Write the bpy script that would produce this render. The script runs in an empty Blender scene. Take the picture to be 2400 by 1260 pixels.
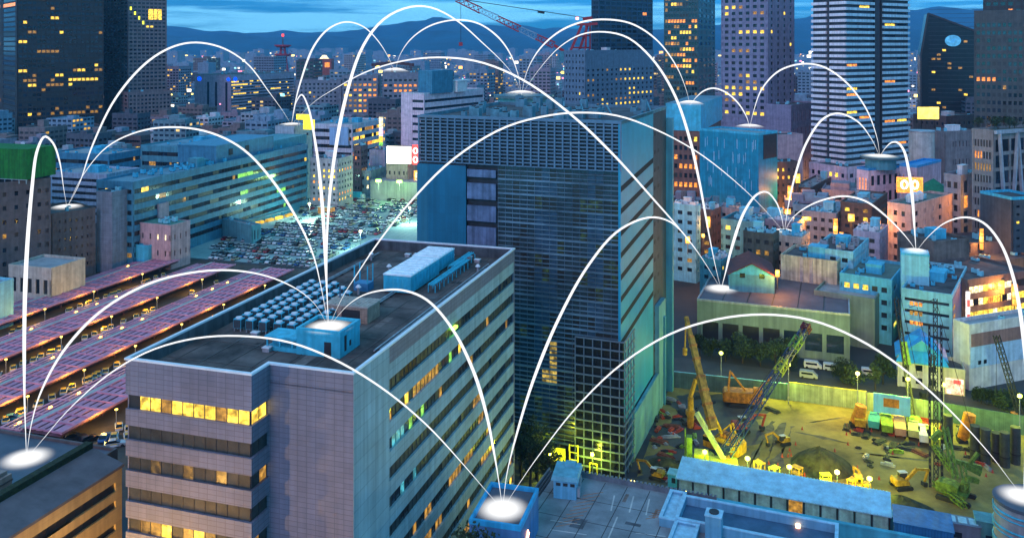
SKYTINT = (.50,1.06,1.14); SKYLOW = (.01,.32,.80); CLOUD = (1.3,4.0,5.7); SKYS = .15; SUNE = .42; SUNC = (1,.42,.50); EXPO = 1.05; HAZE = 7e-5; LITK = .78; FLK = .8
import bpy, math, random
from mathutils import Vector, Matrix, noise as mnoise
R_ = random.Random(7)
D = bpy.data; SC = bpy.context.scene; COL = SC.collection
F = 2050.0; CX = 1200.0; HY = 105.0; CAMZ = 90.0      # focal length and horizon of the photograph, camera height in metres
rad = math.radians
def at(px, py, Y): return Vector(((px-CX)/F*Y, Y, CAMZ-(py-HY)/F*Y))
def dep(py, z=0.0): return (CAMZ-z)*F/(py-HY)
def gnd(px, py, z=0.0): return at(px, py, dep(py, z))
def proj(v): return (CX+F*v[0]/v[1], HY+F*(CAMZ-v[2])/v[1])
TH1 = 17.0; TH2 = 21.5                                   # the two street grids
def grid(p, q, z=0.0, th=TH1):
    a = rad(th); c, s = math.cos(a), math.sin(a)
    return Vector((p*c+q*s, -p*s+q*c, z))
def ungrid(v, th=TH1):
    a = rad(th); c, s = math.cos(a), math.sin(a)
    return v[0]*c-v[1]*s, v[0]*s+v[1]*c

# ------------------------------------------------------------------ mesh builder
class MB:
    def __init__(s): s.v = []; s.f = []; s.m = []; s.sm = []
    def add(s, vs, fs, mi=0, smooth=False):
        b = len(s.v); s.v += [tuple(x) for x in vs]
        for f in fs: s.f.append([b+i for i in f]); s.m.append(mi); s.sm.append(smooth)
    def box(s, x0, x1, y0, y1, z0, z1, mi=0):
        s.add([(x0,y0,z0),(x1,y0,z0),(x1,y1,z0),(x0,y1,z0),(x0,y0,z1),(x1,y0,z1),(x1,y1,z1),(x0,y1,z1)],
              [(0,3,2,1),(4,5,6,7),(0,1,5,4),(1,2,6,5),(2,3,7,6),(3,0,4,7)], mi)
    def cbox(s, c, sx, sy, sz, mi=0): s.box(c[0]-sx/2,c[0]+sx/2,c[1]-sy/2,c[1]+sy/2,c[2],c[2]+sz,mi)
    def prism(s, poly, z0, z1, mi=0, top=None):
        n = len(poly)
        s.add([(x,y,z0) for x,y in poly]+[(x,y,z1) for x,y in poly],
              [tuple(reversed(range(n)))]+[(i,(i+1)%n,n+(i+1)%n,n+i) for i in range(n)], mi)
        s.add([(x,y,z1) for x,y in poly], [tuple(range(n))], mi if top is None else top)
    def beam(s, a, b, w, h=None, mi=0):
        a = Vector(a); b = Vector(b); h = w if h is None else h
        d = (b-a).normalized(); up = Vector((0,0,1)) if abs(d.z) < .95 else Vector((0,1,0))
        x = d.cross(up).normalized()*w/2; y = x.cross(d).normalized()*h/2
        s.add([a-x-y,a+x-y,a+x+y,a-x+y,b-x-y,b+x-y,b+x+y,b-x+y],
              [(3,2,1,0),(4,5,6,7),(0,1,5,4),(1,2,6,5),(2,3,7,6),(3,0,4,7)], mi)
    def tube(s, pts, rs, n=8, mi=0, caps=True):
        pts = [Vector(p) for p in pts]; b = len(s.v); k = len(pts)
        if not hasattr(rs, '__len__'): rs = [rs]*k
        ref = None; rings = []
        for i, p in enumerate(pts):
            d = (pts[min(i+1,k-1)]-pts[max(i-1,0)]).normalized()
            if ref is None: ref = d.orthogonal().normalized()
            ref = (ref-d*ref.dot(d)).normalized(); o = d.cross(ref)
            rings += [p+(ref*math.cos(2*math.pi*j/n)+o*math.sin(2*math.pi*j/n))*rs[i] for j in range(n)]
        fs = [(i*n+j, i*n+(j+1)%n, (i+1)*n+(j+1)%n, (i+1)*n+j) for i in range(k-1) for j in range(n)]
        s.add(rings, fs, mi, True)
        if caps: s.add(rings[:n], [tuple(reversed(range(n)))], mi); s.add(rings[-n:], [tuple(range(n))], mi)
    def cyl(s, c, r, z0, z1, n=20, mi=0, r2=None):
        r2 = r if r2 is None else r2
        vs = [(c[0]+r*math.cos(2*math.pi*j/n), c[1]+r*math.sin(2*math.pi*j/n), z0) for j in range(n)]
        vt = [(c[0]+r2*math.cos(2*math.pi*j/n), c[1]+r2*math.sin(2*math.pi*j/n), z1) for j in range(n)]
        s.add(vs+vt, [(j,(j+1)%n,n+(j+1)%n,n+j) for j in range(n)], mi, n > 10)
        s.add(vt, [tuple(range(n))], mi); s.add(vs, [tuple(reversed(range(n)))], mi)
    def truss(s, a, b, w, bars, t, mi=0, w2=None):     # four chords and diagonal lacing
        a = Vector(a); b = Vector(b); w2 = w if w2 is None else w2
        d = (b-a).normalized(); up = Vector((0,0,1)) if abs(d.z) < .95 else Vector((0,1,0))
        x = d.cross(up).normalized(); y = x.cross(d).normalized()
        def c(k, i):
            f = i/bars; ww = (w*(1-f)+w2*f)/2; sx, sy = [(-1,-1),(1,-1),(1,1),(-1,1)][k%4]
            return a+(b-a)*f+x*ww*sx+y*ww*sy
        for k in range(4):
            s.beam(c(k,0), c(k,bars), t, mi=mi)
            for i in range(bars):
                s.beam(c(k,i) if i%2 else c(k+1,i), c(k+1,i+1) if i%2 else c(k,i+1), t*.6, mi=mi)
    def mesh(s, name, mats):
        me = D.meshes.new(name); me.from_pydata(s.v, [], s.f)
        for m in mats: me.materials.append(m)
        if len(mats) > 1: me.polygons.foreach_set('material_index', s.m)
        if any(s.sm): me.polygons.foreach_set('use_smooth', s.sm)
        me.update(); return me
    def build(s, name, mats, parent=None, loc=None, rz=0):
        if not isinstance(mats, (list, tuple)): mats = [mats]
        return link(name, s.mesh(name, mats), parent, loc, rz)
def link(name, me, parent=None, loc=None, rz=0):
    o = D.objects.new(name, me); COL.objects.link(o)
    if parent is not None: o.parent = parent
    if loc is not None: o.location = loc
    if rz: o.rotation_euler = (0,0,rz)
    return o
def tag(o, label=None, cat=None, group=None, kind=None):
    if label: o['label'] = label
    if cat: o['category'] = cat
    if group: o['group'] = group
    if kind: o['kind'] = kind
    return o
def thing(name, label, cat, loc=(0,0,0), rz=0, group=None):
    return tag(link(name, None, None, loc, rz), label, cat, group)
def copy_tree(o, parent=None):
    c = o.copy(); COL.objects.link(c)
    if parent is not None: c.parent = parent
    for ch in list(o.children): copy_tree(ch, c)
    return c

# ------------------------------------------------------------------ materials
def nt(m): return m.node_tree.nodes, m.node_tree.links
_mc = {}
def mat(key, col, rough=.75, metal=0.0, nz=(.35, .25), streak=.15, tile=None, spec=.4, emit=0, ecol=None):
    if key in _mc: return _mc[key]
    m = D.materials.new(key); m.use_nodes = True; N, L = nt(m)
    b = N['Principled BSDF']; b.inputs['Roughness'].default_value = rough; b.inputs['Metallic'].default_value = metal
    b.inputs['Specular IOR Level'].default_value = spec
    tc = N.new('ShaderNodeTexCoord'); co = tc.outputs['Object']
    n1 = N.new('ShaderNodeTexNoise'); n1.inputs['Scale'].default_value = nz[0]; n1.inputs['Detail'].default_value = 6; n1.inputs['Roughness'].default_value = .65
    L.new(co, n1.inputs['Vector'])
    mr = N.new('ShaderNodeMapRange'); mr.inputs[1].default_value = .3; mr.inputs[2].default_value = .7
    mr.inputs[3].default_value = 1-nz[1]; mr.inputs[4].default_value = 1+nz[1]; L.new(n1.outputs['Fac'], mr.inputs[0])
    fac = mr.outputs[0]
    if streak:
        mp = N.new('ShaderNodeMapping'); mp.inputs['Scale'].default_value = (1.3,1.3,.06); L.new(co, mp.inputs[0])
        n2 = N.new('ShaderNodeTexNoise'); n2.inputs['Scale'].default_value = .8; n2.inputs['Detail'].default_value = 5; L.new(mp.outputs[0], n2.inputs['Vector'])
        m2 = N.new('ShaderNodeMapRange'); m2.inputs[1].default_value = .35; m2.inputs[2].default_value = .65
        m2.inputs[3].default_value = 1-streak; m2.inputs[4].default_value = 1+streak; L.new(n2.outputs['Fac'], m2.inputs[0])
        mu = N.new('ShaderNodeMath'); mu.operation = 'MULTIPLY'; L.new(fac, mu.inputs[0]); L.new(m2.outputs[0], mu.inputs[1]); fac = mu.outputs[0]
    if tile:
        sp = N.new('ShaderNodeSeparateXYZ'); L.new(co, sp.inputs[0])
        ad = N.new('ShaderNodeMath'); L.new(sp.outputs[0], ad.inputs[0]); L.new(sp.outputs[1], ad.inputs[1])
        cb = N.new('ShaderNodeCombineXYZ'); L.new(ad.outputs[0], cb.inputs[0]); L.new(sp.outputs[2], cb.inputs[1])
        bt = N.new('ShaderNodeTexBrick'); bt.offset = 0; bt.inputs['Scale'].default_value = 1
        bt.inputs['Brick Width'].default_value = tile[0]; bt.inputs['Row Height'].default_value = tile[1]
        bt.inputs['Mortar Size'].default_value = tile[2]; bt.inputs['Mortar Smooth'].default_value = .3
        bt.inputs['Color1'].default_value = (1,1,1,1); bt.inputs['Color2'].default_value = (.88,.88,.88,1); bt.inputs['Mortar'].default_value = (tile[3],)*3+(1,)
        L.new(cb.outputs[0], bt.inputs['Vector'])
        mu = N.new('ShaderNodeVectorMath'); mu.operation = 'SCALE'; L.new(bt.outputs['Color'], mu.inputs[0]); L.new(fac, mu.inputs['Scale'])
        out = mu.outputs[0]
        m3 = N.new('ShaderNodeVectorMath'); m3.operation = 'MULTIPLY'; m3.inputs[1].default_value = col; L.new(out, m3.inputs[0]); out = m3.outputs[0]
    else:
        m3 = N.new('ShaderNodeVectorMath'); m3.operation = 'SCALE'; m3.inputs[0].default_value = col; L.new(fac, m3.inputs['Scale']); out = m3.outputs[0]
    L.new(out, b.inputs['Base Color'])
    if emit: b.inputs['Emission Color'].default_value = tuple(ecol)+(1,); b.inputs['Emission Strength'].default_value = emit
    _mc[key] = m; return m
def glass(key, col=(.02,.03,.04), rough=.12):
    m = mat(key, col, rough, 0, (.5,.4), 0, spec=.6); return m
def lit(key, col, s, var=.6, scale=1.2, sample=False):
    """a window or lamp that gives off light, with the uneven brightness of a room behind it"""
    if key in _mc: return _mc[key]
    s *= LITK
    m = D.materials.new(key); m.use_nodes = True; N, L = nt(m); b = N['Principled BSDF']
    b.inputs['Base Color'].default_value = (.03,.03,.03,1); b.inputs['Roughness'].default_value = .25
    b.inputs['Emission Color'].default_value = tuple(col)+(1,)
    tc = N.new('ShaderNodeTexCoord'); oi = N.new('ShaderNodeObjectInfo')
    va = N.new('ShaderNodeVectorMath'); va.operation = 'ADD'; L.new(tc.outputs['Object'], va.inputs[0]); L.new(oi.outputs['Random'], va.inputs[1])
    n1 = N.new('ShaderNodeTexNoise'); n1.inputs['Scale'].default_value = scale; n1.inputs['Detail'].default_value = 3; L.new(va.outputs[0], n1.inputs['Vector'])
    mr = N.new('ShaderNodeMapRange'); mr.inputs[1].default_value = .35; mr.inputs[2].default_value = .65
    mr.inputs[3].default_value = s*(1-var); mr.inputs[4].default_value = s*(1+var*.5); L.new(n1.outputs['Fac'], mr.inputs[0])
    vo = N.new('ShaderNodeTexVoronoi'); vo.inputs['Scale'].default_value = scale*.9; vo.distance = 'CHEBYCHEV'; L.new(va.outputs[0], vo.inputs['Vector'])
    sc_ = N.new('ShaderNodeSeparateColor'); L.new(vo.outputs['Color'], sc_.inputs[0])
    m2 = N.new('ShaderNodeMapRange'); m2.inputs[3].default_value = 1-var*.95; m2.inputs[4].default_value = 1.0+var*.35; L.new(sc_.outputs[0], m2.inputs[0])
    mu = N.new('ShaderNodeMath'); mu.operation = 'MULTIPLY'; L.new(mr.outputs[0], mu.inputs[0]); L.new(m2.outputs[0], mu.inputs[1])
    L.new(mu.outputs[0], b.inputs['Emission Strength'])
    if not sample: m.cycles.emission_sampling = 'NONE'
    _mc[key] = m; return m
TINT = mat('tinted_glass', (.05,.056,.054), .4, 0, (.5,.4), 0, spec=.1)
G_DARK = [glass('dark_glass', (.012,.016,.022)), glass('dark_glass_blue', (.02,.035,.055)), glass('dark_glass_dull', (.03,.03,.03), .35)]
LIT = {'y': lit('window_yellow', (1,.62,.06), 1.5), 'd': lit('window_dim_amber', (.85,.42,.06), .45), 'vd': lit('window_faint_amber', (.8,.45,.1), .16, .9), 'o': lit('window_orange', (1,.30,.04), 1.3),
       'w': lit('window_warm_white', (1,.82,.45), 1.7), 'g': lit('window_green', (.3,.9,.12), .9), 'c': lit('window_cyan', (.1,.6,.75), .45)}
def pick(pal, p, r=R_):
    if r.random() < p: return LIT[r.choice(pal)]
    return r.choice(G_DARK)

ROOF = mat('roof_dark_felt', (.085,.082,.085), .9, nz=(.25,.55), streak=0)
ROOFB = mat('roof_pale_membrane', (.30,.32,.33), .8, nz=(.2,.3), streak=0)
COPE = mat('coping_pale_metal', (.62,.64,.64), .5, nz=(.5,.15), streak=0)
WHITE = mat('white_paint', (.72,.73,.74), .6, nz=(.5,.12))
CYANP = mat('pale_cyan_paint', (.22,.58,.68), .55, nz=(.5,.15))
DARK = mat('dark_steel', (.03,.032,.036), .6, nz=(.6,.3), streak=0)
STEEL = mat('galvanised_steel', (.36,.39,.41), .45, .3, nz=(.8,.25))

# ------------------------------------------------------------------ a generic building
RECTS = []; FOOT = []
def solve(C, d, px):
    k = (px-CX)/F; return (k*C.y-C.x)/(d[0]-k*d[1])
def building(name, label, xc, ytop, xl, xr, th=TH1, yb=None, Y=None, wm=None, Fs=None, Rs=None, roof=ROOF, wl=None, wr=None,
             group=None, cat='building', par=.9, extra=None, dd=.35, ylow=None, pmat=None, H=None):
    """box building from its nearest vertical edge: pixel column, roof height at that edge, pixel extents of its two visible sides"""
    Y = dep(yb) if Y is None else Y
    C = at(xc, ytop, Y); H = C.z if H is None else H; C = Vector((C.x, C.y, 0)); a = rad(th)
    d1 = (-math.cos(a), math.sin(a)); d2 = (math.sin(a), math.cos(a))
    wl = solve(C, d1, xl) if wl is None else wl; wr = solve(C, d2, xr) if wr is None else wr
    root = thing(name, label, cat, C, -a, group)
    w = MB(); dF = dd if Fs else 0; dR = dd if Rs else 0
    w.box(-wl, -dR, dF, wr, 0, H-par)
    wins = []; bands = []
    for face, S, W in (('F', Fs, wl), ('R', Rs, wr)):
        if not S: continue
        e0 = dd+.05 if face == 'R' else 0.0                 # the right side starts where the front slab ends
        def bx(u0, u1, t0, t1, z0, z1, B=w, mi=0, face=face, wl=wl):
            # u along the face from the near edge, t depth behind the face
            if face == 'F': B.box(-u1, -u0, t0, t1, z0, z1, mi)
            else: B.box(-t1, -t0, u0, u1, z0, z1, mi)
        z0 = S.get('z0', 3.0); z1 = H-S.get('top', 2.0); m = S.get('m', .8); m2 = S.get('m2', m)
        nz = S['nz'] if 'nz' in S else max(1, int(round((z1-z0)/S.get('fh', 3.6)))); fh = (z1-z0)/nz; hf = S.get('hf', .5)
        ed = dd+.05
        bx(e0, W, 0, ed, 0, z0+fh*(1-hf)/2)
        for k in range(nz-1): bx(e0, W, 0, ed, z0+fh*k+fh*(1+hf)/2, z0+fh*(k+1)+fh*(1-hf)/2)
        bx(e0, W, 0, ed, z1-fh*(1-hf)/2, H-.1)
        if m > e0: bx(e0, m, .03, ed, .1, H-.2)
        bx(W-m2, W, .03, ed, .1, H-.2)
        pal = S.get('pal', 'yd'); lp = S.get('lit', .15)
        if S['t'] == 'grid':
            nx = S['nx'] if 'nx' in S else max(1, int(round((W-m-m2)/S.get('cw', 3.0)))); cw = (W-m-m2)/nx; wf = S.get('wf', .55)
            for i in range(nx+1):
                u = m+cw*i; h = cw*(1-wf)/2
                bx(max(e0, u-h), min(W, u+h), .03, ed, .15, H-.25)
            for k in range(nz):
                fk = R_.choice([.1,.4,1,1.3,2.2]); run = None
                for i in range(nx):
                    u = m+cw*(i+.5); z = z0+fh*(k+.5)
                    if S.get('skip') and (i, k) in S['skip']: continue
                    p = lp[min(k, len(lp)-1)] if isinstance(lp, (list, tuple)) else lp
                    if p >= .9: fk = 1
                    if run is None or R_.random() < .55: run = pick(pal, p*fk)
                    wins.append((face, u, z, cw*wf*.5+.02, fh*hf*.5+.02, run))
        else:
            pw = S.get('pw', 1.6)
            for k in range(nz):
                n = max(1, int((W-m-m2)/pw)); pwn = (W-m-m2)/n; B = MB(); ms = []
                zc0 = z0+fh*k+fh*(1-hf)/2-.02; zc1 = z0+fh*k+fh*(1+hf)/2+.02; run = None
                p = lp[min(k, len(lp)-1)] if isinstance(lp, (list, tuple)) else lp
                for i in range(n):
                    if run is None or R_.random() < .45: run = pick(pal, p)
                    if run not in ms: ms.append(run)
                    bx(m+pwn*i, m+pwn*(i+1)-.06, dd-.04, dd+.02, zc0, zc1, B, ms.index(run))
                if S.get('mull', True):
                    fi = len(ms); ms.append(DARK)
                    for i in range(n+1): bx(m+pwn*i-.09, m+pwn*i+.03, dd-.09, dd+.02, zc0, zc1, B, fi)
                bands.append((B, ms))
    # parapet ring a little proud of the walls
    o = .05; t = .35; z0, z1 = H-par-.1, H; P = MB()
    P.box(-wl-o, o, -o, t, z0, z1); P.box(-wl-o, o, wr-t, wr+o, z0, z1); P.box(-wl-o, -wl+t, t, wr-t, z0, z1); P.box(-t, o, t, wr-t, z0, z1)
    if pmat: P.build('parapet', pmat, root)
    else:
        w.add(P.v, P.f)
    w.build('wall', wm, root)
    rf = MB(); rf.box(-wl+t+.002, -t-.002, t+.002, wr-t-.002, H-par-.2, H-par+.02); rfo = rf.build('roof', roof, root)
    if ylow is not None:                                     # windows wholly behind nearer roofs need no object
        zmin = CAMZ-(ylow-HY)/F*(Y); wins = [q for q in wins if q[2]+q[4] > zmin]
    for B, ms in bands: B.build('window_band', ms, root)
    base = {}
    one, rest = wins[:], []
    if len(wins) > 100:
        lits = [q for q in wins if q[5] not in G_DARK]; dk = [q for q in wins if q[5] in G_DARK]; dk.sort(key=lambda q: -q[2])
        one = (lits+dk)[:100]; rest = (lits+dk)[100:]
    for face, u, z, hw, hh, mt in one:
        key = (face, round(hw,3), round(hh,3))
        if key not in base:
            B = MB()
            if face == 'F': B.box(-hw, hw, -.04, .03, -hh, hh)
            else: B.box(-.03, .04, -hw, hw, -hh, hh)
            base[key] = B.mesh('window', [mt])
        ob = link('window', base[key], root, (-u, dd, z) if face == 'F' else (-dd, u, z))
        ob.material_slots[0].link = 'OBJECT'; ob.material_slots[0].material = mt
    if rest:
        B = MB(); ms = []
        for face, u, z, hw, hh, mt in rest:
            if mt not in ms: ms.append(mt)
            if face == 'F': B.box(-u-hw, -u+hw, dd-.04, dd+.03, z-hh, z+hh, ms.index(mt))
            else: B.box(-dd-.03, -dd+.04, u-hw, u+hw, z-hh, z+hh, ms.index(mt))
        tag(B.build('window_field', ms, root), kind='stuff')
    b = dict(roof=rfo, root=root, C=C, a=a, wl=wl, wr=wr, H=H, Y=Y, rz=H-par, th=th, d1=d1, d2=d2)
    if extra: roof_kit(b, *extra)
    if not (1 < wl < 90 and 1 < wr < 90): print("DIM", round(wl,1), round(wr,1), "th", th, "xc", xc, xl, xr, label[:50])
    reg(b, xl, xr, ytop); return b
def reg(b, xl, xr, ytop):
    RECTS.append((min(xl, xr), max(xl, xr), ytop, b['Y'])); c = b['root'].matrix_basis @ Vector((-b['wl']/2, b['wr']/2, 0))
    FOOT.append((c.x, c.y, b['wl']/2, b['wr']/2, b['a']))
def loc(b, u, v, z=0):      # u metres along the front from the near edge, v metres back along the right side
    return Vector((-u, v, z))
def roof_kit(b, seed, npent=1, nunit=6, pm=None, um=None):
    """stair house and plant on a flat roof, as parts of the building"""
    r = random.Random(seed); pm = pm or WHITE; um = um or CYANP; wl, wr, z = b['wl'], b['wr'], b['rz']
    for i in range(npent):
        u = wl*r.uniform(.3,.6); v = wr*r.uniform(.35,.6); sx = min(wl*.3, r.uniform(4,7)); sy = min(wr*.3, r.uniform(4,7)); h = r.uniform(2.6,4)
        B = MB(); B.box(-u-sx/2, -u+sx/2, v-sy/2, v+sy/2, z, z+h); B.box(-u-sx/2-.15, -u+sx/2+.15, v-sy/2-.15, v+sy/2+.15, z+h, z+h+.25)
        B.build('stair_house', pm, b['roof'])
    for i in range(nunit):
        u = wl*r.uniform(.1,.9); v = wr*r.uniform(.1,.9); s = r.uniform(1.0,2.4); h = r.uniform(.9,2.2)
        B = MB(); B.box(-u-s/2, -u+s/2, v-s*.35, v+s*.35, z+.25, z+h)
        for sx in (-.4,.4): B.box(-u+sx*s-.08, -u+sx*s+.08, v-.3*s, v+.3*s, z, z+.25, 1)
        B.cyl((-u, v), s*.28, z+h, z+h+.12, 10, 1)
        B.build('roof_unit', [um, DARK], b['roof'])
# ------------------------------------------------------------------ the setting
def struct(o): return tag(o, kind='structure')
gm = mat('city_ground', (.045,.05,.058), .9, nz=(.02,.5), streak=0)
B = MB(); B.add([(-9000,-60,0),(9000,-60,0),(9000,9500,0),(-9000,9500,0)], [(0,1,2,3)]); struct(B.build('ground', gm))
# hills: two overlapping ranges of real depth behind the city
def hills(name, prof, Y0, Y1, col, seed):
    n, k = 160, 10; vs = []; fs = []
    for j in range(k):
        v = j/(k-1); Y = Y0+(Y1-Y0)*v; prf = math.sin(v*math.pi*.5)**.8
        for i in range(n+1):
            px = -250+2900*i/n
            for (xa, ya), (xb, yb) in zip(prof, prof[1:]):
                if xa <= px <= xb: yy = ya+(yb-ya)*(px-xa)/(xb-xa); break
            else: yy = prof[-1][1]
            X = (px-CX)/F*Y1*(1+.0*v); top = CAMZ+(HY-yy)/F*Y1
            z = top*prf + (14 if j else 0)*mnoise.fractal(Vector((X*.0022+seed, Y*.002, 0)), 1, 2, 4)*(1.5 if j == k-1 else 6)*v
            vs.append((X, Y, max(z, -2)))
    for j in range(k-1):
        for i in range(n): a = j*(n+1)+i; fs.append((a, a+1, a+n+2, a+n+1))
    B = MB(); B.add(vs, fs, 0, True); return struct(B.build(name, col))
hm = mat('wooded_hill', (.002,.09,.17), .95, nz=(.004,.4), streak=0)  # blue of distant haze put into the hill colour
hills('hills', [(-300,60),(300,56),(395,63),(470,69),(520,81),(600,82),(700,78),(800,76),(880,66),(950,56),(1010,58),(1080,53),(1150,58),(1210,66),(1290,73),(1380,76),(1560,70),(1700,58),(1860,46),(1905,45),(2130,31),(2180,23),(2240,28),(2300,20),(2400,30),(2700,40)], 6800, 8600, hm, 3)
hills('hills', [(-300,80),(395,84),(560,92),(740,86),(900,88),(1060,80),(1240,90),(1400,88),(1700,80),(1900,72),(2150,70),(2300,66),(2700,66)], 5600, 6600, mat('wooded_foothill', (.003,.09,.16), .95, nz=(.004,.4), streak=0), 11)  # foothills also carry haze blue in their colour

# ------------------------------------------------------------------ the long office block in front
def ring(B, poly, t, z0, z1, mi=0):
    """wall along a counter-clockwise right-angled outline: t metres thick, inwards"""
    n = len(poly); inn = []
    for i in range(n):
        p0, p1, p2 = Vector(poly[i-1]), Vector(poly[i]), Vector(poly[(i+1)%n])
        a = (p1-p0).normalized(); b = (p2-p1).normalized(); na = Vector((-a.y, a.x)); nb = Vector((-b.y, b.x)); q = p1+(na+nb)*t; inn.append((q.x, q.y))
    vs = [(x,y,z0) for x,y in poly]+[(x,y,z1) for x,y in poly]+[(x,y,z0) for x,y in inn]+[(x,y,z1) for x,y in inn]
    fs = []
    for i in range(n):
        j = (i+1)%n
        fs += [(i,j,n+j,n+i), (n+i,n+j,3*n+j,3*n+i), (3*n+i,3*n+j,2*n+j,2*n+i), (2*n+i,2*n+j,j,i)]
    B.add(vs, fs, mi); return inn
hero_wall = mat('pale_wall_tile', (.185,.188,.245), .6, nz=(.13,.13), streak=.09, tile=(1.25,.62,.04,.6))
hero_side = mat('grey_side_panel', (.33,.45,.47), .6, nz=(.13,.16), streak=.17, tile=(3.0,1.91,.045,.62))
HZ = 51.0; HC = at(828, 875, 39*F/770); HC = Vector((HC.x, HC.y, 0)); HA = rad(16.9)
hero = thing('office_block', 'long grey tiled office block with ribbon windows, lit top floor and plant-covered dark roof', 'office building', HC, -HA)
FT = [(0,0),(0,66.5),(-29.4,66.5),(-29.4,-3.75),(-11.4,-3.75),(-11.4,0)]
B = MB(); e = .4
B.prism([(0,0),(0,10),(-e,10),(-e,65.8),(0,65.8),(0,66.5),(-29.4,66.5),(-29.4,-3.75+e),(-11.4-e,-3.75+e),(-11.4-e,0)], 0, 48.8, 0)
zb = [46.6-3.82*k for k in range(12)]; hb = 1.78
edges = [48.6]+[v for z in zb for v in (z, z-hb)]+[0]
for i in range(0, len(edges), 2):
    z1, z0 = edges[i], edges[i+1]
    B.box(-29.4, -11.4, -3.75, -3.75+e+.03, z0, z1)
    B.box(-11.4-e, -11.4, -3.75+e+.03, .05, z0, z1)
    B.box(-e-.03, 0, 10, 65.8, z0, z1, 1)
ring(B, FT, .3, 48.6, HZ-.12)
B.build('wall', [hero_wall, hero_side], hero)
B = MB(); ring(B, [(-.303,.303),(-.303,66.197),(-29.097,66.197),(-29.097,-3.447),(-11.703,-3.447),(-11.703,.303)], .04, 49.0, HZ-.25); B.build('parapet_lining', mat('dark_lining', (.07,.085,.095), .8, nz=(.4,.35), streak=.3), hero)
# the plain end of the long side has its own panelling: thin facing slab
B = MB(); B.box(.002, .05, .0, 10, 0, HZ-.14); B.build('side_panel', hero_side, hero)
B = MB(); ring(B, [(.12,-.1),(.12,66.62),(-29.52,66.62),(-29.52,-3.87),(-11.28,-3.87),(-11.28,-.1)], .46, HZ-.12, HZ+.12)
B.build('coping', mat('white_coping', (.80,.82,.83), .45, nz=(.5,.1), streak=0), hero)
hr = mat('stained_roof_felt', (.105,.082,.075), .85, nz=(.16,.8), streak=0)
B = MB(); B.prism([(-.31,.31),(-.31,66.19),(-29.09,66.19),(-29.09,-3.44),(-11.71,-3.44),(-11.71,.31)], 48.7, 49.0, 0); B.build('roof', hr, hero)
pl = [.0,.2,.34,.02,.02,.04,.3,.24,.04,.2,.25,.1]
def pane_run(fn, n, w, z, p, pal, pw=.09, seq=None):
    B = MB(); ms = []; run = None
    for i in range(n):
        if seq: run = seq(i)
        elif run is None or R_.random() < .5: run = pick(pal, p)
        if run not in ms: ms.append(run)
        fn(B, i*w+pw/2, (i+1)*w-pw/2, 0, z, ms.index(run))
    ms.append(DARK)
    for i in range(n+1): fn(B, i*w-pw/2, i*w+pw/2, 1, z, len(ms)-1)
    return B, ms
for k, z in enumerate(zb):
    zz = (z-hb-.02, z+.02)
    # front left wing
    fr = lambda B, a, b, t, q, mi: B.box(-29.4+.3+a, -29.4+.3+b, -3.75+e-(.1 if t else .04), -3.75+e+.02, q[0], q[1], mi)
    sq = (lambda i: TINT) if k > 4 else None
    if k == 0: sq = lambda i: LIT['y'] if i not in (0, 3, 8) else (G_DARK[2] if i == 0 else LIT['d'])
    if k == 2: sq = lambda i: LIT['vd'] if i in (2, 5, 8) else TINT
    if k in (1, 3): sq = lambda i: TINT
    if k == 4: sq = lambda i: [TINT, LIT['vd'], LIT['d'], LIT['y'], TINT, LIT['d'], LIT['y'], LIT['vd'], TINT, TINT, LIT['vd']][i]
    B, ms = pane_run(fr, 11, (18-.75)/11, zz, .1, 'yd', .1, sq); B.build('window_band', ms, hero)
    no = lambda B, a, b, t, q, mi: B.box(-11.4-e-.02, -11.4-e+(.1 if t else .04), -3.3+a, -3.3+b, q[0], q[1], mi)
    B, ms = pane_run(no, 2, 1.6, zz, .9, 'y', .1, None if k == 0 else (lambda i, k=k: LIT['d'] if (k, i) in ((2,1),(4,0)) else TINT)); B.build('window_band', ms, hero)
    si = lambda B, a, b, t, q, mi: B.box(-e-.02, -e+(.1 if t else .04), 10.05+a, 10.05+b, q[0], q[1], mi)
    def seq(i, k=k):
        if k == 2 and 1 <= i <= 3: return LIT['c']
        if k == 2 and 4 <= i <= 9: return LIT['g'] if i in (5,8) else G_DARK[1]
        if k == 1 and 14 <= i <= 18: return LIT['g'] if i == 16 else G_DARK[1]
        if k == 4 and 1 <= i <= 6: return LIT['c'] if i % 3 == 0 else G_DARK[1]
        return None
    B = MB(); ms = []; run = None; n = 40; w = 55.6/n
    for i in range(n):
        s_ = seq(i)
        if run is None or R_.random() < .5 or s_: run = s_ or (pick('yyddd', 1) if R_.random() < pl[k] else (TINT if R_.random() < .6 else G_DARK[R_.randrange(3)]))
        if run not in ms: ms.append(run)
        si(B, i*w+.05, (i+1)*w-.05, 0, zz, ms.index(run))
    ms.append(DARK)
    for i in range(n+1): si(B, i*w-.05, i*w+.05, 1, zz, len(ms)-1)
    B.build('window_band', ms, hero)
B = MB(); B.beam((.06,33,46.0),(.06,34.6,46.0),.5,.35); B.build('exit_lamp', lit('green_lamp', (.25,1,.05), 5, .1), hero)
FOOT.append((*(hero.matrix_basis @ Vector((-14.7, 31, 0)))[:2], 17, 38, HA)); RECTS.append((285,1218,845,108)); RECTS.append((866,1218,585,170))
def hp(px, py, z=49.0):      # a point of the picture on the roof, in the block's own axes
    return hero.matrix_basis.inverted() @ gnd(px, py, z)
HM = Matrix.Translation(HC) @ Matrix.Rotation(-HA, 4, 'Z')
def hp(px, py, z=49.0): return HM.inverted() @ gnd(px, py, z)
def hw(x, y, z=49.02): return HM @ Vector((x, y, z))
plantm = mat('blue_grey_plant_paint', (.05,.46,.60), .5, nz=(.6,.2)); plantd = mat('plant_grille', (.05,.07,.08), .6, nz=(1,.3), streak=0)
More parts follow.
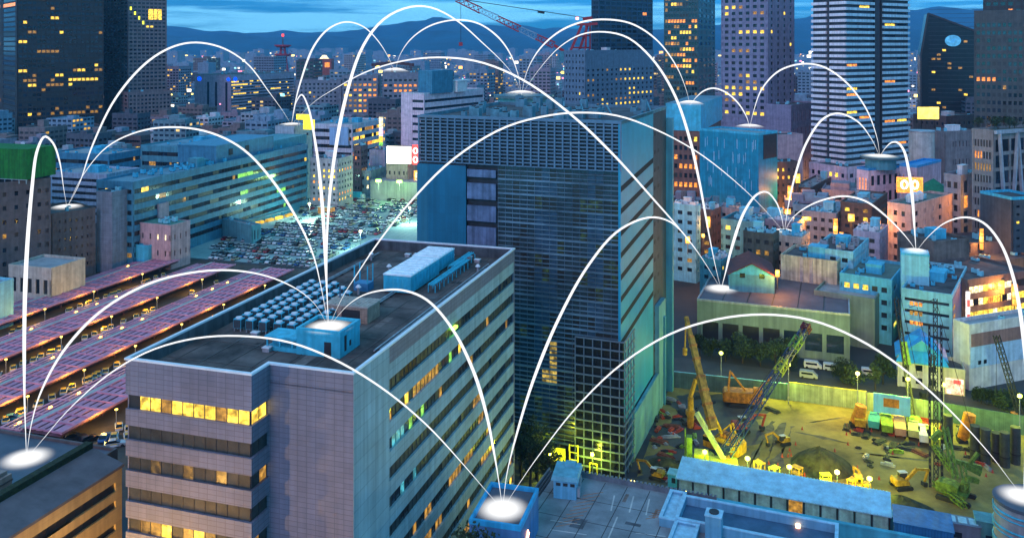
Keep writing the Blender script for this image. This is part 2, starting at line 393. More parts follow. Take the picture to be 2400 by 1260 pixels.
# stair and lift house with the lit disc
a = hp(797, 841); x1, y0 = a.x, a.y
bl = hp(682, 780, 52.2); br = hp(845, 753, 52.2)
sx = x1-bl.x; sy = br.y-y0
t = thing('lift_house', 'pale blue lift house with a low canopied wing on the long block’s dark roof', 'rooftop hut', hw(x1, y0), -HA)
B = MB(); B.box(-sx, 0, 0, sy, 0, 3.1); ring(B, [(0.06,-.06),(.06,sy+.06),(-sx-.06,sy+.06),(-sx-.06,-.06)], .4, 2.7, 3.5)
B.build('wall', plantm, t)
B = MB(); B.box(-sx+.35, -.35, .35, sy-.35, 3.0, 3.14); B.build('roof', hr, t)
B = MB(); B.box(-2.3,-1.3,-.06,.02,0,2.0); B.build('door', DARK, t)
B = MB(); B.box(.0,.07,1.2,1.7,.6,2.6); B.box(0,.07,2.6,3.0,.9,1.6); B.build('vent_pipe', DARK, t)
B = MB(); B.box(-sx-4.6,-sx-.003,.2,3.2,0,.6); B.box(-sx-4.8,-sx+.0,-.1,3.4,1.7,2.0)
for u in (-4.5,-2.6,-.7): B.box(-sx+u-.1,-sx+u+.1,.1,.3,.6,1.7)
B.box(-sx-4.6,-sx-.003,1.6,3.2,.6,1.7); B.build('canopy_wing', plantm, t)
LH = (x1, y0, sx, sy)
# tan brick hut
a = hp(861, 760); b = hp(770, 742); c = hp(884, 728)
t = thing('brick_hut', 'tan brick plant hut with a flat ribbed roof between the condensers and the blue cabinets', 'rooftop hut', hw(a.x, a.y), -HA)
tan = mat('tan_brick', (.42,.30,.22), .8, nz=(1.2,.3), streak=.1, tile=(.5,.25,.03,.6))
B = MB(); L_, W_ = 7.0, 4.2; B.box(-L_,0,0,W_,0,2.3); B.build('wall', tan, t)
B = MB(); B.box(-L_-.15,.15,-.15,W_+.15,2.3,2.5)
for i in range(12): B.box(-L_+.3+i*.57,-L_+.5+i*.57,-.1,W_+.1,2.5,2.56)
B.build('roof', mat('weathered_roof', (.45,.37,.31), .85, nz=(.8,.35), streak=0), t)
B = MB(); B.box(-4.2,-1.2,-.05,.02,.4,1.9); B.build('louvre', DARK, t)
# condensers in rows
def condenser():
    r = thing('condenser_unit', 'small pale blue condenser with round fan in the rows beside the lift house', 'condenser', group='condensers in rows on the dark roof')
    B = MB(); B.box(-.62,.62,-.5,.5,.45,1.75); cs_ = B.build('casing', plantm, r)
    B = MB(); B.cyl((0,0),.46,1.75,1.95,14); B.build('fan', WHITE, cs_)
    B = MB()
    for i in (-1,1):
        for j in (-1,1): B.box(i*.5-.06,i*.5+.06,j*.4-.06,j*.4+.06,0,.45)
    B.build('leg', STEEL, r)
    B = MB(); B.box(-.55,.55,-.54,-.501,.5,1.65); B.box(.621,.65,-.45,.45,.5,1.65); B.build('grille', plantd, cs_); return r
cu0 = condenser(); first = True
c0 = hp(555, 777); c1 = hp(790, 680)
for i in range(6):
    for j in range(13):
        x = c0.x+i*2.05+(0.45 if i > 2 else 0)+R_.uniform(-.08,.08); y = c0.y+.6+j*2.05
        if x > -9.5 and y < 16: continue
        px, py = proj(hw(x, y, 50))
        if not (525 < px < 815 and py > 668): continue
        o = cu0 if first else copy_tree(cu0); first = False
        o.location = hw(x, y); o.rotation_euler = (0,0,-HA+R_.uniform(-.03,.03))
# big blue plant cabinets
def cabinet(px0, py0, L, W, Hh, label):
    a = hp(px0, py0); t = thing('plant_cabinet', label, 'plant cabinet', hw(a.x, a.y), -HA)
    B = MB(); B.box(-W,0,0,L,.3,Hh); B.build('casing', plantm, t)
    B = MB(); B.box(-W-.08,.08,-.08,L+.08,Hh,Hh+.2)
    k = int(L/1.5)
    for i in range(k): B.box(-W+.2,-.2,.3+i*1.5,1.3+i*1.5,Hh+.2,Hh+.32)
    B.build('lid', mat('white_lid', (.85,.92,.93), .5, nz=(.9,.2), streak=0), t)
    B = MB()
    for i in range(k): B.box(.002,.05,.3+i*1.5,1.4+i*1.5,.6,Hh-.5)
    for i in range(3): B.box(-W+.3+i*W/3,-W+.2+(i+.85)*W/3,-.05,-.002,.6,Hh-.5)
    B.build('panel', mat('blue_panel', (.03,.40,.56), .5, nz=(.9,.2)), t)
    B = MB()
    for i in range(4): B.box(-W+.1,-.1,.3+i*L/4,.6+i*L/4,0,.3)
    B.build('base_frame', DARK, t)
cabinet(963, 692, 12.5, 4.9, 3.0, 'larger pale blue plant cabinet with a white lid in the middle of the dark roof')
cabinet(1030, 640, 7.5, 5.2, 2.6, 'smaller pale blue plant cabinet right behind the larger one on the dark roof')
def pipe_rack(px, py, L, label, w=1.2):
    a = hp(px, py); t = thing('pipe_rack', label, 'pipe rack', hw(a.x, a.y), -HA)
    B = MB(); k = int(L/2)
    for i in range(k+1):
        for s in (-w/2, w/2): B.box(s-.07,s+.07,i*2-.07,i*2+.07,0,1.1)
        B.box(-w/2,w/2,i*2-.06,i*2+.06,1.1,1.2)
    B.build('frame', plantm, t)
    B = MB()
    for s in (-.45,0,.4): B.tube([(s,-.3,1.35),(s,L+.3,1.35)], .15, 8)
    B.build('pipe', plantm, t)
pipe_rack(1012, 685, 17, 'long pale blue pipe rack running along the right side of the plant cabinets')
pipe_rack(1060, 640, 10, 'short pale blue pipe rack between the cabinets and the roof edge', 1.6)
a = hp(862, 684); t = thing('antenna_frame', 'open frame of four posts on a blue base box left of the plant cabinets', 'antenna frame', hw(a.x, a.y), -HA)
B = MB(); B.box(-2.6,0,0,2.2,0,1.3); B.build('base', mat('deep_blue_box', (.05,.22,.40), .5, nz=(.8,.2)), t)
for x in (-2.5,-.1):
    for y in (.1,2.1):
        B = MB(); B.beam((x,y,1.3),(x,y,4.2),.16); B.build('post', plantm, t)
for k, (px, py) in enumerate([(938, 652), (925, 660), (912, 640), (1010, 628), (840, 690), (870, 610), (1060, 612), (1120, 640)]):
    a = hp(px, py); t = thing('vent_cowl', ['mushroom vent cowl beside the larger blue cabinet', 'vent cowl just left of the larger blue cabinet', 'vent cowl behind the antenna frame', 'vent cowl behind the smaller cabinet', 'vent cowl left of the antenna frame', 'lone vent cowl by the back of the dark roof', 'vent cowl near the far pipe rack', 'vent cowl by the right edge of the dark roof'][k], 'vent', hw(a.x, a.y), 0)
    B = MB(); B.cyl((0,0),.22,0,1.2,10); B.build('pipe', STEEL, t)
    B = MB(); B.cyl((0,0),.5,1.2,1.6,12,0,.2); B.build('cap', WHITE, t)
# scattered roof seams and walkway
B = MB()
for i in range(7): B.box(-27+i*3.7,-26.88+i*3.7,2,65,49.02,49.07)
for i in range(9): B.box(-28.5,-.8,3+i*7.1,3.1+i*7.1,49.02,49.06)
B.build('roof_seam', mat('roof_seam', (.11,.10,.095), .8, nz=(.5,.4), streak=0), hero)
rq = random.Random(77)
pm_ = [mat('roof_patch_%s' % n_, c_, .9, nz=(.6,.5), streak=0) for n_, c_ in (('light', (.17,.135,.12)), ('dark', (.05,.042,.04)), ('grey', (.13,.125,.125)))]
for i in range(26):
    x = rq.uniform(-27,-2); y = rq.uniform(2,62); sx_ = rq.uniform(.6,2.6); sy_ = rq.uniform(1,6)
    B = MB(); B.box(max(x-sx_,-28.8),min(x,-.6),y,min(y+sy_,65.8),49.003,49.010+.0005*i); B.build('roof_patch', rq.choice(pm_), hero)
for x, y0_, y1_ in ((-3.1,12,60),(-12.4,20,58),(-26.4,18,62)):
    t = thing('roof_duct', 'long thin pipe run along the dark roof '+('by the right parapet' if x > -5 else ('through the middle' if x > -15 else 'by the left parapet')), 'pipe', hw(x, y0_), -HA)
    B = MB(); B.tube([(0,0,.35),(0,y1_-y0_,.35)], .14, 8); B.tube([(.4,1,.3),(.4,y1_-y0_-3,.3)], .08, 6); B.build('pipe', STEEL, t)
    B = MB()
    for k in range(int((y1_-y0_)/4)): B.box(-.25,.6,k*4+.3,k*4+.5,0,.22)
    B.build('sleeper', DARK, t)
for i in range(9):
    x = rq.uniform(-26,-3); y = rq.uniform(4,14) if i < 5 else rq.uniform(50,64)
    if -14 < x and y < 12: continue
    t = thing('roof_hatch', 'small grey roof hatch box on the '+('front' if y < 20 else 'back')+' part of the dark roof', 'roof hatch', hw(x, y), -HA, 'roof hatches on the '+('front' if y < 20 else 'back')+' part')
    B = MB(); B.box(-.5,.5,-.4,.4,0,.5); B.build('curb', STEEL, t); B = MB(); B.box(-.58,.58,-.48,.48,.5,.62); B.build('lid', WHITE, t)
a = hp(797, 735); t = thing('roof_mast', 'dark slim mast with a small box standing behind the lift house', 'mast', hw(a.x, a.y), -HA)
B = MB(); B.tube([(0,0,0),(0,0,4.2)], .13, 8); B.build('pole', mat('mast_blue', (.05,.12,.2), .5), t)
B = MB(); B.box(-.35,.35,-.25,.25,1.0,2.0); B.build('box', mat('mast_blue', (.05,.12,.2)), t)

# ------------------------------------------------------------------ the dark glass tower behind it
TA = rad(21.2); TC = at(1455, 285, 182.5); TZ = TC.z; TC = Vector((TC.x, TC.y, 0))
tw = thing('glass_tower', 'dark glass tower in the middle with a louvred blue crown and slanted striped side', 'tower', TC, -TA)
TM = Matrix.Translation(TC) @ Matrix.Rotation(-TA, 4, 'Z')
d1 = (-math.cos(TA), math.sin(TA)); d2 = (math.sin(TA), math.cos(TA))
fu = lambda px: solve(TC, d1, px)
rv = lambda px: solve(TC, d2, px)
UL = fu(982); UA = fu(1163); UB = fu(1092); VS = rv(1531); VB = rv(1562)
zf = lambda py, u: CAMZ-(py-HY)/F*(TC.y+u*d1[1])
ZC = zf(402, 0)
blue_panel = mat('blue_grey_panel', (.01,.16,.27), .45, nz=(.12,.15), streak=.08, tile=(1.5,4,.03,.75))
fin = mat('blue_grey_fin', (.12,.22,.30), .45, nz=(.3,.2), streak=0)
B = MB()
B.box(-UL, -.5, 1.2, VB, ZC, TZ-1.0)            # crown core
B.box(-UL-.4, -UB-.15, .3, VB, 0, ZC-.3)        # plain blue end
B.box(-UA+.05, -.5, 1.3, VB, 0, ZC-.0)
B.box(-UB-.15, -UA+.05, 1.0, VB, 0, ZC-.3)
B.build('core', [mat('tower_core_dark', (.02,.022,.027), .5, nz=(.3,.3))], tw)
B = MB(); B.box(-UL-.45, -UB, -.1, .3, 0, ZC-.6); B.build('end_wall', blue_panel, tw)
B = MB(); n = 26; 
for i in range(n+1):
    u = UL*i/n; B.box(-u-.16-(0 if i else .0), -u+.16, -.25, .15, ZC, TZ-.2, 0)
nr = 13; hh = (TZ-.2-ZC)/nr
for k in range(nr+1): B.box(-UL-.2, .0, -.1, .12, ZC+hh*k-.14, ZC+hh*k+.14, 0)
B.box(-UL-.3, .05, -.3, .5, TZ-.5, TZ, 0)
B.build('crown_louvre', fin, tw)
B = MB(); B.box(-UL+.1,-.2,.5,.9,ZC+.1,TZ-.6); B.build('crown_backing', mat('crown_shadow', (.012,.016,.022), .4, nz=(.4,.5), streak=.2), tw)  # dark backing behind the louvre grid
# panels and dark slots of the narrow bay
ps = [(400,418),(432,470),(485,522),(535,600),(612,650),(664,700),(714,752),(766,804),(818,856)]
for y0_, y1_ in ps:
    z1, z0 = zf(y0_, UA), zf(y1_, UA); B = MB(); B.box(-UB+.2, -UA-.2, .15, .6, z0, z1); B.build('bay_panel', mat('grey_sheen_panel', (.15,.20,.32), .35, .3, nz=(.25,.5), streak=.3), tw)
# dark glass front: one band of panes for each floor with sun-fins before it
NF = 19; fh = (ZC-4.5)/NF; NP = 16; pw = (UA-.7)/NP
gt = [glass('tower_glass', (.035,.065,.075), .22), glass('tower_glass_blue', (.04,.095,.14), .2), glass('tower_glass_dull', (.028,.034,.03), .3)]
tl = lit('tower_green_room', (.10,.22,.05), .10, .9); ty = lit('tower_yellow_room', (.8,.55,.1), .45, .8)
for k in range(NF):
    B = MB(); ms = []; z0 = 4.5+fh*k
    for i in range(NP):
        r = R_.random(); q = 1 if i in (2,3,8,9,10) else 0
        m_ = gt[2] if r < .2 else gt[q]
        if r > .93: m_ = tl
        if r > .985: m_ = ty
        if 9 < k < 17 and i < 5 and r > .62: m_ = tl
        if k < 3 and r > .6: m_ = tl
        if k in (4,5,6) and 8 <= i <= 9 and r > .5: m_ = ty
        if m_ not in ms: ms.append(m_)
        B.box(-.6-pw*(i+1), -.6-pw*i-.08, 1.05, 1.3, z0+.03, z0+fh-.25, ms.index(m_))
    B.build('window_band', ms, tw)
B = MB()
for k in range(NF*3):
    z = 4.3+fh/3*k; B.box(-UA+.1, -.35, .62, 1.0, z-.04, z+(.36 if k % 3 == 0 else .14))
for i in range(NP+1): B.box(-.6-pw*i-.05, -.6-pw*i+.02, .9, 1.02, 4.2, ZC-.05)
B.build('sun_fin', mat('dark_fin', (.11,.20,.25), .5, nz=(.07,.75), streak=0), tw)
B = MB()
for i in range(6): B.box(-UA+1+i*4.3, -UA+1.5+i*4.3, .7, 1.25, 0, 4.2)
B.box(-UA, -.3, 1.35, 1.6, 0, 4.2); B.build('entrance_front', mat('entrance_dim', (.10,.10,.06), .5, nz=(.5,.4)), tw)
# right side: smooth metal with slanting dark slots
side = mat('smooth_cyan_metal', (.015,.35,.52), .45, .0, nz=(.1,.12), streak=.05, tile=(2.4,3.6,.02,.85))
B = MB(); B.box(-.5, 0, -.15, VS, 10, TZ)
B.build('side_wall', side, tw)
B = MB(); sl = math.tan(rad(27))
zs0 = [zf(437,0)-i*4.6 for i in range(8)]; RISE = 2.2
for z in zs0:
    v1 = VS-.1; h = 1.25
    B.add([(.012,0.05,z-h),(.012,v1,z-h+RISE),(.012,v1,z+RISE),(.012,.05,z),(-.2,0.05,z-h),(-.2,v1,z-h+RISE),(-.2,v1,z+RISE),(-.2,.05,z)],
          [(0,1,2,3),(0,4,5,1),(3,2,6,7),(1,5,6,2),(0,3,7,4)])
B.build('slanting_slot', mat('slot_black', (.012,.013,.015), .8), tw)
B = MB(); B.box(-.5, -.12, VS, VB, 0, TZ-.6)
for k in range(15): 
    z = 6+k*4.4
    for v in (VS+2, VS+6): B.box(-.3, -.06, v, v+1.6, z, z+.9, 1)
B.build('rear_strip', [mat('dark_strip', (.05,.06,.07), .6, nz=(.4,.3)), DARK], tw)
B = MB(); B.box(-1, 1.6, VB+.0, VB+1.4, 0, TZ-3); B.box(1.0,1.5,VB-9,VB-8,0,22); B.build('end_fin', mat('teal_fin', (.08,.30,.38), .5, nz=(.2,.15)), tw)
B = MB(); B.box(-.4, 1.0, VB-14, VB-6, 0, 26); B.box(.1,.9,7,VB-14,0,9.6); B.build('lower_side', mat('pale_teal_wall', (.14,.34,.38), .55, nz=(.2,.2)), tw)
# low latticed corner
u0 = fu(1352); z1 = zf(797, 0); B = MB()
for k in range(15):
    z = 1.5+(z1-1.5)*k/14; B.box(-u0, 1.2, -1.4, -1.15, z-.12, z+.16); B.box(.95, 1.2, -1.15, 8, z-.12, z+.16)
for i in range(6): u = u0*i/5; B.box(-u-.1, -u+.1, -1.3, -1.12, 0, z1)
for i in range(4): B.box(.9, 1.12, i*2.5-.1, i*2.5+.1, 0, z1)
B.build('lattice_screen', mat('lattice_steel', (.14,.20,.25), .5, nz=(.4,.3), streak=0), tw)
B = MB(); B.box(-u0, .6, -.6, .5, 0, z1-.3); B.build('corner_glass', glass('corner_glass', (.015,.02,.022), .2), tw)
# roof of the tower with plant
B = MB(); B.box(-UL,-.55,.6,VB,TZ-1.0,TZ-.7); B.build('roof', ROOF, tw)
B = MB(); ring(B, [(0,.52),(0,VB),(-UL,VB),(-UL,.52)], .4, TZ-.7, TZ+.1); B.build('parapet', mat('teal_parapet', (.10,.22,.28), .6, nz=(.3,.3)), tw)
rr = random.Random(3)
for i in range(46):
    u = rr.uniform(2, UL-3); v = rr.uniform(3, VB-4); s = rr.uniform(.8, 2.6); h = rr.uniform(.8, 3.0)
    B = MB(); B.box(-u-s/2,-u+s/2,v-s/2,v+s/2,TZ-.7,TZ-.7+h); B.cyl((-u,v),s*.3,TZ-.7+h,TZ-.5+h,10,1)
    B.build('roof_unit', [mat('teal_unit', (.10,.26,.32), .5, nz=(.7,.3)), DARK], tw)
for i in range(5):
    u = rr.uniform(2, 20); v = rr.uniform(10, VB-8); B = MB(); B.beam((-u,v,TZ-.5),(-u-3,v+rr.uniform(5,9),TZ+1.6),.35); B.build('roof_boom', mat('teal_unit', (.10,.26,.32)), tw)
RECTS.append((982,1562,290,186)); FOOT.append((*(TM @ Vector((-UL/2, VB/2, 0)))[:2], UL/2, VB/2, TA))
# lit yellow works gate at the foot of the tower
gp = gnd(1335, 1108); yl = mat('yellow_gate_paint', (.55,.5,.05), .6, nz=(.6,.3))
t = thing('works_gate', 'bright yellow scaffold frame with a yellow board at the foot of the dark glass tower', 'scaffold', gp, -TA)
for i, (x, h) in enumerate([(0,6.2),(1.8,6.2),(4.4,3),(6,3)]):
    B = MB(); B.box(x-.12,x+.12,-.12,.12,0,h); B.build('post', yl, t)
B = MB()
for z in (1.5,3,4.5,6): B.box(-.1,1.9,-.1,.1,z-.1,z+.1)
B.box(4.3,6.1,-.1,.1,2.8,3); B.build('rail', yl, t)
B = MB(); B.box(-3.8,-.9,-.2,.1,2.2,5.0); B.box(-1.6,-1.2,-.12,.1,0,2.2); B.box(-3.4,-3.1,-.12,.1,0,2.2); B.build('board', yl, t)
# ------------------------------------------------------------------ wall materials of the city
def wm(key, col, **k): return mat(key, col, **k)
BROWN = wm('brown_stone', (.13,.105,.10)); ROSE = wm('rose_brown_tile', (.23,.17,.165)); CHAR = wm('charcoal_cladding', (.045,.045,.043), rough=.5)
SLATE = wm('slate_grey_tile', (.24,.26,.30), tile=(1.5,.8,.03,.8)); GREY = wm('grey_render', (.30,.31,.33)); LGREY = wm('light_grey_tile', (.62,.62,.66))
PINK = wm('pink_tile', (.47,.33,.35)); PALEP = wm('pale_pink_tile', (.74,.58,.66)); LILAC = wm('lilac_tile', (.42,.36,.44)); PURPLE = wm('purple_grey_tile', (.26,.24,.34))
BLUEW = wm('blue_panel_wall', (.05,.22,.33), rough=.5); SKYB = wm('sky_blue_panel', (.06,.46,.64), rough=.45); TEAL = wm('teal_wall', (.08,.30,.36)); CYANW = wm('cyan_white_tile', (.24,.60,.70), tile=(3.2,3.4,.03,.85))
BEIGE = wm('beige_render', (.46,.42,.34)); TAN = wm('tan_tile', (.48,.36,.30)); GREENW = wm('greenish_wall', (.19,.26,.20), nz=(.1,.25)); NAVY = wm('navy_panel', (.02,.08,.30), rough=.5)
REDB = wm('red_brown_brick', (.20,.10,.08)); OFFW = wm('off_white_render', (.60,.60,.56)); GRNR = mat('green_copper_roof', (.10,.26,.20), .7, nz=(.4,.35)); BLUR = mat('bright_blue_roof', (.03,.30,.62), .45, nz=(.3,.15)); BLKGL = wm('black_glass_wall', (.015,.018,.02), rough=.25)
G = lambda **k: dict(dict(t='grid'), **k)
Bd = lambda **k: dict(dict(t='band'), **k)
T1 = TH1
bd = building
# --- left: two great dark towers
b = bd('skyscraper', 'huge dark green-black glass skyscraper cut off by the top edge with scattered amber windows', 40, -85, -160, 243, 50, Y=720, wm=wm('dark_brown_black', (.05,.036,.028), rough=.6), Rs=G(nx=19, fh=4.0, wf=.8, hf=.56, lit=[.12,.12,.1,.06,.2,.2,.08,.2,.06,.08,.22,.25,.06,.2,.06,.05,.05,.15,.05,.08,.08,.4,.4,.08,.05], pal='ydd', z0=14), Fs=G(nx=8, fh=4.2, wf=.8, hf=.7, lit=.04, pal='do', z0=14), wr=None)
b = bd('apartment_tower', 'rose-brown gridded high-rise beside the huge dark glass skyscraper, a lit room near its top', 300, -85, 241, 391, 48, Y=790, wm=ROSE, Fs=G(nx=7, fh=3.5, wf=.75, hf=.55, lit=.03, pal='yd', z0=6), Rs=G(nx=9, fh=3.5, wf=.72, hf=.5, lit=.03, pal='yd', z0=6))
V_ = b['wr']; hz0 = at(350, 46, 800).z
for v0, v1 in ((.52,.64),(.66,.75),(.77,.86)): B = MB(); B.box(.05,.3,V_*v0,V_*v1,hz0,hz0+9.5); B.build('hall_window', LIT['y'], b['root'])
for i in range(4): B = MB(); B.box(.05,.3,V_*(.05+i*.105),V_*(.09+i*.105),at(0,20+i*11,790).z-1.5,at(0,20+i*11,790).z+1.5); B.build('stair_window', lit('yellow_green_lamp', (.8,.9,.05), 1.6, .1), b['root'])
b = bd('podium_block', 'lower rose-brown stepped block with rows of small windows at the foot of the gridded high-rise', 300, 216, 236, 401, 48, Y=772, wm=ROSE, Fs=G(nx=7, fh=3.6, wf=.6, hf=.5, lit=.04, z0=4), Rs=G(nx=11, fh=3.6, wf=.6, hf=.5, lit=.03, z0=4), extra=(4,0,4))
b = bd('low_block', 'low dark brown block with amber windows in front of the dark skyscraper base', 90, 300, -30, 236, 50, Y=690, wm=BROWN, Rs=G(nx=14, nz=4, wf=.6, hf=.4, lit=.12, pal='yd'), extra=(5,1,6))
b = bd('low_block', 'wide flat grey block left of the hotel, in front of the stepped rose-brown block', 330, 318, 238, 470, T1, Y=640, wm=BROWN, Fs=Bd(nz=4, hf=.35, lit=.05), Rs=Bd(nz=4, hf=.35, lit=.05), extra=(6,1,8))
# --- left: station complex
b = bd('station_building', 'long blue banded station building running away behind the purple canopies, cluttered with rooftop plant', 312, 426, 226, 721, 16, Y=352, wm=BLUEW, Fs=Bd(nz=7, hf=.42, lit=.06, pal='dyo'), Rs=Bd(nz=7, hf=.45, lit=.05, pal='yddg', pw=2.2), roof=mat('blue_grey_roof', (.14,.26,.32), .7, nz=(.1,.4), streak=0), extra=(8,5,64,TEAL,SKYB))
ST = b
bd('station_wing', 'blue wing with broad white floor stripes behind the low brown disc block', 250, 408, 118, 330, T1, Y=440, wm=wm('blue_white_stripe', (.30,.46,.58)), Fs=Bd(nz=6, hf=.45, lit=.03, mull=False, pw=4), Rs=Bd(nz=6, hf=.45, lit=.03, mull=False, pw=4), roof=ROOFB, extra=(88,1,9,SKYB,SKYB))
B = MB(); B.box(-24,-3,60,110,ST['rz'],ST['rz']+8); B.box(-24.3,-2.7,59.7,110.3,ST['rz']+8,ST['rz']+8.6); B.build('upper_storey', BLUEW, ST['root'])
B = MB()
for v in (70, 84): B.box(-3.0,-2.7,v,v+3,ST['rz']+3,ST['rz']+6)
B.build('vent_opening', DARK, ST['root'])
B = MB(); B.box(-25,-6,112,150,ST['rz'],ST['rz']+5); B.build('roof_hall', TEAL, ST['root'])
b = bd('station_wing', 'flat-roofed blue station wing with pale stripes behind the long banded building', 255, 362, 118, 330, T1, Y=470, wm=BLUEW, Fs=Bd(nz=5, hf=.4, lit=.05), Rs=Bd(nz=5, hf=.4, lit=.05), roof=ROOFB, extra=(9,2,10,SKYB,SKYB))
b = bd('station_wing', 'teal roofed hall of the station with pale blue plant houses below the grey block', 470, 345, 330, 600, T1, Y=520, wm=TEAL, Fs=Bd(nz=4, hf=.4, lit=.08), Rs=Bd(nz=4, hf=.4, lit=.05), roof=mat('blue_grey_roof', (.14,.26,.32)), extra=(10,3,14,SKYB,SKYB))
b = bd('stone_block', 'brown stone block with small square windows carrying the green netted box', -40, 432, -220, 119, 45, Y=312, wm=BROWN, Rs=G(nx=4, nz=7, wf=.32, hf=.32, lit=.02, pal='d', m=5, m2=2), Fs=None, extra=(11,1,5), wr=None)
SB = b
gp = at(62, 402, 318)
t = thing('netted_box', 'big green netted box standing on the brown stone block at the left edge', 'netted scaffold', (gp.x, gp.y, SB['rz']+.02), -rad(15))
B = MB(); B.box(-26,0,0,14,1.6,12.6); B.build('netting', mat('green_netting', (.012,.16,.02), .8, nz=(.4,.35), streak=.25), t)
B = MB()
for i in range(9): B.box(-26+i*3.2,-25.75+i*3.2,.1,.4,0,1.6); 
B.box(-26,.1,-.05,.3,1.35,1.6); B.build('support', STEEL, t)
b = bd('stone_block', 'low brown block with a glowing white disc on its flat roof left of the station', 120, 500, 70, 224, 42, Y=332, wm=BROWN, Rs=G(nx=6, nz=6, wf=.3, hf=.35, lit=.05, pal='od', m=2), extra=(12,0,2))
N2b = b
b = bd('lift_block', 'narrow blue-grey windowless block with fine horizontal joints right of the disc block', 263, 450, 226, 302, T1, Y=345, wm=wm('fine_jointed_panel', (.20,.25,.31), tile=(8,.9,.04,.7)), extra=(13,0,2))
b = bd('arched_hall', 'salmon-pink hall with a green roof beside the purple canopies', 400, 528, 288, 446, 22, Y=350, wm=PINK, Fs=G(nx=6, nz=2, wf=.2, hf=.35, lit=.12, pal='w'), Rs=G(nx=3, nz=2, wf=.2, hf=.35, lit=.1), roof=GRNR, par=.3, extra=(14,0,5,PINK))
b = bd('hall_annex', 'small salmon annex with a green roof stepped up behind the salmon hall', 372, 478, 314, 396, 22, Y=366, wm=PINK, roof=GRNR, par=.3, extra=(15,0,4))
b = bd('station_shed', 'low blue-grey shed with two dark doorways between the station and the yellow lit platform', 590, 528, 448, 612, 40, Y=395, wm=TEAL, roof=ROOFB, Rs=G(nx=2, nz=1, wf=.35, hf=.6, z0=.4, top=1, lit=0), extra=(16,0,4))
b = bd('yard_hut', 'blue box-shaped yard hut at the top end of the purple canopies', 348, 575, 296, 358, T1, Y=352, wm=SKYB, roof=ROOFB)
b = bd('yard_hut', 'low pale hut at the left edge beside the purple canopies', 120, 628, 20, 200, T1, Y=300, wm=BEIGE, roof=ROOFB, Fs=G(nx=5, nz=1, wf=.5, hf=.4, lit=.4, pal='yw', z0=.5, top=.6))
b = bd('yard_hut', 'small cyan hut touching the left edge above the purple canopies', -2, 662, -60, 32, T1, Y=276, wm=CYANP, roof=ROOFB)
# --- left middle: offices beyond the station
b = bd('hotel', 'grey slab hotel with blue lit emblems and long window bands, many rooms lit yellow', 541, 175, 456, 690, 26, Y=880, wm=LILAC, Fs=None, Rs=Bd(nz=15, hf=.42, lit=.3, pal='ydy', pw=2.6, z0=8, top=6), wl=None, extra=(17,2,10), pmat=GREY)
h = b
B = MB(); w_ = h['wl']
for u in (w_*.12, w_*.4, w_*.62): B.box(-u-1.4, -u+1.4, -.02, .3, 4, h['H']-8)
B.build('window_strip', [G_DARK[1]], h['root'])
bl_l = lit('blue_emblem', (0,.06,1), 1.6, .1)
for u, w2, R in ((w_*.86, 4.2, 0), (w_*.04+1, 3.4, 0), (0, 3.6, 1)):
    B = MB()
    if R: B.tube([(.15,6,h['H']-5),(.55,6,h['H']-5)], w2*.62, 14)
    else:
        c = [(-u+w2*.62*math.cos(i*math.pi/8), -.5, h['H']-5+w2*.5*math.sin(i*math.pi/8)) for i in range(16)]
        B.add(c+[(x,-.1,z) for x,y,z in c], [tuple(range(15,-1,-1)), tuple(range(16,32))]+[(i,(i+1)%16,16+(i+1)%16,16+i) for i in range(16)])
    B.build('emblem', bl_l, h['root'])
b = bd('office_block', 'dark grey office with an even grid of small square windows right of the emblem hotel', 692, 188, 688, 800, 88, Y=860, wm=SLATE, Rs=G(nx=9, nz=11, wf=.5, hf=.45, lit=.05, z0=8, m=4), wl=30, extra=(18,1,5))
b = bd('office_block', 'grey office with orange lit windows between two dark vertical strips', 802, 176, 798, 886, 88, Y=850, wm=SLATE, Rs=G(nx=7, nz=10, wf=.6, hf=.42, lit=.42, pal='ooyd', z0=8), wl=30, extra=(19,1,5))
b = bd('office_block', 'grey office under a dark curved roof band with orange lit windows and a glowing disc', 896, 170, 890, 1004, 88, Y=840, wm=SLATE, Rs=G(nx=9, nz=10, wf=.6, hf=.42, lit=.25, pal='ooyd', z0=8, top=5), wl=30, extra=(20,0,3))
N6b = b
B = MB(); 
for i in range(9):
    y0_ = 4+i*4.6; B.box(-16,-12, y0_-16, y0_+4.6-16, b['rz']+6+2.2*math.sin(math.pi*(i+.5)/9), b['rz']+9+2.2*math.sin(math.pi*(i+.5)/9))
for i in (0,4,8): B.box(-15,-13, 4+i*4.6-15, 5+i*4.6-15, b['rz'], b['rz']+6.2)
B.build('curved_canopy', wm('dark_rust_roof', (.10,.05,.05)), b['root'])
b = bd('office_block', 'white ribbed office block with a pink end wall behind the lit screen', 994, 218, 940, 1134, 30, Y=560, wm=PALEP, Fs=Bd(nz=9, hf=.36, lit=0, z0=12, top=3, m=.6, m2=9.0, pw=60, mull=False), Rs=Bd(nz=9, hf=.36, lit=.0, z0=12, top=3, pw=200, mull=False), roof=ROOFB, pmat=LGREY)
wb = b
B = MB(); B.box(-9,2,6,30,wb['rz'],wb['rz']+15); B.build('plant_house', BLUEW, wb['root'])
B = MB(); B.box(-3,3,34,46,wb['rz'],wb['rz']+7); B.box(-3.4,3.4,33.6,52,wb['rz']+7,wb['rz']+7.8); B.build('roof_pavilion', WHITE, wb['root'])
b = bd('lift_block', 'pale concrete block with a small glowing disc on top beside a yellow sign', 690, 296, 645, 732, T1, Y=500, wm=wm('pale_concrete', (.40,.44,.46)), Rs=G(nx=2, nz=5, wf=.25, hf=.2, lit=.05), extra=(21,0,2))
N5b = b
ylw = lit('yellow_sign', (1,.72,.02), 1.6, .15)
c = at(728, 282, 495)
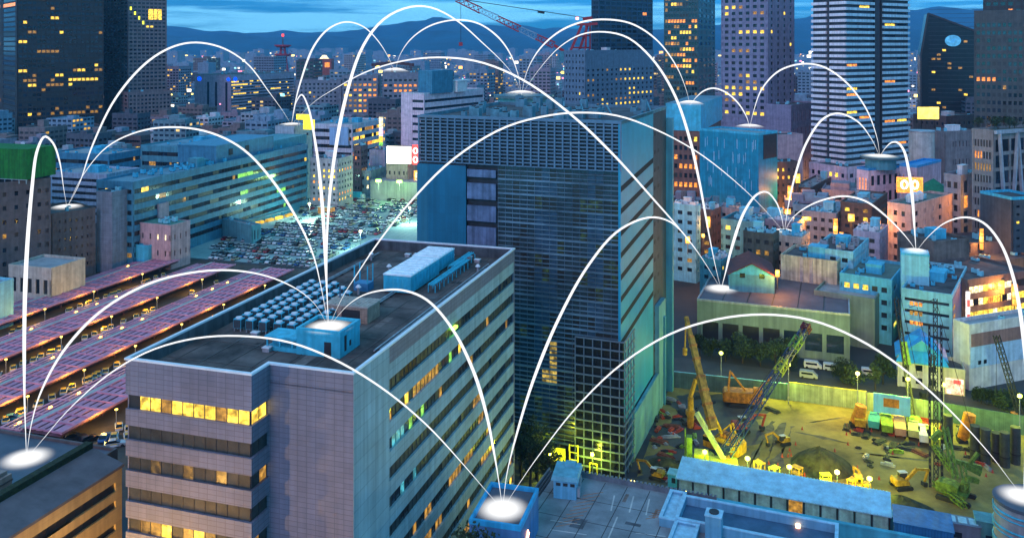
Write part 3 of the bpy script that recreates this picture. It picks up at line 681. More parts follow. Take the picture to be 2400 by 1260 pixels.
t = thing('roof_sign', 'bright yellow L-shaped rooftop sign beside the pale concrete disc block', 'sign', (c.x, c.y, N5b['rz']), -rad(15))
B = MB(); B.box(-9,0,0,.7,5.0,8.0); B.box(-4.6,2.2,-.05,.65,-.5,5.0); B.build('panel', ylw, t)
B = MB(); B.beam((-8,.9,0),(-8,.9,5.2),.3); B.beam((-1,.9,0),(-1,.9,5.2),.3); B.build('post', STEEL, t)
b = bd('office_block', 'low wide banded office with amber window rows behind the yellow sign', 826, 292, 735, 903, T1, Y=590, wm=LGREY, Fs=Bd(nz=6, hf=.45, lit=.05), Rs=Bd(nz=6, hf=.45, lit=.6, pal='yydo', pw=2.2), roof=ROOFB, extra=(22,2,10,SKYB,SKYB))
t = thing('billboard', 'pale blue blank hoarding on the front of the low banded office', 'billboard', (b['C'].x-16, b['C'].y+3.5, b['H']-14), -rad(17))
B = MB(); B.box(0,8,-.4,0,0,12); B.box(8.3,14,-.4,0,0,12); B.build('board', mat('pale_blue_board', (.32,.52,.72), .5, nz=(.3,.1)), t)
B = MB(); B.box(-.2,14.2,.0,.3,-.3,12.3); B.build('frame', STEEL, t)
b = bd('office_block', 'blue-grey and pink office with square windows, several lit, overlooking the car park', 792, 372, 727, 827, T1, Y=480, wm=wm('mixed_pink_grey', (.34,.31,.37)), Fs=G(nx=5, nz=7, wf=.4, hf=.45, lit=.3, pal='yod'), Rs=G(nx=5, nz=7, wf=.4, hf=.45, lit=.3, pal='yod'), extra=(23,1,5))
b = bd('office_block', 'small dark maroon block right of the pink office', 846, 342, 828, 862, T1, Y=520, wm=wm('maroon_tile', (.14,.09,.11)), Fs=G(nx=2, nz=7, wf=.6, hf=.5, lit=.15, pal='yo'), Rs=G(nx=3, nz=7, wf=.6, hf=.5, lit=.1), extra=(24,0,3))
b = bd('store_block', 'plain purple-pink windowless store left of the lit screen', 902, 352, 866, 930, T1, Y=540, wm=LILAC, extra=(25,0,3))
b = bd('kiosk_building', 'beige building under the lit screen beside the car park', 955, 384, 905, 985, T1, Y=516, wm=wm('warm_beige', (.46,.40,.28)), Fs=G(nx=4, nz=2, wf=.3, hf=.3, lit=.1), roof=ROOF)
kb = b
t = thing('video_screen', 'big glowing white video screen on the roof of the beige building', 'screen', (kb['C'].x+2.5, kb['C'].y-.6, kb['rz']), -rad(10))
B = MB(); B.box(-15.5,0,.0,1.0,.6,11.4); B.build('housing', DARK, t)
B = MB(); B.box(-15.2,-.3,-.12,-.003,.9,11.1); B.build('display', lit('white_display', (1,.93,.78), 3.2, .08, .2, True), t)
t = thing('red_sign', 'red neon sign box with white ring marks at the right end of the lit screen', 'sign', (kb['C'].x+2.8, kb['C'].y+.5, kb['rz']), -rad(10))
redl = lit('red_neon', (1,.05,.04), 2.2, .2); orl = lit('orange_neon', (1,.32,.04), 1.7, .45)
B = MB(); B.box(0,3.8,0,1,.5,12); B.build('panel', redl, t)
B = MB()
for z in (3.4, 8.6): B.tube([(1.9+1.2*math.cos(i*math.pi/6), -.12, z+1.6*math.sin(i*math.pi/6)) for i in range(13)], .35, 6)
B.build('ring_mark', lit('white_neon', (1,.95,.9), 3, .05), t)
c = at(975, 430, 514); t = thing('neon_column', 'tall orange and white neon column below the red sign', 'sign', (c.x, c.y, 4), -rad(10))
B = MB(); B.box(-1.3,1.6,0,.8,0,12); B.build('panel', orl, t)
B = MB(); B.box(-.4,.7,-.1,-.003,1,11); B.build('tube', LIT['w'], t)
c = at(893, 342, 560); t = thing('neon_column', 'slim upright sign of white, violet and yellow lights above the car park', 'sign', (c.x, c.y, c.z), 0)
for i, k in enumerate([('g', 2.4), ('y', 4), ('v', 5), ('w', 7)]):
    z0 = sum([2.4,4,5,7][:i]); mm = LIT[k[0]] if k[0] != 'v' else lit('violet_neon', (.5,.35,1), 2, .2)
    B = MB(); B.box(-1.2,1.2,-.5,.5,z0+.05,z0+k[1]); B.build('light_panel', mm, t)
B = MB(); B.box(1.2,1.7,-.4,.4,-22,19); B.build('pole', STEEL, t)
b = bd('wall_building', 'long low grey building with two green floodlights at the far car park end', 985, 428, 868, 1040, T1, Y=500, wm=wm('grey_green_wall', (.30,.34,.33), nz=(.1,.3)), wr=20, roof=ROOFB)
grl = lit('green_flood', (.35,1,.06), 7, .05)
for k, (px, py) in enumerate([(887, 424), (936, 426)]):
    c = at(px, py, 498); t = thing('floodlight', ['green-white floodlight on the grey wall, the one nearer the pink office', 'green-white floodlight on the grey wall, the one under the lit screen'][k], 'floodlight', c, 0)
    B = MB(); B.box(-1.5,1.5,-.5,.3,-.6,.8); B.build('lamp', grl, t)
    B = MB(); B.beam((0,.3,-5),(0,.3,0),.25); B.build('bracket', STEEL, t)
    l = D.lights.new('green_light', 'POINT'); l.energy = 3000; l.color = (.55,1,.35); l.shadow_soft_size = 1; lo = D.objects.new('green_light', l); COL.objects.link(lo); lo.parent = t; lo.location = (0,-1.6,.2)
b = bd('roof_cluster', 'low jumble of pale roofs between the pink office and the lit screen', 870, 400, 800, 905, T1, Y=520, wm=wm('pale_grey_green', (.32,.38,.38)), Fs=G(nx=6, nz=2, wf=.4, hf=.4, lit=.2, pal='wy'), roof=ROOFB, extra=(26,2,14,CYANP,CYANP))
# --- middle right: towers beyond the glass tower
b = bd('round_building', 'low dark teal drum of a building with a glowing disc on its round roof', 1215, 262, 1150, 1300, T1, Y=400, wm=TEAL, Fs=None, roof=ROOF, extra=(27,0,18,mat('teal_unit', (.10,.26,.32)),mat('teal_unit', (.10,.26,.32))))
c = at(1225, 222, 408); N7c = c
t = tag(link('round_roof', None, None, (c.x, c.y, b['H']), 0), 'wide round roof deck on a dark drum behind the crown of the glass tower', 'rooftop drum')
hh_ = c.z-b['H']; B = MB(); B.cyl((0,0), 11.5, -1.0, hh_-1.2, 28); B.build('drum', TEAL, t)
B = MB(); B.cyl((0,0), 13.5, hh_-1.2, hh_-.1, 32); B.build('deck', mat('dark_teal_deck', (.08,.16,.18), .6), t)
b = bd('tower', 'wide blue-grey office slab with rows of yellow windows below the red crane', 1372, 118, 1322, 1532, 45, Y=690, wm=wm('steel_blue_panel', (.14,.22,.30), rough=.5), Fs=G(nx=6, nz=16, wf=.4, hf=.4, lit=.02, z0=4), Rs=G(nx=15, nz=17, wf=.42, hf=.45, lit=[.1,.1,.1,.1,.1,.1,.1,.1,.35,.4,.1,.5,.45,.3,.5,.05,.3], pal='yyd', z0=4, top=14), extra=(28,1,6))
rc = b
b = bd('tower', 'dark blue glass tower cut off by the top edge, rising behind the yellow windowed slab', 1404, -70, 1386, 1530, 45, Y=745, wm=wm('deep_blue_glass_wall', (.03,.07,.12), rough=.3), Fs=G(nx=4, fh=4, wf=.75, hf=.6, lit=.02, z0=20), Rs=G(nx=10, fh=4, wf=.8, hf=.62, lit=.05, pal='do', z0=20))
b = bd('tower', 'teal glass tower with amber office floors cut off by the top edge', 1637, -70, 1556, 1676, 24, Y=610, wm=wm('dark_teal_frame', (.04,.10,.11), rough=.4), Fs=G(nx=11, fh=3.9, wf=.8, hf=.55, lit=.28, pal='dydo', z0=10), Rs=G(nx=4, fh=3.9, wf=.7, hf=.6, lit=.04, z0=10))
b = bd('tower', 'purple-grey concrete tower with a grid of square windows, many glowing yellow', 1800, -60, 1690, 1862, 46, Y=520, wm=PURPLE, Fs=G(nx=6, fh=3.75, wf=.52, hf=.5, lit=.36, pal='yyyd', z0=24, m=1.5), Rs=G(nx=4, fh=3.75, wf=.3, hf=.5, lit=.06, pal='y', z0=24), ylow=268)
b = bd('podium_block', 'purple-grey podium at the foot of the purple concrete tower', 1855, 246, 1795, 1912, 40, Y=505, wm=PURPLE, Rs=G(nx=6, nz=5, wf=.2, hf=.6, lit=.02), extra=(29,0,4))
# --- right: balcony tower
WB = wm('white_balcony_paint', (.74,.71,.73), nz=(.3,.1))
b = bd('balcony_tower', 'tall white apartment tower of striped balconies cut off by the top edge', 1980, -60, 1906, 2128, 57, Y=470, wm=wm('tower_dark_wall', (.05,.06,.075)), Fs=None, Rs=None, dd=.3)
bt = b; r_ = bt['root']; fhb = 3.18; nfl = int((bt['H']-10)/fhb)
balw = mat('balcony_white', (.90,.84,.88), .6, nz=(.4,.08)); balb = mat('balcony_blue', (.42,.66,.76), .55, nz=(.4,.15))  # pink sunlight and blue skylight put into the two sides' colours
for k in range(nfl):
    z = 10+k*fhb
    if proj((bt['C'].x, bt['C'].y, z+1.5))[1] < -12: break
    W = bt['wl']; B = MB(); B.box(-W*.44, .9, -1.2, .0, z, z+1.55); B.build('balcony', balw, r_)
    B = MB(); B.box(-W-.5, -W*.55, -1.2, .0, z, z+1.55); B.build('balcony', balw, r_)
    V = bt['wr']; B = MB(); B.box(0, 1.2, 0.02, V*.43, z, z+1.5); B.build('balcony', balb, r_)
    B = MB(); B.box(0, 1.2, V*.56, V+.4, z, z+1.5); B.build('balcony', balb, r_)
    for v0, v1 in ((.03,.18),(.22,.37),(.62,.78),(.82,.97)):
        rr_ = R_.random()
        if rr_ < .28:
            B = MB(); B.box(.0, .08, V*v0, V*v1, z+1.3, z+2.7); B.build('window', LIT['o'] if rr_ < .05 else (LIT['y'] if rr_ < .07 else G_DARK[R_.randrange(3)]), r_)
B = MB(); V = bt['wr']; B.box(.0,.7,V*.432,V*.45,4,bt['H']); B.box(.0,.7,V*.54,V*.558,4,bt['H']); B.box(-bt['wl']*.45,-bt['wl']*.43,-.6,0,4,bt['H']); B.build('dark_rib', mat('dark_rib', (.02,.024,.03), .6), r_)
b = bd('podium_block', 'pale pink podium with sloped buttresses below the striped balcony tower', 1985, 392, 1896, 2060, 57, Y=452, wm=PALEP, Fs=G(nx=6, nz=4, wf=.5, hf=.4, lit=.1), Rs=G(nx=4, nz=4, wf=.5, hf=.4, lit=.1), extra=(30,0,4))
# --- right: black slanted tower
c = at(2232, 96, 800); C0 = at(2192, 105, 800)
t = thing('slanted_tower', 'black glass tower with a slanted roof and a glowing white round emblem', 'tower', (C0.x, C0.y, 0), -rad(20))
def P_(px, py, Y=800): q = at(px, py, Y)-Vector((C0.x, C0.y, 0)); a_ = rad(20); return Vector((q.x*math.cos(a_)-q.y*math.sin(a_)*0, 0, q.z))
x0 = -6; x1 = 48; zl = at(2192,42,800).z; zr = at(2290,82,800).z
B = MB(); zm = zl-34; xm = x0-6
B.add([(xm,0,0),(x1,0,0),(x1,0,zr-3),(x0,0,zl+4),(xm,0,zm),(xm,34,0),(x1,34,0),(x1,34,zr-3),(x0,34,zl+4),(xm,34,zm)], [(0,1,2,3,4),(9,8,7,6,5),(5,0,4,9),(4,3,8,9),(3,2,7,8),(1,6,7,2),(0,5,6,1)]); B.build('body', BLKGL, t)
B = MB(); B.beam((x0,-.5,zl+4),(x1,-.5,zr-3),1.6); B.beam((xm,-.5,zm),(x0,-.5,zl+4),1.6); B.beam((xm,-.5,0),(xm,-.5,zm),1.2); B.build('edge_frame', CHAR, t)
B = MB(); cx_ = 14.5; cz_ = c.z; cc = [(cx_+6.6*math.cos(i*math.pi/12), -.9, cz_+5.2*math.sin(i*math.pi/12)) for i in range(24)]
B.add(cc+[(x,-.1,z) for x,y,z in cc], [tuple(range(23,-1,-1))]+[(i,(i+1)%24,24+(i+1)%24,24+i) for i in range(24)]); B.build('emblem', lit('pale_blue_emblem', (.10,.5,1), .6, .3, .3), t)
B = MB(); B.add([(cx_+x,-1.0,cz_+z) for x, z in ((-2,-1.6),(1.2,-1.6),(2.2,1.6),(-1,1.6))], [(0,1,2,3)]); B.build('emblem_mark', lit('emblem_blue', (.05,.3,.7), .8, .1), t)
for k in range(24):
    for i in range(11):
        if R_.random() < .1:
            z = 20+k*4; x = x0+3+i*4.4; 
            if z > zl-20: continue
            B = MB(); B.box(x,x+3,-.12,.05,z,z+1.8); B.build('window', LIT[R_.choice('ydd')], t)
    B = MB()
B = MB()
for k in range(28): B.box(x0+.5,x1-.5,-.1,.04,14+k*4,14.3+k*4)
B.build('floor_line', mat('floor_line', (.05,.06,.065), .5), t)
RECTS.append((2178,2290,60,800)); FOOT.append((C0.x+20, C0.y+10, 32, 25, rad(20)))
b = bd('tower', 'dark olive gridded tower at the right edge with a few amber windows', 2480, 22, 2283, 2500, 29, Y=470, wm=wm('olive_grey_frame', (.085,.095,.09)), Fs=G(nx=15, fh=4.4, wf=.62, hf=.5, lit=.05, pal='od', z0=30, top=6), Rs=None, wr=34, roof=ROOF)
b = bd('tower', 'dark tower top set back above the olive gridded tower in the upper right corner', 2490, -60, 2304, 2510, 29, Y=515, wm=CHAR, Fs=G(nx=10, fh=4.4, wf=.62, hf=.5, lit=.05, pal='od', z0=100), wr=25)
b = bd('truss_building', 'grey building with an outer frame of tall leaning columns and a roof garden', 2328, 305, 2278, 2475, 62, Y=318, wm=wm('concrete_frame', (.24,.235,.23)), Fs=G(nx=6, nz=12, wf=.6, hf=.6, lit=.08, pal='od', z0=4, top=3), Rs=G(nx=4, nz=9, wf=.88, hf=.78, lit=.06, pal='dy', z0=4, top=3), roof=mat('roof_garden_soil', (.05,.06,.03), .9, nz=(.3,.5), streak=0))
tr = b; B = MB(); W = tr['wr']; z0, z1 = 4, tr['H']-1
for i, (a_, b_) in enumerate([(.06,.2),(.34,.2),(.34,.5),(.64,.5),(.64,.8),(.94,.8)]): B.beam((.9,W*a_,z1),(.9,W*b_,z0),1.1,.8)
B.box(.3,1.3,0,W,tr['H']-1.4,tr['H']-.2)
B.build('leaning_column', mat('pale_steel_column', (.34,.38,.42), .5), tr['root'])
# --- right middle
b = bd('screen_block', 'dark brown block under the yellow billboard beside the striped tower', 2218, 272, 2140, 2290, 60, Y=560, wm=BROWN, Rs=G(nx=6, nz=6, wf=.4, hf=.3, lit=.2, pal='yo'), Fs=G(nx=6, nz=6, wf=.4, hf=.3, lit=.15, pal='yo'), extra=(31,1,4))
c = at(2176, 280, 545); t = thing('billboard', 'glowing yellow billboard on posts right of the striped balcony tower', 'billboard', (c.x, c.y, c.z), -rad(5))
B = MB(); B.box(-6.3,6.3,0,.6,.2,7.6); B.build('display', lit('yellow_display', (1,.7,.1), 2.4, .3, .3), t)
B = MB(); B.box(-6.6,6.6,.6,1.0,0,7.8); B.beam((-4,.8,-6),(-4,.8,0),.5); B.beam((4,.8,-6),(4,.8,0),.5); B.build('frame', DARK, t)
b = bd('concrete_block', 'plain grey concrete block with few square windows behind the pink and lilac shops', 2214, 308, 2172, 2292, 70, Y=420, wm=wm('dull_concrete', (.19,.185,.19)), Rs=G(nx=4, nz=5, wf=.28, hf=.32, lit=0, m=6), extra=(32,1,5))
c = at(2160, 380, 415); t = thing('silo', 'pale round concrete silo right of the striped balcony tower', 'silo', (c.x, c.y, 0), 0)
B = MB(); B.cyl((0,0), 5.6, 0, CAMZ-(308-HY)/F*415, 24); B.build('shell', wm('pale_silo', (.42,.45,.42)), t)
B = MB(); B.cyl((0,0), 5.9, CAMZ-(308-HY)/F*415, CAMZ-(308-HY)/F*415+.5, 24); B.build('rim', STEEL, t)
b = bd('pavilion', 'pinkish hall with a bright blue roof edge and lit orange windows carrying a glowing disc', 2036, 395, 2008, 2110, 62, Y=385, wm=PALEP, Fs=G(nx=3, nz=3, wf=.4, hf=.5, lit=.2, pal='o'), Rs=G(nx=5, nz=3, wf=.55, hf=.6, lit=[.7,.1,.02], pal='yow', z0=12), roof=mat('blue_roof_sheet', (.06,.30,.46), .5, nz=(.3,.2)), pmat=BLUR)
pv = b
B = MB(); B.box(-6,-1,5,13,pv['rz'],pv['rz']+2.2); B.build('roof_box', TEAL, pv['root'])
N10c = at(2064, 366, 392)
t = tag(link('round_roof', None, None, (N10c.x, N10c.y, pv['rz']), 0), 'round roof deck with a pale rim on the pinkish blue-edged hall', 'rooftop drum'); hz = N10c.z-pv['rz']
B = MB(); B.cyl((0,0), 6.5, 0, hz-.8, 24); B.build('drum', TEAL, t)
B = MB(); B.cyl((0,0), 8.6, hz-.8, hz-.1, 28); B.build('deck', mat('dark_teal_deck', (.08,.16,.18)), t)
b = bd('pavilion', 'plain lilac-pink box with a bright blue roof right of the disc hall', 2150, 388, 2108, 2206, 45, Y=372, wm=LILAC, roof=BLUR, pmat=BLUR, Fs=G(nx=3, nz=3, wf=.2, hf=.6, lit=.0))
c = at(2134, 452, 340); t = thing('neon_sign', 'orange rooftop neon sign with two white ring shapes above the pink-beige office', 'sign', (c.x, c.y, c.z), -rad(8))
B = MB(); B.box(-5,4.6,0,.8,0,6); B.build('panel', orl, t)
B = MB()
for x in (-2.3, 1.6): B.tube([(x+1.1*math.cos(i*math.pi/6), -.15, 3.2+1.5*math.sin(i*math.pi/6)) for i in range(13)], .35, 6)
B.build('ring_mark', lit('white_neon', (1,.95,.9), 3), t)
B = MB(); B.beam((-3,.5,-6),(-3,.5,0),.3); B.beam((3,.5,-6),(3,.5,0),.3); B.build('post', STEEL, t)
c = at(2188, 447, 352); t = thing('pyramid_roof', 'dark green pyramid roof on a low hut behind three white tanks', 'hut', (c.x, c.y, 0), -rad(20))
B = MB(); B.box(-6,6,-6,6,0,c.z); B.build('wall', wm('dull_concrete', (.19,.185,.19)), t)
B = MB(); B.add([(-6.5,-6.5,c.z),(6.5,-6.5,c.z),(6.5,6.5,c.z),(-6.5,6.5,c.z),(0,0,c.z+5)], [(3,2,1,0),(0,1,4),(1,2,4),(2,3,4),(3,0,4)]); B.build('roof', mat('dark_green_roof', (.01,.17,.09), .6, nz=(.4,.2)), t)
b = bd('office_block', 'narrow office with two tall amber lit bays right of the green pyramid roof', 2252, 410, 2212, 2296, 50, Y=335, wm=wm('grey_blue_render', (.25,.29,.33)), Fs=G(nx=2, nz=8, wf=.6, hf=.55, lit=0), Rs=G(nx=2, nz=6, wf=.5, hf=.8, lit=[0,0,0,0,1,0], pal='o'), extra=(33,1,3))
b = bd('office_block', 'pink-beige corner office with dark square windows, six storeys, below the orange neon sign', 2136, 480, 2080, 2232, 48, Y=312, wm=wm('pink_beige_tile', (.50,.38,.34)), Fs=G(nx=2, nz=7, wf=.42, hf=.42, lit=0, top=1.6, m=1.5), Rs=G(nx=5, nz=7, wf=.34, hf=.42, lit=.05, pal='y', top=1.6, m=1, skip={(i,k) for i in (1,2,4) for k in range(7)}), roof=mat('green_grey_roof', (.10,.17,.15), .8, nz=(.3,.3), streak=0), extra=(34,0,3))
pb = b
for k in range(3):
    q = pb['root'].matrix_basis @ Vector((-3.2, 6+k*4.2, pb['rz'])); t = thing('water_tank', ['white roof tank nearest the neon sign on the pink-beige office', 'middle one of three white roof tanks on the pink-beige office', 'white roof tank farthest from the neon sign on the pink-beige office'][k], 'water tank', q)
    B = MB(); B.cyl((0,0),1.3,.8,3.2,16); B.cyl((0,0),1.3,3.2,4.0,16,0,.3); B.build('tank', WHITE, t)
    B = MB(); 
    for i in range(4): B.beam((.9*math.cos(i*1.57+.7),.9*math.sin(i*1.57+.7),0),(.9*math.cos(i*1.57+.7),.9*math.sin(i*1.57+.7),.85),.18)
    B.build('leg', STEEL, t)
b = bd('office_block', 'brown sloping-roofed block with leaf-like dark stripes right of the pink-beige office', 2190, 566, 2186, 2272, 70, Y=285, wm=wm('olive_brown_wall', (.16,.13,.11), nz=(.15,.6)), wl=16, extra=(35,1,6,SKYB))
b = bd('office_block', 'plain brown flat-roofed block behind the leaf-striped block', 2275, 570, 2268, 2372, 75, Y=300, wm=BROWN, wl=15, extra=(36,0,4))
b = bd('shop_row', 'brightly lit shop arcade with glowing yellow fronts right of the cyan office', 2268, 655, 2262, 2420, 66, Y=262, wm=BROWN, wl=20, Rs=Bd(nz=4, hf=.55, lit=.85, pal='yyow', pw=2.0, top=1.5), extra=(37,0,6))
b = bd('shop_row', 'brown stepped block with amber lamps above the lit shop arcade', 2300, 618, 2290, 2430, 66, Y=285, wm=wm('dark_brown_wall', (.13,.09,.07)), wl=12, Rs=G(nx=8, nz=3, wf=.4, hf=.4, lit=.3, pal='oy'), extra=(38,0,4))
b = bd('office_block', 'dark slate narrow block with a blue edge cut by the right border', 2372, 462, 2356, 2440, 75, Y=300, wm=wm('dark_slate', (.06,.075,.09)), wl=14, Rs=G(nx=3, nz=12, wf=.4, hf=.3, lit=.15, pal='yo'), pmat=SKYB)
# --- centre right
b = bd('office_block', 'blue box-topped office with a glowing disc, its brown lower front full of orange lit windows', 1640, 306, 1563, 1690, TH2, Y=415, wm=REDB, Fs=G(nx=6, nz=9, wf=.62, hf=.5, lit=.65, pal='oyo', z0=8, top=2), Rs=None, par=.3, roof=ROOF)
t = tag(link('roof_house', None, None, (b['C'].x, b['C'].y, b['rz']+.03), -b['a']), 'broad blue windowless storey with a glowing disc set on the orange windowed office', 'rooftop storey')
N8h = 12.8; B = MB(); B.box(-b['wl']-.5, .6, -.5, b['wr'], .0, N8h); B.build('wall', SKYB, t)
B = MB(); B.box(-b['wl']-.3,.4,-.3,b['wr']-.2,N8h,N8h+.12); B.build('roof', mat('blue_grey_roof', (.14,.26,.32)), t)
N8z = b['rz']+.03+N8h+.12
b = bd('blue_cube', 'sky-blue windowless cube with vertical white slits and a glowing disc on its roof', 1778, 312, 1640, 1822, 46, Y=392, wm=wm('blue_slat_wall', (.012,.30,.46), rough=.45, tile=(.8,30,.1,.75)), Fs=None, Rs=None, roof=wm('pale_teal_roof', (.22,.32,.34), nz=(.2,.3)), pmat=SKYB)
bc = b; B = MB(); rr = random.Random(5)
for i in range(34):
    u = 1.5+rr.random()*(bc['wl']-3); z = bc['H']-3-rr.choice([0,1,2,3])*6.2-rr.random()*1.5; B.box(-u-.12,-u+.12,-.16,.02,z-4.2,z)
B.build('slit', mat('pale_slit', (.34,.58,.72), .5), bc['root'])
B = MB(); B.box(-.4,.3,4,bc['wr']-1,bc['H']-12,bc['H']-1.2); B.build('side_grille', DARK, bc['root'])
b = bd('podium_block', 'dull red-brown block with amber windows under the blue cube', 1800, 380, 1796, 1872, 80, Y=415, wm=wm('dim_brick', (.12,.085,.08)), wl=10, Rs=G(nx=5, nz=8, wf=.4, hf=.4, lit=.2, pal='oy'), extra=(39,0,4))
b = bd('pink_block', 'plain pink block between the blue cube and the striped balcony tower', 1818, 316, 1808, 1882, 75, Y=450, wm=PINK, wl=14, extra=(40,0,4))
def row(lst):
    for (n_, l_, xc, yt, xl, xr, th, Y, w_, lp, seed) in lst:
        th = 33
        bd(n_, l_, xc, yt, xl, xr, th, Y=Y, wm=w_, Fs=G(cw=3.2, fh=3.4, wf=.5, hf=.42, lit=lp, pal='oyd', top=1.4), Rs=G(cw=3.2, fh=3.4, wf=.45, hf=.4, lit=lp, pal='oyd', top=1.4), roof=R_.choice([ROOF, ROOFB, mat('blue_grey_roof', (.14,.26,.32))]), extra=(seed,1,15,R_.choice([CYANP,SKYB,WHITE]),R_.choice([CYANP,STEEL,WHITE])))
row([('office_block', 'pale blue narrow block with few windows right behind the end fin of the glass tower', 1632, 482, 1578, 1642, TH2, 330, CYANW, .04, 50),
     ('office_block', 'dark narrow block with red lit signs beside the pale blue narrow block', 1672, 492, 1640, 1690, TH2, 345, REDB, .15, 51),
     ('office_block', 'plain grey block with two tiny windows under the blue cube', 1742, 490, 1684, 1756, TH2, 350, GREY, .02, 52),
     ('office_block', 'teal roof-cluttered block between the grey block and the disc block', 1768, 520, 1690, 1800, TH2, 318, TEAL, .1, 53),
     ('office_block', 'grey block with a row of orange lit upper windows carrying a glowing disc', 1868, 520, 1764, 1890, TH2, 322, wm('mauve_grey', (.27,.24,.28)), .3, 54),
     ('office_block', 'yellow-grey stuccoed block with pale panels right under the disc block', 1878, 556, 1812, 1898, TH2, 300, BEIGE, .06, 55),
     ('office_block', 'dark olive block with amber lit rooms in front of the disc block', 1812, 548, 1742, 1826, TH2, 296, wm('dark_olive', (.09,.09,.075)), .3, 56),
     ('office_block', 'small grey block crowded with white plant in front of the orange street', 1960, 500, 1880, 1978, TH2, 350, GREY, .15, 57),
     ('office_block', 'dark block with an orange glowing sign face beside the orange street', 2044, 478, 1970, 2080, TH2, 345, wm('dark_brown_wall', (.13,.09,.07)), .35, 58),
     ('office_block', 'lilac-grey block left of the pink-beige corner office', 2062, 545, 2000, 2082, TH2, 300, LILAC, .05, 59),
     ('office_block', 'dim block with orange lamps at the foot of the striped tower podium', 1900, 440, 1858, 1990, TH2, 425, wm('dim_brick', (.12,.085,.08)), .3, 60),
     ('office_block', 'cyan block with heaped plant on its roof behind the cyan window-row office', 2000, 590, 1905, 2036, TH2, 278, CYANW, .05, 61),
     ('office_block', 'small teal block with rooftop tanks beside the red-roofed house', 1690, 610, 1640, 1716, TH2, 285, TEAL, .05, 62)])
b = bd('office_block', 'low cyan office with a row of dark windows behind the long warehouse', 2090, 655, 1968, 2122, 33, Y=262, wm=wm('bright_cyan_wall', (.10,.46,.62)), Fs=G(nx=5, nz=4, wf=.6, hf=.42, lit=.1, pal='y', top=1.6), Rs=G(nx=2, nz=4, wf=.5, hf=.4), roof=mat('green_grey_roof', (.10,.17,.15)), extra=(63,1,6,SKYB,SKYB))
b = bd('office_block', 'cyan-white office with thin floor lines, a few orange windows and a navy blue side', 2232, 690, 2113, 2266, 33, Y=246, wm=CYANW, Fs=Bd(nz=5, hf=.26, lit=.0, top=1.4, z0=2, pw=2.4), Rs=None, roof=ROOF, extra=(64,1,16,SKYB,SKYB))
cb = b; B = MB(); B.box(.03,.12,0,cb['wr']-.1,0,cb['H']-1.3); B.build('side_wall', NAVY, cb['root'])
for k in range(5):
    z = 4.0+k*(cb['H']-6)/5
    for i in range(2):
        B = MB(); B.box(.1,.2,1.0+i*2.2,2.4+i*2.2,z,z+1.2); B.build('window', LIT['d'], cb['root'])
    for i in range(3):
        if k > 1: B = MB(); B.box(-cb['wl']+2.2+i*1.2,-cb['wl']+3.1+i*1.2,-.06,.2,z+.1,z+1.2); B.build('window', LIT['o'] if k != 3 else LIT['d'], cb['root'])
t = thing('stair_tower', 'tall plain cyan stair tower with a glowing disc on its top behind the cyan-white office', 'tower', (0,0,0)); q = at(2178, 600, 258); t.location = (q.x, q.y, 0); t.rotation_euler = (0,0,-rad(TH2))
tz = q.z; N13z = tz; B = MB(); B.box(-7.6,0,0,6.5,0,tz); B.build('wall', CYANP, t)
B = MB(); ring(B, [(.08,-.08),(.08,6.58),(-7.68,6.58),(-7.68,-.08)], .3, tz-.25, tz+.35); B.build('rim', SKYB, t)
RECTS.append((2113,2178,600,258))
c = at(2263, 700, 244); t = thing('vertical_sign', 'tall white and red vertical sign on the right edge of the cyan-white office', 'sign', (c.x+.6, c.y, 2))
B = MB(); B.box(-.4,.5,-.3,.3,0,c.z); B.build('panel', lit('white_sign', (1,.9,.85), 1.5, .3), t)
B = MB()
for i in range(4): B.box(-.35,.45,-.36,-.303,3+i*4,5+i*4)
B.build('mark', redl, t)
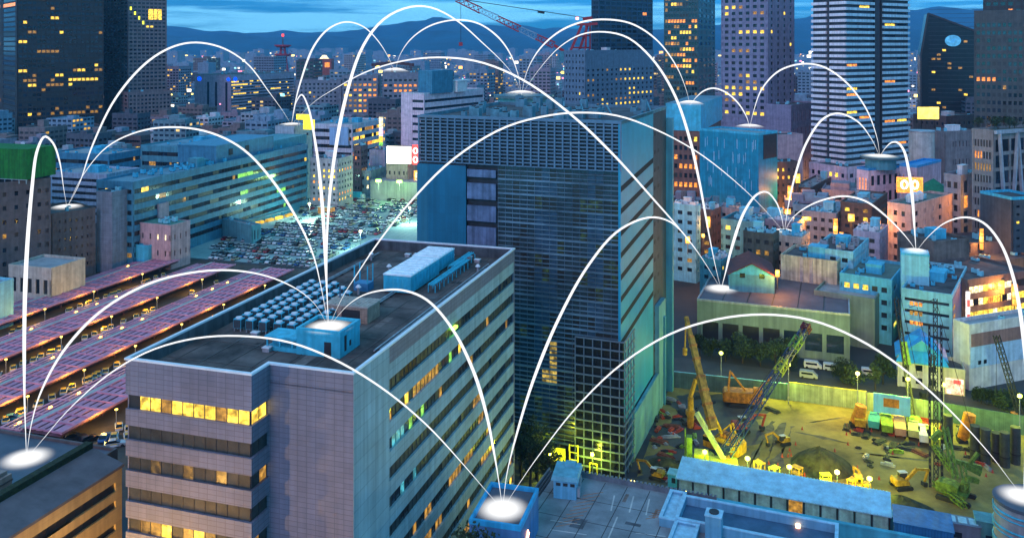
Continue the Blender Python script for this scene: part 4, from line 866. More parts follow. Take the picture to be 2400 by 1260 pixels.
for k, (px, py, Y, w_, h_, mk, l_) in enumerate([
    (1660,520,338,2.2,6,'o','orange lit sign on the dark narrow block beside the glass tower fin'),(1612,562,322,2.4,3.5,'o','orange glowing shop sign low beside the pale blue narrow block'),
    (1648,552,318,1.6,2,'y','yellow lit sign between the pale blue block and the teal block'),(1852,452,400,3.6,9,'o','tall orange sign glowing at the foot of the blue cube podium'),
    (1870,418,408,3,6,'y','yellow-orange lit sign beside the striped tower podium'),(1846,500,345,3.4,5,'o','orange sign glowing beside the disc block in the narrow street'),
    (1890,512,330,5,2.2,'y','wide yellow lit sign over the narrow street behind the disc block'),(1958,535,318,2.2,10,'o','tall leaning-looking orange sign on the dark orange street'),
    (1972,560,312,2,7,'o','second tall orange sign on the dark orange street, the lower one'),(1995,510,330,3.5,4,'y','yellow sign with lamps over the dark orange street'),
    (2052,520,318,5,2.4,'o','wide orange sign beside the lilac-grey block'),(1822,640,268,1.8,3,'y','small yellow lit window sign at the end of the red-roofed house'),
    (2345,672,268,3,6,'y','yellow glowing sign at the upper end of the lit shop arcade'),(2378,690,264,2.4,9,'o','tall amber sign at the right end of the lit shop arcade'),
    (2300,560,300,2,10,'o','tall orange sign beside the plain brown block'),(2288,470,330,1.6,8,'o','slim orange sign at the foot of the braced building')]):
    c = at(px, py, Y); t = thing('neon_sign', l_, 'sign', c, -rad(TH2)+.2); w_ *= .72; h_ *= .75
    l = D.lights.new('sign_light', 'POINT'); l.energy = 2600; l.color = (1,.36,.06); l.shadow_soft_size = .8; lo = D.objects.new('sign_light', l); COL.objects.link(lo); lo.parent = t; lo.location = (0,-2.2,0)
    B = MB(); B.box(-w_/2,w_/2,-.25,.25,-h_/2,h_/2); B.build('housing', DARK, t)
    B = MB(); n_ = max(1, int(max(w_, h_)/2)); 
    for i in range(n_):
        if h_ > w_: B.box(-w_/2+.15,w_/2-.15,-.33,-.252,-h_/2+.15+i*h_/n_,-h_/2-.15+(i+1)*h_/n_)
        else: B.box(-w_/2+.15+i*w_/n_,-w_/2-.15+(i+1)*w_/n_,-.33,-.252,-h_/2+.15,h_/2-.15)
    B.build('light_panel', orl if mk == 'o' else LIT['y'], t)
    B = MB(); B.beam((0,.3,-h_/2-4),(0,.3,h_/2),.25); B.build('pole', DARK, t)
# stained beige wall block
b = bd('stained_block', 'beige block with a stained blank wall and two pale pipes behind the warehouse', 1962, 612, 1830, 1990, 33, Y=276, wm=wm('stained_beige', (.46,.44,.32), nz=(.25,.45), streak=.35), extra=(65,1,5,SKYB,SKYB))
B = MB()
for u in (.38,.55): B.box(-b['wl']*(1-u)-.5,-b['wl']*(1-u)+.5,-.3,-.01,0,b['H']-.2)
B.build('wall_pipe', STEEL, b['root'])
# warehouse
b = bd('warehouse', 'long low warehouse with greenish wall, dark roof and dark bays behind the site', 1992, 735, 1634, 2012, 20.5, Y=247, wm=GREENW, Fs=G(nx=7, nz=1, wf=.80, hf=.62, lit=.0, z0=.8, top=5.0, m=1), roof=mat('dark_purple_roof', (.115,.105,.125), .7, nz=(.15,.25), streak=0), wr=34, par=.5, pmat=STEEL)
wh = b; N12z = wh['rz']
B = MB()
for i in range(1,6): B.box(-wh['wl']*i/6-.12,-wh['wl']*i/6+.12,.4,wh['wr']-.4,wh['rz'],wh['rz']+.14)
B.build('roof_seam', DARK, wh['root'])
b = bd('warehouse', 'tall blank greenish wall building at the right end of the warehouse', 2050, 700, 1908, 2076, 33, Y=258, wm=GREENW, wr=14, roof=ROOFB)
# red roofed house
def gable(name, label, px, py, Y, L, W, h, rise, wmat, rmat, gmat, th, back=False):
    c = at(px, py, Y); t = thing(name, label, 'house', (c.x, c.y, 0), -rad(th))
    B = MB(); B.box(-L/2,L/2,0,W,0,h); B.add([(-L/2,0,h),(L/2,0,h),(0,0,h+rise),(-L/2,W,h),(L/2,W,h),(0,W,h+rise)], [(0,1,2),(4,3,5)], 1); B.build('wall', [wmat, gmat], t)
    B = MB(); o = .5
    for s in (-1,1):
        a0 = Vector((s*(L/2+o),-.6,h-o*rise/(L/2))); a1 = Vector((0,-.6,h+rise)); b0 = a0+Vector((0,W+1.2,0)); b1 = a1+Vector((0,W+1.2,0)); u = Vector((0,0,.3))
        vs = [a0,a1,b1,b0,a0+u,a1+u,b1+u,b0+u]; B.add(vs, [(0,1,2,3),(7,6,5,4),(0,4,5,1),(3,2,6,7),(0,3,7,4)] if s < 0 else [(3,2,1,0),(4,5,6,7),(1,5,4,0),(7,6,2,3),(4,7,3,0)])
    B.build('roof', rmat, t); FOOT.append((c.x, c.y, L/2, W/2, rad(th))); return t
h0 = at(1760, 640, 272).z
g_ = gable('gabled_house', 'dark red pitched-roof house with a blue gable behind the warehouse', 1762, 640, 270, 13.5, 16, h0, 3.4, TEAL, mat('dark_red_tile', (.11,.035,.035), .8, nz=(.8,.3), streak=0), SKYB, 12)
for x in (-3.6, 2.2):
    B = MB(); B.box(x,x+1.6,-.08,.05,h0-1.0,h0+.4); B.build('window', G_DARK[0], g_)
h0 = at(2165, 838, 229).z
g_ = gable('gabled_house', 'white gabled house with a bright blue front roof beside the site road', 2160, 838, 229, 11.6, 10, h0, 4.4, OFFW, BLUR, BLUR, 22)
B = MB(); B.add([(-6.2,-2.6,h0-.6),(6.2,-2.6,h0-.6),(2.8,3.5,h0+4.6),(-2.6,3.5,h0+4.6),(-6.2,-2.6,h0-.9),(6.2,-2.6,h0-.9)], [(0,1,2,3),(1,0,4,5),(3,2,5,4),(0,3,4),(1,5,2)]); B.build('front_roof', BLUR, g_)
for x in (-4.6,-1.4,1.8):
    for z in (1.2,4.6):
        if z+1.6 < h0: B = MB(); B.box(x,x+1.6,-.08,.05,z,z+1.5); B.build('window', G_DARK[0], g_)
B = MB()
for x in (-5.7,-2.9,0.2,3.4,5.4): B.box(x,x+.4,-.35,-.01,0,h0-.7)
B.build('pilaster', OFFW, g_)
h0 = at(2245, 880, 226).z
b = bd('shop_house', 'small shop with a warmly lit open front right of the white gabled house', 2262, 866, 2212, 2278, TH2, Y=224, wm=BEIGE, wr=9)
B = MB(); B.box(-b['wl']+.4,-.4,-.1,.02,.3,4.2); B.build('shop_front', lit('shop_front', (1,.55,.32), 2.2, .6, .8), b['root'])
B = MB(); B.box(-b['wl']*.55,-b['wl']*.2,-.3,-.11,3.0,4.0); B.build('sign_board', redl, b['root'])
b = bd('white_building', 'white-walled building with a brown stripe and pale blue lower wall at the right edge', 2272, 760, 2268, 2450, 68.5+0, Y=228, wm=OFFW, wl=5, roof=ROOFB, extra=(66,0,2))
wb2 = b; B = MB(); B.box(.02,.1,0.6,wb2['wr']-.2,wb2['H']-6.0,wb2['H']-2.6); 
B.build('brown_stripe', wm('brown_stripe', (.26,.15,.13)), wb2['root'])
B = MB(); B.box(.02,.08,.3,wb2['wr']-.2,wb2['H']-11.5,wb2['H']-6.02); B.build('blue_panel', wm('pale_blue_wall', (.36,.55,.72)), wb2['root'])
for v in (3,5): B = MB(); B.box(.09,.16,v,v+1,wb2['H']-10.8,wb2['H']-9.8); B.build('window', G_DARK[0], wb2['root'])
# ------------------------------------------------------------------ vehicles
PAINT = {n: mat('car_paint_'+n, c, .25, .1, (1,.08), 0, spec=.6) for n, c in dict(white=(.72,.74,.75), black=(.02,.022,.025), silver=(.38,.40,.42), red=(.40,.03,.04), blue=(.04,.12,.30), beige=(.42,.36,.24), teal=(.06,.24,.26)).items()}
TYRE = mat('tyre_rubber', (.02,.02,.02), .85, streak=0)
def loft(B, prof, mi):     # prof: list of (x, halfwidth, z0, z1)
    vs = []; fs = []
    for x, w, z0, z1 in prof: vs += [(x,-w,z0),(x,w,z0),(x,w*.97,z1),(x,-w*.97,z1)]
    for i in range(len(prof)-1):
        a = 4*i
        for j in range(4): fs.append((a+j, a+(j+1)%4, a+4+(j+1)%4, a+4+j))
    fs += [(3,2,1,0), tuple(4*(len(prof)-1)+j for j in range(4))]; B.add(vs, fs, mi)
def car_body(B): loft(B, [(-2.15,.72,.38,.70),(-2.0,.82,.28,.86),(-1.2,.86,.24,.95),(.6,.86,.24,.95),(1.6,.84,.24,.86),(2.1,.76,.28,.72),(2.2,.66,.36,.6)], 0)
def car_cabin(B, mi): loft(B, [(-1.75,.70,.94,.98),(-1.2,.66,.94,1.42),(.1,.66,.94,1.46),(.95,.74,.94,.97)], mi)
def car_roof(B, mi=0): loft(B, [(-1.2,.62,1.40,1.45),(-.5,.63,1.43,1.50),(.1,.62,1.44,1.49)], mi)
def car_wheel(B, x, y, mi): B.tube([(x,y-.1,.32),(x,y+.1,.32)], .32, 12, mi)
B = MB(); car_body(B); car_cabin(B, 1); car_roof(B)
for x in (-1.35,1.35):
    for y in (-.76,.76): car_wheel(B, x, y, 2)
CARM = B.mesh('parked_car', [PAINT['white'], G_DARK[0], TYRE])
def small_car(pos, rz, paint, label, group):
    o = link('parked_car', CARM, None, pos, rz); o.scale = (1.12,1.12,1.08); o.material_slots[0].link = 'OBJECT'; o.material_slots[0].material = PAINT[paint]
    return tag(o, label, 'car', group)
QS = [319+i*15.6 for i in range(11)]
lot = mat('car_park_asphalt', (.25,.36,.35), .85, nz=(.06,.3), streak=0)
B = MB(); pts = [grid(-272,314), grid(-85,314), grid(-85,486), grid(-272,486)]; B.add([(p.x,p.y,.006) for p in pts], [(0,1,2,3)]); struct(B.build('car_park', lot))
B = MB()
for q in QS:
    for i in range(48):
        p = -254+i*2.7; 
        for s in (-5.2, .2):
            a = [grid(p,q+s,.009), grid(p+.12,q+s,.009), grid(p+.12,q+s+5,.009), grid(p,q+s+5,.009)]; B.add(a, [(0,1,2,3)])
tag(B.build('bay_marking', mat('worn_white_line', (.5,.52,.5), .8, streak=0)), kind='structure')
CP = []; ncar = 0; r = random.Random(12)
for q in QS:
    for s in (-2.6, 2.7):
        for i in range(56):
            p = -263.65+i*2.7; dens = .84 if q < 390 else .66
            
            if r.random() > dens: continue
            v = grid(p, q+s); px, py = proj(v)
            if px > 982 or px < 500 or py > 845-.483*(px-285)-3 or (py < 470): continue
            if px < 690 and py < 574-(px-470)*.264: continue
            pn = r.choice(['white','white','white','white','silver','silver','silver','black','blue','red','beige','teal'])
            CP.append((v.y, v.x, rad(90-TH1)+(math.pi if r.random() < .5 else 0)+r.uniform(-.04,.04), pn))
CP.sort(); FC = MB(); fpn = list(PAINT)
for n_, (y_, x_, rz_, pn) in enumerate(CP):
    if n_ < 186: small_car((x_, y_, .01), rz_, pn, '%s car parked in a bay of the crowded open car park' % pn, '%s cars in the open car park' % pn); ncar += 1
    else:          # the farthest rows, a few pixels each
        S = MB(); car_body(S); car_cabin(S, 20); car_roof(S); c_, s_ = math.cos(rz_)*1.12, math.sin(rz_)*1.12
        FC.add([(x_+x*c_-y*s_, y_+x*s_+y*c_, .01+z*1.08) for x, y, z in S.v], S.f); FC.m[-len(S.m):] = [fpn.index(pn) if m == 0 else len(fpn) for m in S.m]
tag(FC.build('far_car_rows', [PAINT[n] for n in fpn]+[G_DARK[0]]), kind='stuff')
for k, (px, py) in enumerate([(725,515),(760,480),(960,525),(845,585),(700,480),(820,455),(640,505),(600,515)]):
    c = gnd(px, py); t = thing('car_park_lamp', ['lamp post by the yellow platform end of the car park','lamp post near the far left of the car park','lamp post beside the glass tower end of the car park','lamp post nearest the long office block in the car park','lamp post at the far edge left of the car park','lamp post below the jumble of roofs at the car park','lamp post over the yellow lit platform','lamp post by the shed with two doorways'][k], 'street lamp', c)
    B = MB(); B.tube([(0,0,0),(0,0,8)], .09, 6); B.build('post', DARK, t)
    B = MB(); B.box(-.5,.5,-.5,.5,8,8.5); B.build('lamp', lit('street_lamp_lamp', (1,.9,.35), 9, .05), t)
    l = D.lights.new('lot_light', 'POINT'); l.energy = 9000 if k in (0,2,3,5) else 2600; l.color = (.55,1,.78); l.shadow_soft_size = .5; lo = D.objects.new('lot_light', l); COL.objects.link(lo); lo.parent = t; lo.location = (.8,-.8,7.4)
c = gnd(765, 500); t = thing('kiosk', 'amber lit ticket kiosk at the far side of the car park', 'kiosk', c, -rad(TH1))
B = MB(); B.box(-4,4,-2,2,0,3.6); B.build('wall', LIT['d'], t); B = MB(); B.box(-4.4,4.4,-2.4,2.4,3.6,4); B.build('roof', STEEL, t)
for k, (px, py) in enumerate([(795,468),(837,466)]):
    c = gnd(px, py); t = thing('box_truck', ['pale blue box truck at the far car park edge, the one nearer the pink office','pale blue box truck at the far car park edge, the one nearer the floodlit wall'][k], 'truck', c, -rad(TH1)+rad(4))
    B = MB(); B.box(-4.5,2.6,-1.3,1.3,1,4.0); B.build('cargo_box', SKYB, t)
    B = MB(); B.box(2.7,4.6,-1.2,1.2,.7,2.9); B.build('cab', WHITE, t)
    for x in (-3,3.4):
        for y in (-1.1,1.1): B = MB(); car_wheel(B, x, y, 0); B.build('wheel', TYRE, t)
# yellow lit platform
yp = lit('platform_sodium_light', (1,.55,.03), 1.3, .7, .25)
a = gnd(470, 566); b_ = gnd(690, 508); d = (b_-a); L_ = d.length; t = thing('lit_platform', 'long station platform glowing yellow under its lamps left of the car park', 'platform', a, math.atan2(d.y, d.x))
B = MB(); B.box(0,L_,-1.2,1.2,0,1.1); B.build('deck', STEEL, t)
B = MB()
for i in range(9): B.box(L_*i/9+.6,L_*(i+.72)/9,-.9,.9,1.1,2.3)
B.build('light_strip', yp, t)
B = MB(); B.box(0,L_,1.4,3.4,3.6,3.9)
for i in range(10): B.box(L_*i/9.2,L_*i/9.2+.3,2.2,2.5,0,3.6)
B.build('roof', mat('blue_grey_roof', (.14,.26,.32)), t)

# ------------------------------------------------------------------ loading yard with the purple canopies
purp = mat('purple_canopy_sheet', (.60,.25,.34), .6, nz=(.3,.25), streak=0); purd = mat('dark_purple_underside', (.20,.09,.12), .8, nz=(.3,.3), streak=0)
gut = mat('grey_green_gutter', (.40,.43,.38), .7, nz=(.4,.2), streak=0); slate_b = mat('blue_slate_strip', (.14,.16,.24), .7, nz=(.4,.2), streak=0)
yard = mat('oily_yard', (.075,.058,.045), .85, nz=(.15,.5), streak=0)
B = MB(); pts = [grid(-300,120), grid(-122,120), grid(-122,312), grid(-300,312)]; B.add([(p.x,p.y,.004) for p in pts], [(0,1,2,3)]); struct(B.build('yard', yard))
spot = lit('canopy_lamp', (1,.6,.08), 6, .1)
near_l = ['nearest the ochre building','second from the ochre building','third from the ochre building','fourth from the ochre building','fifth from the ochre building','farthest from the ochre building']
lights = []
for k in range(4):
    P0 = -163-26*k; q0, q1 = (157, 298) if k else (157, 290)
    if k == 5: q1 = 310
    org = grid(P0, q0); t = thing('platform_canopy', 'long purple platform canopy with ribbed sheets and a grey gutter, '+near_l[k], 'canopy', org, -rad(TH1))
    Lq = q1-q0
    ZC_ = 3.3
    B = MB()
    for a_, b_ in ((.8,2.3),(2.9,4.4),(5.0,6.6),(7.3,9.6)): B.box(a_,b_,0,Lq,ZC_,ZC_+.14)
    B.box(-.0,.5,0,Lq,ZC_+.05,ZC_+.45)
    i = 0
    while i*4.2 < Lq: B.box(.5,9.9,i*4.2,i*4.2+(.8 if i % 2 else .3),ZC_+.12,ZC_+.42); i += 1
    B.box(9.6,10.1,0,Lq,ZC_-.1,ZC_+.4); B.build('roof_sheet', purp, t)
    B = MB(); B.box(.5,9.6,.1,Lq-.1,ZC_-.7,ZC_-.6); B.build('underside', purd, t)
    B = MB(); B.box(-1.5,-.02,0,Lq,ZC_,ZC_+.3); B.build('gutter', gut, t)
    B = MB()
    ZL = 2.3
    for a_, b_ in ((-2.5,-1.7),(-3.8,-3.0),(-5.0,-4.3),(-6.4,-5.6),(-7.9,-7.2)): B.box(a_,b_,0,Lq,ZL,ZL+.25)
    i = 0
    while i*8.4 < Lq: B.box(-7.9,-1.5,i*8.4,i*8.4+.45,ZL+.05,ZL+.35); i += 1
    B.build('lattice_edge', purp, t)
    B = MB(); B.box(-9.3,-8.3,0,Lq,1.5,1.75); B.build('walkway', slate_b, t)
    for i in range(int(Lq/16.8)+1):
        for u in (-.8, 5.6): B = MB(); B.beam((u,i*16.8+.3,0),(u,i*16.8+.3,ZC_ if u < 0 else ZC_-.7),.4); B.build('column', purd, t)
    for i in range(int(Lq/9)):
        if R_.random() < .4: B = MB(); x = -5.3; B.box(x-.2,x+.2,i*9+3,i*9+3.7,ZL,ZL+.5); B.build('lamp', spot, t)
# cars between the canopies: white cars under sodium lamps
def yard_car():
    r_ = thing('parked_car', 'white car with amber light on its roof', 'car')
    B = MB(); car_body(B); bd_ = B.build('body', PAINT['white'], r_)
    B = MB(); car_cabin(B, 0); B.build('window_band', G_DARK[0], bd_)
    B = MB(); car_roof(B); loft(B, [(-2.1,.74,.80,.90),(-1.3,.78,.93,.99),(-1.18,.70,.94,1.0)], 0); B.build('roof', mat('taxi_amber', (.62,.34,.02), .35, nz=(1,.2), streak=0), r_)  # amber lamplight put into the roof and boot colour
    for x in (-1.35,1.35):
        for y in (-.76,.76): B = MB(); car_wheel(B, x, y, 0); B.build('wheel', TYRE, r_)
    return r_
yc0 = yard_car(); first = True
lanes = ['the lane nearest the ochre building','the second lane from the ochre building','the third lane from the ochre building','the fourth lane from the ochre building','the fifth lane from the ochre building']
groups = {0:[(190,968),(165,985),(222,955),(196,990),(250,1010)], }
spots = [(0,p) for p in [(160,985),(190,1010),(215,995),(240,965),(45,1005),(80,985)]]+[(1,p) for p in [(60,945),(85,930),(110,915),(30,940),(185,880),(205,868),(225,880),(170,885),(10,965),(135,905)]]+[(2,p) for p in [(15,850),(40,842),(75,822),(95,815),(165,790),(185,782),(205,770),(220,765),(70,835),(250,752)]]+[(3,p) for p in [(15,770),(320,735),(335,725),(260,742),(390,706)]]+[(3,p) for p in [(70,720),(130,725),(165,710),(180,702),(215,695),(345,652),(360,646)]]
for ln in range(4): spots += [(ln, proj(grid(-163-26*ln+12, q_)) ) for q_ in [R_.uniform(160,285) for _ in range(14)]]
for ln, (px, py) in spots:
    v = gnd(px, py); o = yc0 if first else copy_tree(yc0); first = False
    p, q = ungrid(v); P0 = -163-26*ln
    pl_ = P0+11.9+R_.uniform(-.3,.5)
    if ln == 0: pl_ = -146+R_.uniform(-4,4)
    pos = grid(pl_, q); o.location = pos; o.rotation_euler = (0,0,rad(90-TH1)+rad(40)+R_.uniform(-.1,.1))
    tag(o, 'white and amber car parked at a slant in '+lanes[ln], 'car', 'white cars in '+lanes[ln])
def lamp(name, pos, col, w, size=.3, parent=None):
    l = D.lights.new(name, 'POINT'); l.energy = w; l.color = col; l.shadow_soft_size = size
    o = D.objects.new(name, l); COL.objects.link(o); o.location = pos
    if parent: o.parent = parent
    return o
LG = []
for ln in range(4):
    for q in (168, 186, 205, 225, 246, 270):
        pos = grid(-163-26*ln+ 15.2, q); LG.append(pos)
        t = thing('yard_lamp', 'sodium lamp on a short post beside '+lanes[ln], 'street lamp', pos, 0, 'sodium lamps beside '+lanes[ln])
        B = MB(); B.tube([(0,0,0),(0,0,5.0)], .09, 6); B.build('post', STEEL, t)
        B = MB(); B.box(-.25,.25,-.25,.25,5.0,5.2); B.build('lamp', spot, t)
        lamp('sodium_light', (-3,0,4.2), (1,.55,.04), 800, .2, t)
# near end of the yard: dark cars and small vans by the ochre building
for k, (px, py, n_) in enumerate([(30,985,'teal'),(42,1012,'white'),(15,1020,'blue'),(175,1030,'black'),(205,1035,'black'),(245,1030,'blue'),(270,1045,'silver'),(70,1030,'black')]):
    v = gnd(px, py); small_car(v, rad(20+40*(k % 3)), n_, '%s car in the yard end behind the ochre building, %s' % (n_, ['by the lamp post','left of the arcs','at the left edge','beside the last canopy','right of the other black car','under the long block','closest to the long block','by the red lamp'][k]), 'cars at the yard end')

# ------------------------------------------------------------------ the ochre building and the roof with the first disc
ZB = 30.0
ochre = mat('ochre_render', (.50,.34,.15), .7, nz=(.3,.15), streak=.12, tile=(3.2,1.6,.03,.8))
pA = gnd(0, 1240, ZB-3); c0 = at(286, 1088, 122); zt = c0.z
t = thing('ochre_building', 'low ochre-walled building with dark window slots in the lower left corner', 'building', (c0.x, c0.y, 0), -rad(TH1))
B = MB(); B.box(-9,-.4,-70,0,0,zt-.6)
def strip(v0, v1, z0, z1): return (v0, v1, zt-z1, zt-z0)
cuts = [strip(-30,-3.5,2.2,3.4), strip(-70,-15,5.0,6.0), strip(-14,-1,4.7,5.4), strip(-70,-8,8.5,9.3)]
zs = [zt, zt-1.9, zt-3.2, zt-4.4, zt-5.5, zt-7.6, zt-8.6, 0]
for i in range(0, 8, 2): B.box(-.45, 0, -70, 0, zs[i+1], zs[i])
for v in (-70, -47, -19, -1.2): B.box(-.45, -.02, v, v+1.2, 0, zt-.1)
B.box(-.45,-.03,-19,-9.0,zs[3],zs[2])
B.build('wall', ochre, t)
for i in (1,3,5):
    B = MB()
    for j in range(45): B.box(-.42,-.33,-69+j*1.52,-67.56+j*1.52,zs[i+1]-.03,zs[i]+.03)
    B.build('window_band', G_DARK[2], t)
rs = mat('grey_purple_roof', (.13,.115,.125), .75, nz=(.25,.3), streak=0)
B = MB(); B.add([(.1,-70,zt+.02),(.1,.3,zt+.02),(-5.2,.3,zt+1.5),(-5.2,-70,zt+1.5),(.1,-70,zt-.35),(.1,.3,zt-.35),(-5.2,.3,zt-.35),(-5.2,-70,zt-.35)], [(0,1,2,3),(7,6,5,4),(0,4,5,1),(1,5,6,2),(2,6,7,3),(3,7,4,0)])
for j in range(10): B.box(-5.1,.1,-66+j*7,-65.7+j*7,zt+.0,zt+.04)
B.build('roof', rs, t)
B = MB(); B.box(-6.4,-5.25,-70,.3,zt-1,zt+2.3); B.build('hedge_box', mat('dark_hedge', (.025,.035,.015), .95, nz=(2,.6), streak=0), t)
t2 = thing('flat_roof_building', 'dark flat-roofed building carrying the big glowing disc in the lower left corner', 'building', (c0.x, c0.y, 0), -rad(TH1))
B = MB(); B.box(-40,-6.45,-70,6.5,0,ZB-.7); ring(B, [(-6.44,-70),(-6.44,6.5),(-40,6.5),(-40,-70)], .35, ZB-1.2, ZB+.1); B.build('wall', BROWN, t2)
B = MB(); B.box(-39.6,-6.85,-69.6,6.1,ZB-.75,ZB-.3)
for j in range(4): B.box(-39,-7.2,-58+j*16,-57.8+j*16,ZB-.3,ZB-.22)
B.build('roof', mat('smooth_slate_roof', (.10,.11,.14), .6, nz=(.1,.35), streak=0), t2)
B = MB(); v_ = Matrix.Rotation(rad(TH1),4,'Z') @ (gnd(125, 1090, ZB-.3)-Vector((c0.x,c0.y,0))); B.cyl((v_.x,v_.y),.4,ZB-.3,ZB+.3,12); B.build('roof_vent', WHITE, t2)
pinkb = gnd(28, 1108, ZB+2.5)
t3 = thing('plaster_block', 'small pinkish plaster stair block touching the left edge beside the big disc', 'building', (pinkb.x, pinkb.y, ZB-.31), -rad(TH1))
B = MB(); B.box(-14,0,-22,0,0,2.8); B.box(-13.6,-.4,-21.6,-.4,2.8,3.3); B.build('wall', wm('pink_plaster', (.36,.27,.24)), t3)
B = MB(); B.box(-14.1,.1,-22.1,.1,1.9,2.1); B.build('cornice', BROWN, t3)
q = HM @ Vector((-36,-2,0)); 
for k, vy in enumerate((-22, -42)):
    q = Matrix.Translation((c0.x,c0.y,0)) @ Matrix.Rotation(-rad(TH1),4,'Z') @ Vector((4.2,vy,0)); t = thing('street_lamp', ['sodium street lamp in front of the ochre wall, the farther one','sodium street lamp in front of the ochre wall, the nearer one','sodium street lamp at the far corner of the ochre wall'][k], 'street lamp', q)  # unseen lamps, assumed from the warm light on the ochre wall
    B = MB(); B.tube([(0,0,0),(0,0,18)], .15, 8); B.build('post', STEEL, t)
    B = MB(); B.box(-.6,.6,-.3,.3,18,18.3); B.build('lamp', spot, t); lamp('sodium_light', (0,0,17.7), (1,.55,.12), 30000, .4, t)
# ------------------------------------------------------------------ right-hand ground: site, road, pavement
def sheet(name, pxs, z, m, kind='structure'):
    B = MB(); B.add([tuple(gnd(x, y, 0)+Vector((0,0,z))) for x, y in pxs], [tuple(range(len(pxs)))]); return tag(B.build(name, m), kind=kind)
dirt = mat('yellow_brown_earth', (.24,.185,.06), .95, nz=(.09,.6), streak=0)
sheet('site_ground', [(1470,1180),(1575,888),(1700,900),(2400,1002),(2700,1052),(2700,1300),(2300,1290)], .004, dirt)
def ragged(name, pxs, z, m, amp, seed):
    P = [gnd(x, y) for x, y in pxs]; out = []
    for a, b in zip(P, P[1:]+P[:1]):
        n = max(2, int((b-a).length/1.2)); nr = Vector((-(b-a).y, (b-a).x, 0)).normalized()
        for i in range(n):
            q = a+(b-a)*i/n; out.append(q+nr*amp*(mnoise.noise(q*.12+Vector((seed,0,0)))*2+mnoise.noise(q*.5+Vector((0,seed,0)))*.8))
    B = MB(); B.add([(q.x,q.y,z) for q in out], [tuple(range(len(out)))]); return tag(B.build(name, m), kind='structure')
ragged('wet_earth', [(1490,1150),(1590,925),(1700,925),(1790,960),(1770,1010),(1735,1060),(1690,1110),(1600,1150)], .010, mat('dark_wet_earth', (.055,.055,.05), .6, nz=(.15,.6), streak=0), 3.0, 1)
gt_ = mat('grey_track', (.105,.09,.07), .85, nz=(.5,.6), streak=0)
for k, (x0_, y0_, x1_, y1_, w_) in enumerate([(1748,1108,1812,985,9),(1778,1110,1838,990,9),(1808,1112,1858,998,10),(1860,1010,2000,1040,7),(2010,1060,2180,1080,8),(1900,990,1990,975,6)]):
    ragged('tyre_track', [(x0_-w_,y0_),(x0_+w_,y0_),(x1_+w_*.6,y1_),(x1_-w_*.6,y1_)], .014+.001*k, gt_, .7, 20+k)
sheet('road', [(1570,838),(1600,838),(2020,890),(2500,950),(2700,975),(2700,1035),(2400,985),(2010,925),(1570,868)], .008, mat('asphalt', (.06,.058,.062), .8, nz=(.2,.25), streak=0))
sheet('pavement', [(1570,868),(2010,925),(2400,985),(2700,1035),(2700,1050),(2400,996),(2010,935),(1570,876)], .012, mat('pale_paving', (.26,.24,.22), .8, nz=(.4,.2), streak=0))
def pt(px, py, z=0): return gnd(px, py)+Vector((0,0,z))
# sheet fence round the site
fence_m = mat('translucent_sheet_panel', (.22,.28,.20), .6, nz=(.5,.3), streak=.3, tile=(1.8,6,.05,.55)); fence_d = mat('dark_teal_sheet', (.07,.13,.12), .6, nz=(.5,.3), streak=.2, tile=(1.8,6,.05,.6))
def fence(lbl, p0, p1, h, m, cap):
    a = pt(*p0); b = pt(*p1); d = b-a; t = thing('site_fence', lbl, 'fence', a, math.atan2(d.y, d.x)); L = d.length
    B = MB(); B.box(0,L,-.05,.05,.1,h); B.build('panel', m, t)
    n = int(L/3.6)
    for i in range(n+1): B = MB(); B.box(i*L/n-.08,i*L/n+.08,.06,.22,0,h+.15); B.build('post', STEEL, t)
    B = MB(); B.box(0,L,-.1,.1,h,h+.18); B.build('cap_rail', cap, t)
fence('grey panel fence behind the orange crane carrier', (1580,908), (1846,938), 4.2, fence_d, CYANP)
fence('pale translucent panel fence lit yellow-green in the middle of the site edge', (1850,938), (2030,961), 4.6, fence_m, mat('yellow_rail', (.45,.42,.08), .6))
fence('dark teal panel fence at the right end of the site', (2190,984), (2480,1034), 4.4, fence_d, fence_d)
fence('greenish panel fence behind the parked trucks', (2032,962), (2188,984), 4.4, fence_m, fence_m)
# site lamps
sl_m = lit('site_floodlight', (.9,1,.12), 5, .05, 1, True); sl_w = lit('site_floodlight_warm', (1,.8,.2), 5, .05, 1, True)
SL = [(1690,905,8.5,0,'by the yellow telescopic boom',.5),(1848,945,9.5,0,'beside the blue crane boom',6),(2010,985,11,1,'at the end of the pale panel fence',6),(2128,1000,11,0,'behind the parked trucks',6),(2212,1015,11,0,'beside the dark drilling leads',6),(2390,1045,11,0,'near the right border',4),
      (1652,1118,5.0,0,'at the left end of the blue site shed',.35),(1752,1134,5.0,0,'over the middle of the blue site shed',4),(1850,1150,4.6,0,'behind the blue site shed by the earth heap',2),(1962,1168,5.0,1,'over the right part of the blue site shed',4),(2038,1184,5.0,0,'at the right end of the blue site shed',3)]
for px, py, h, wmk, where, pw_ in SL:
    c = pt(px, py); t = thing('floodlight', 'yellow-green site floodlight on a pole '+where, 'floodlight', c)
    B = MB(); B.tube([(0,0,0),(0,0,h)], .1, 6); B.build('pole', STEEL, t)
    B = MB(); B.tube([(0,0,h-.1),(0,0,h+.1),(0,0,h+.5),(0,0,h+.7)],[.25,.48,.48,.2],12); B.build('lamp', sl_w if wmk else sl_m, t)
    lamp('flood', (0,.7,h-.2), (.70,.88,.03) if not wmk else (1,.74,.05), 1100*pw_*FLK, .3, t)
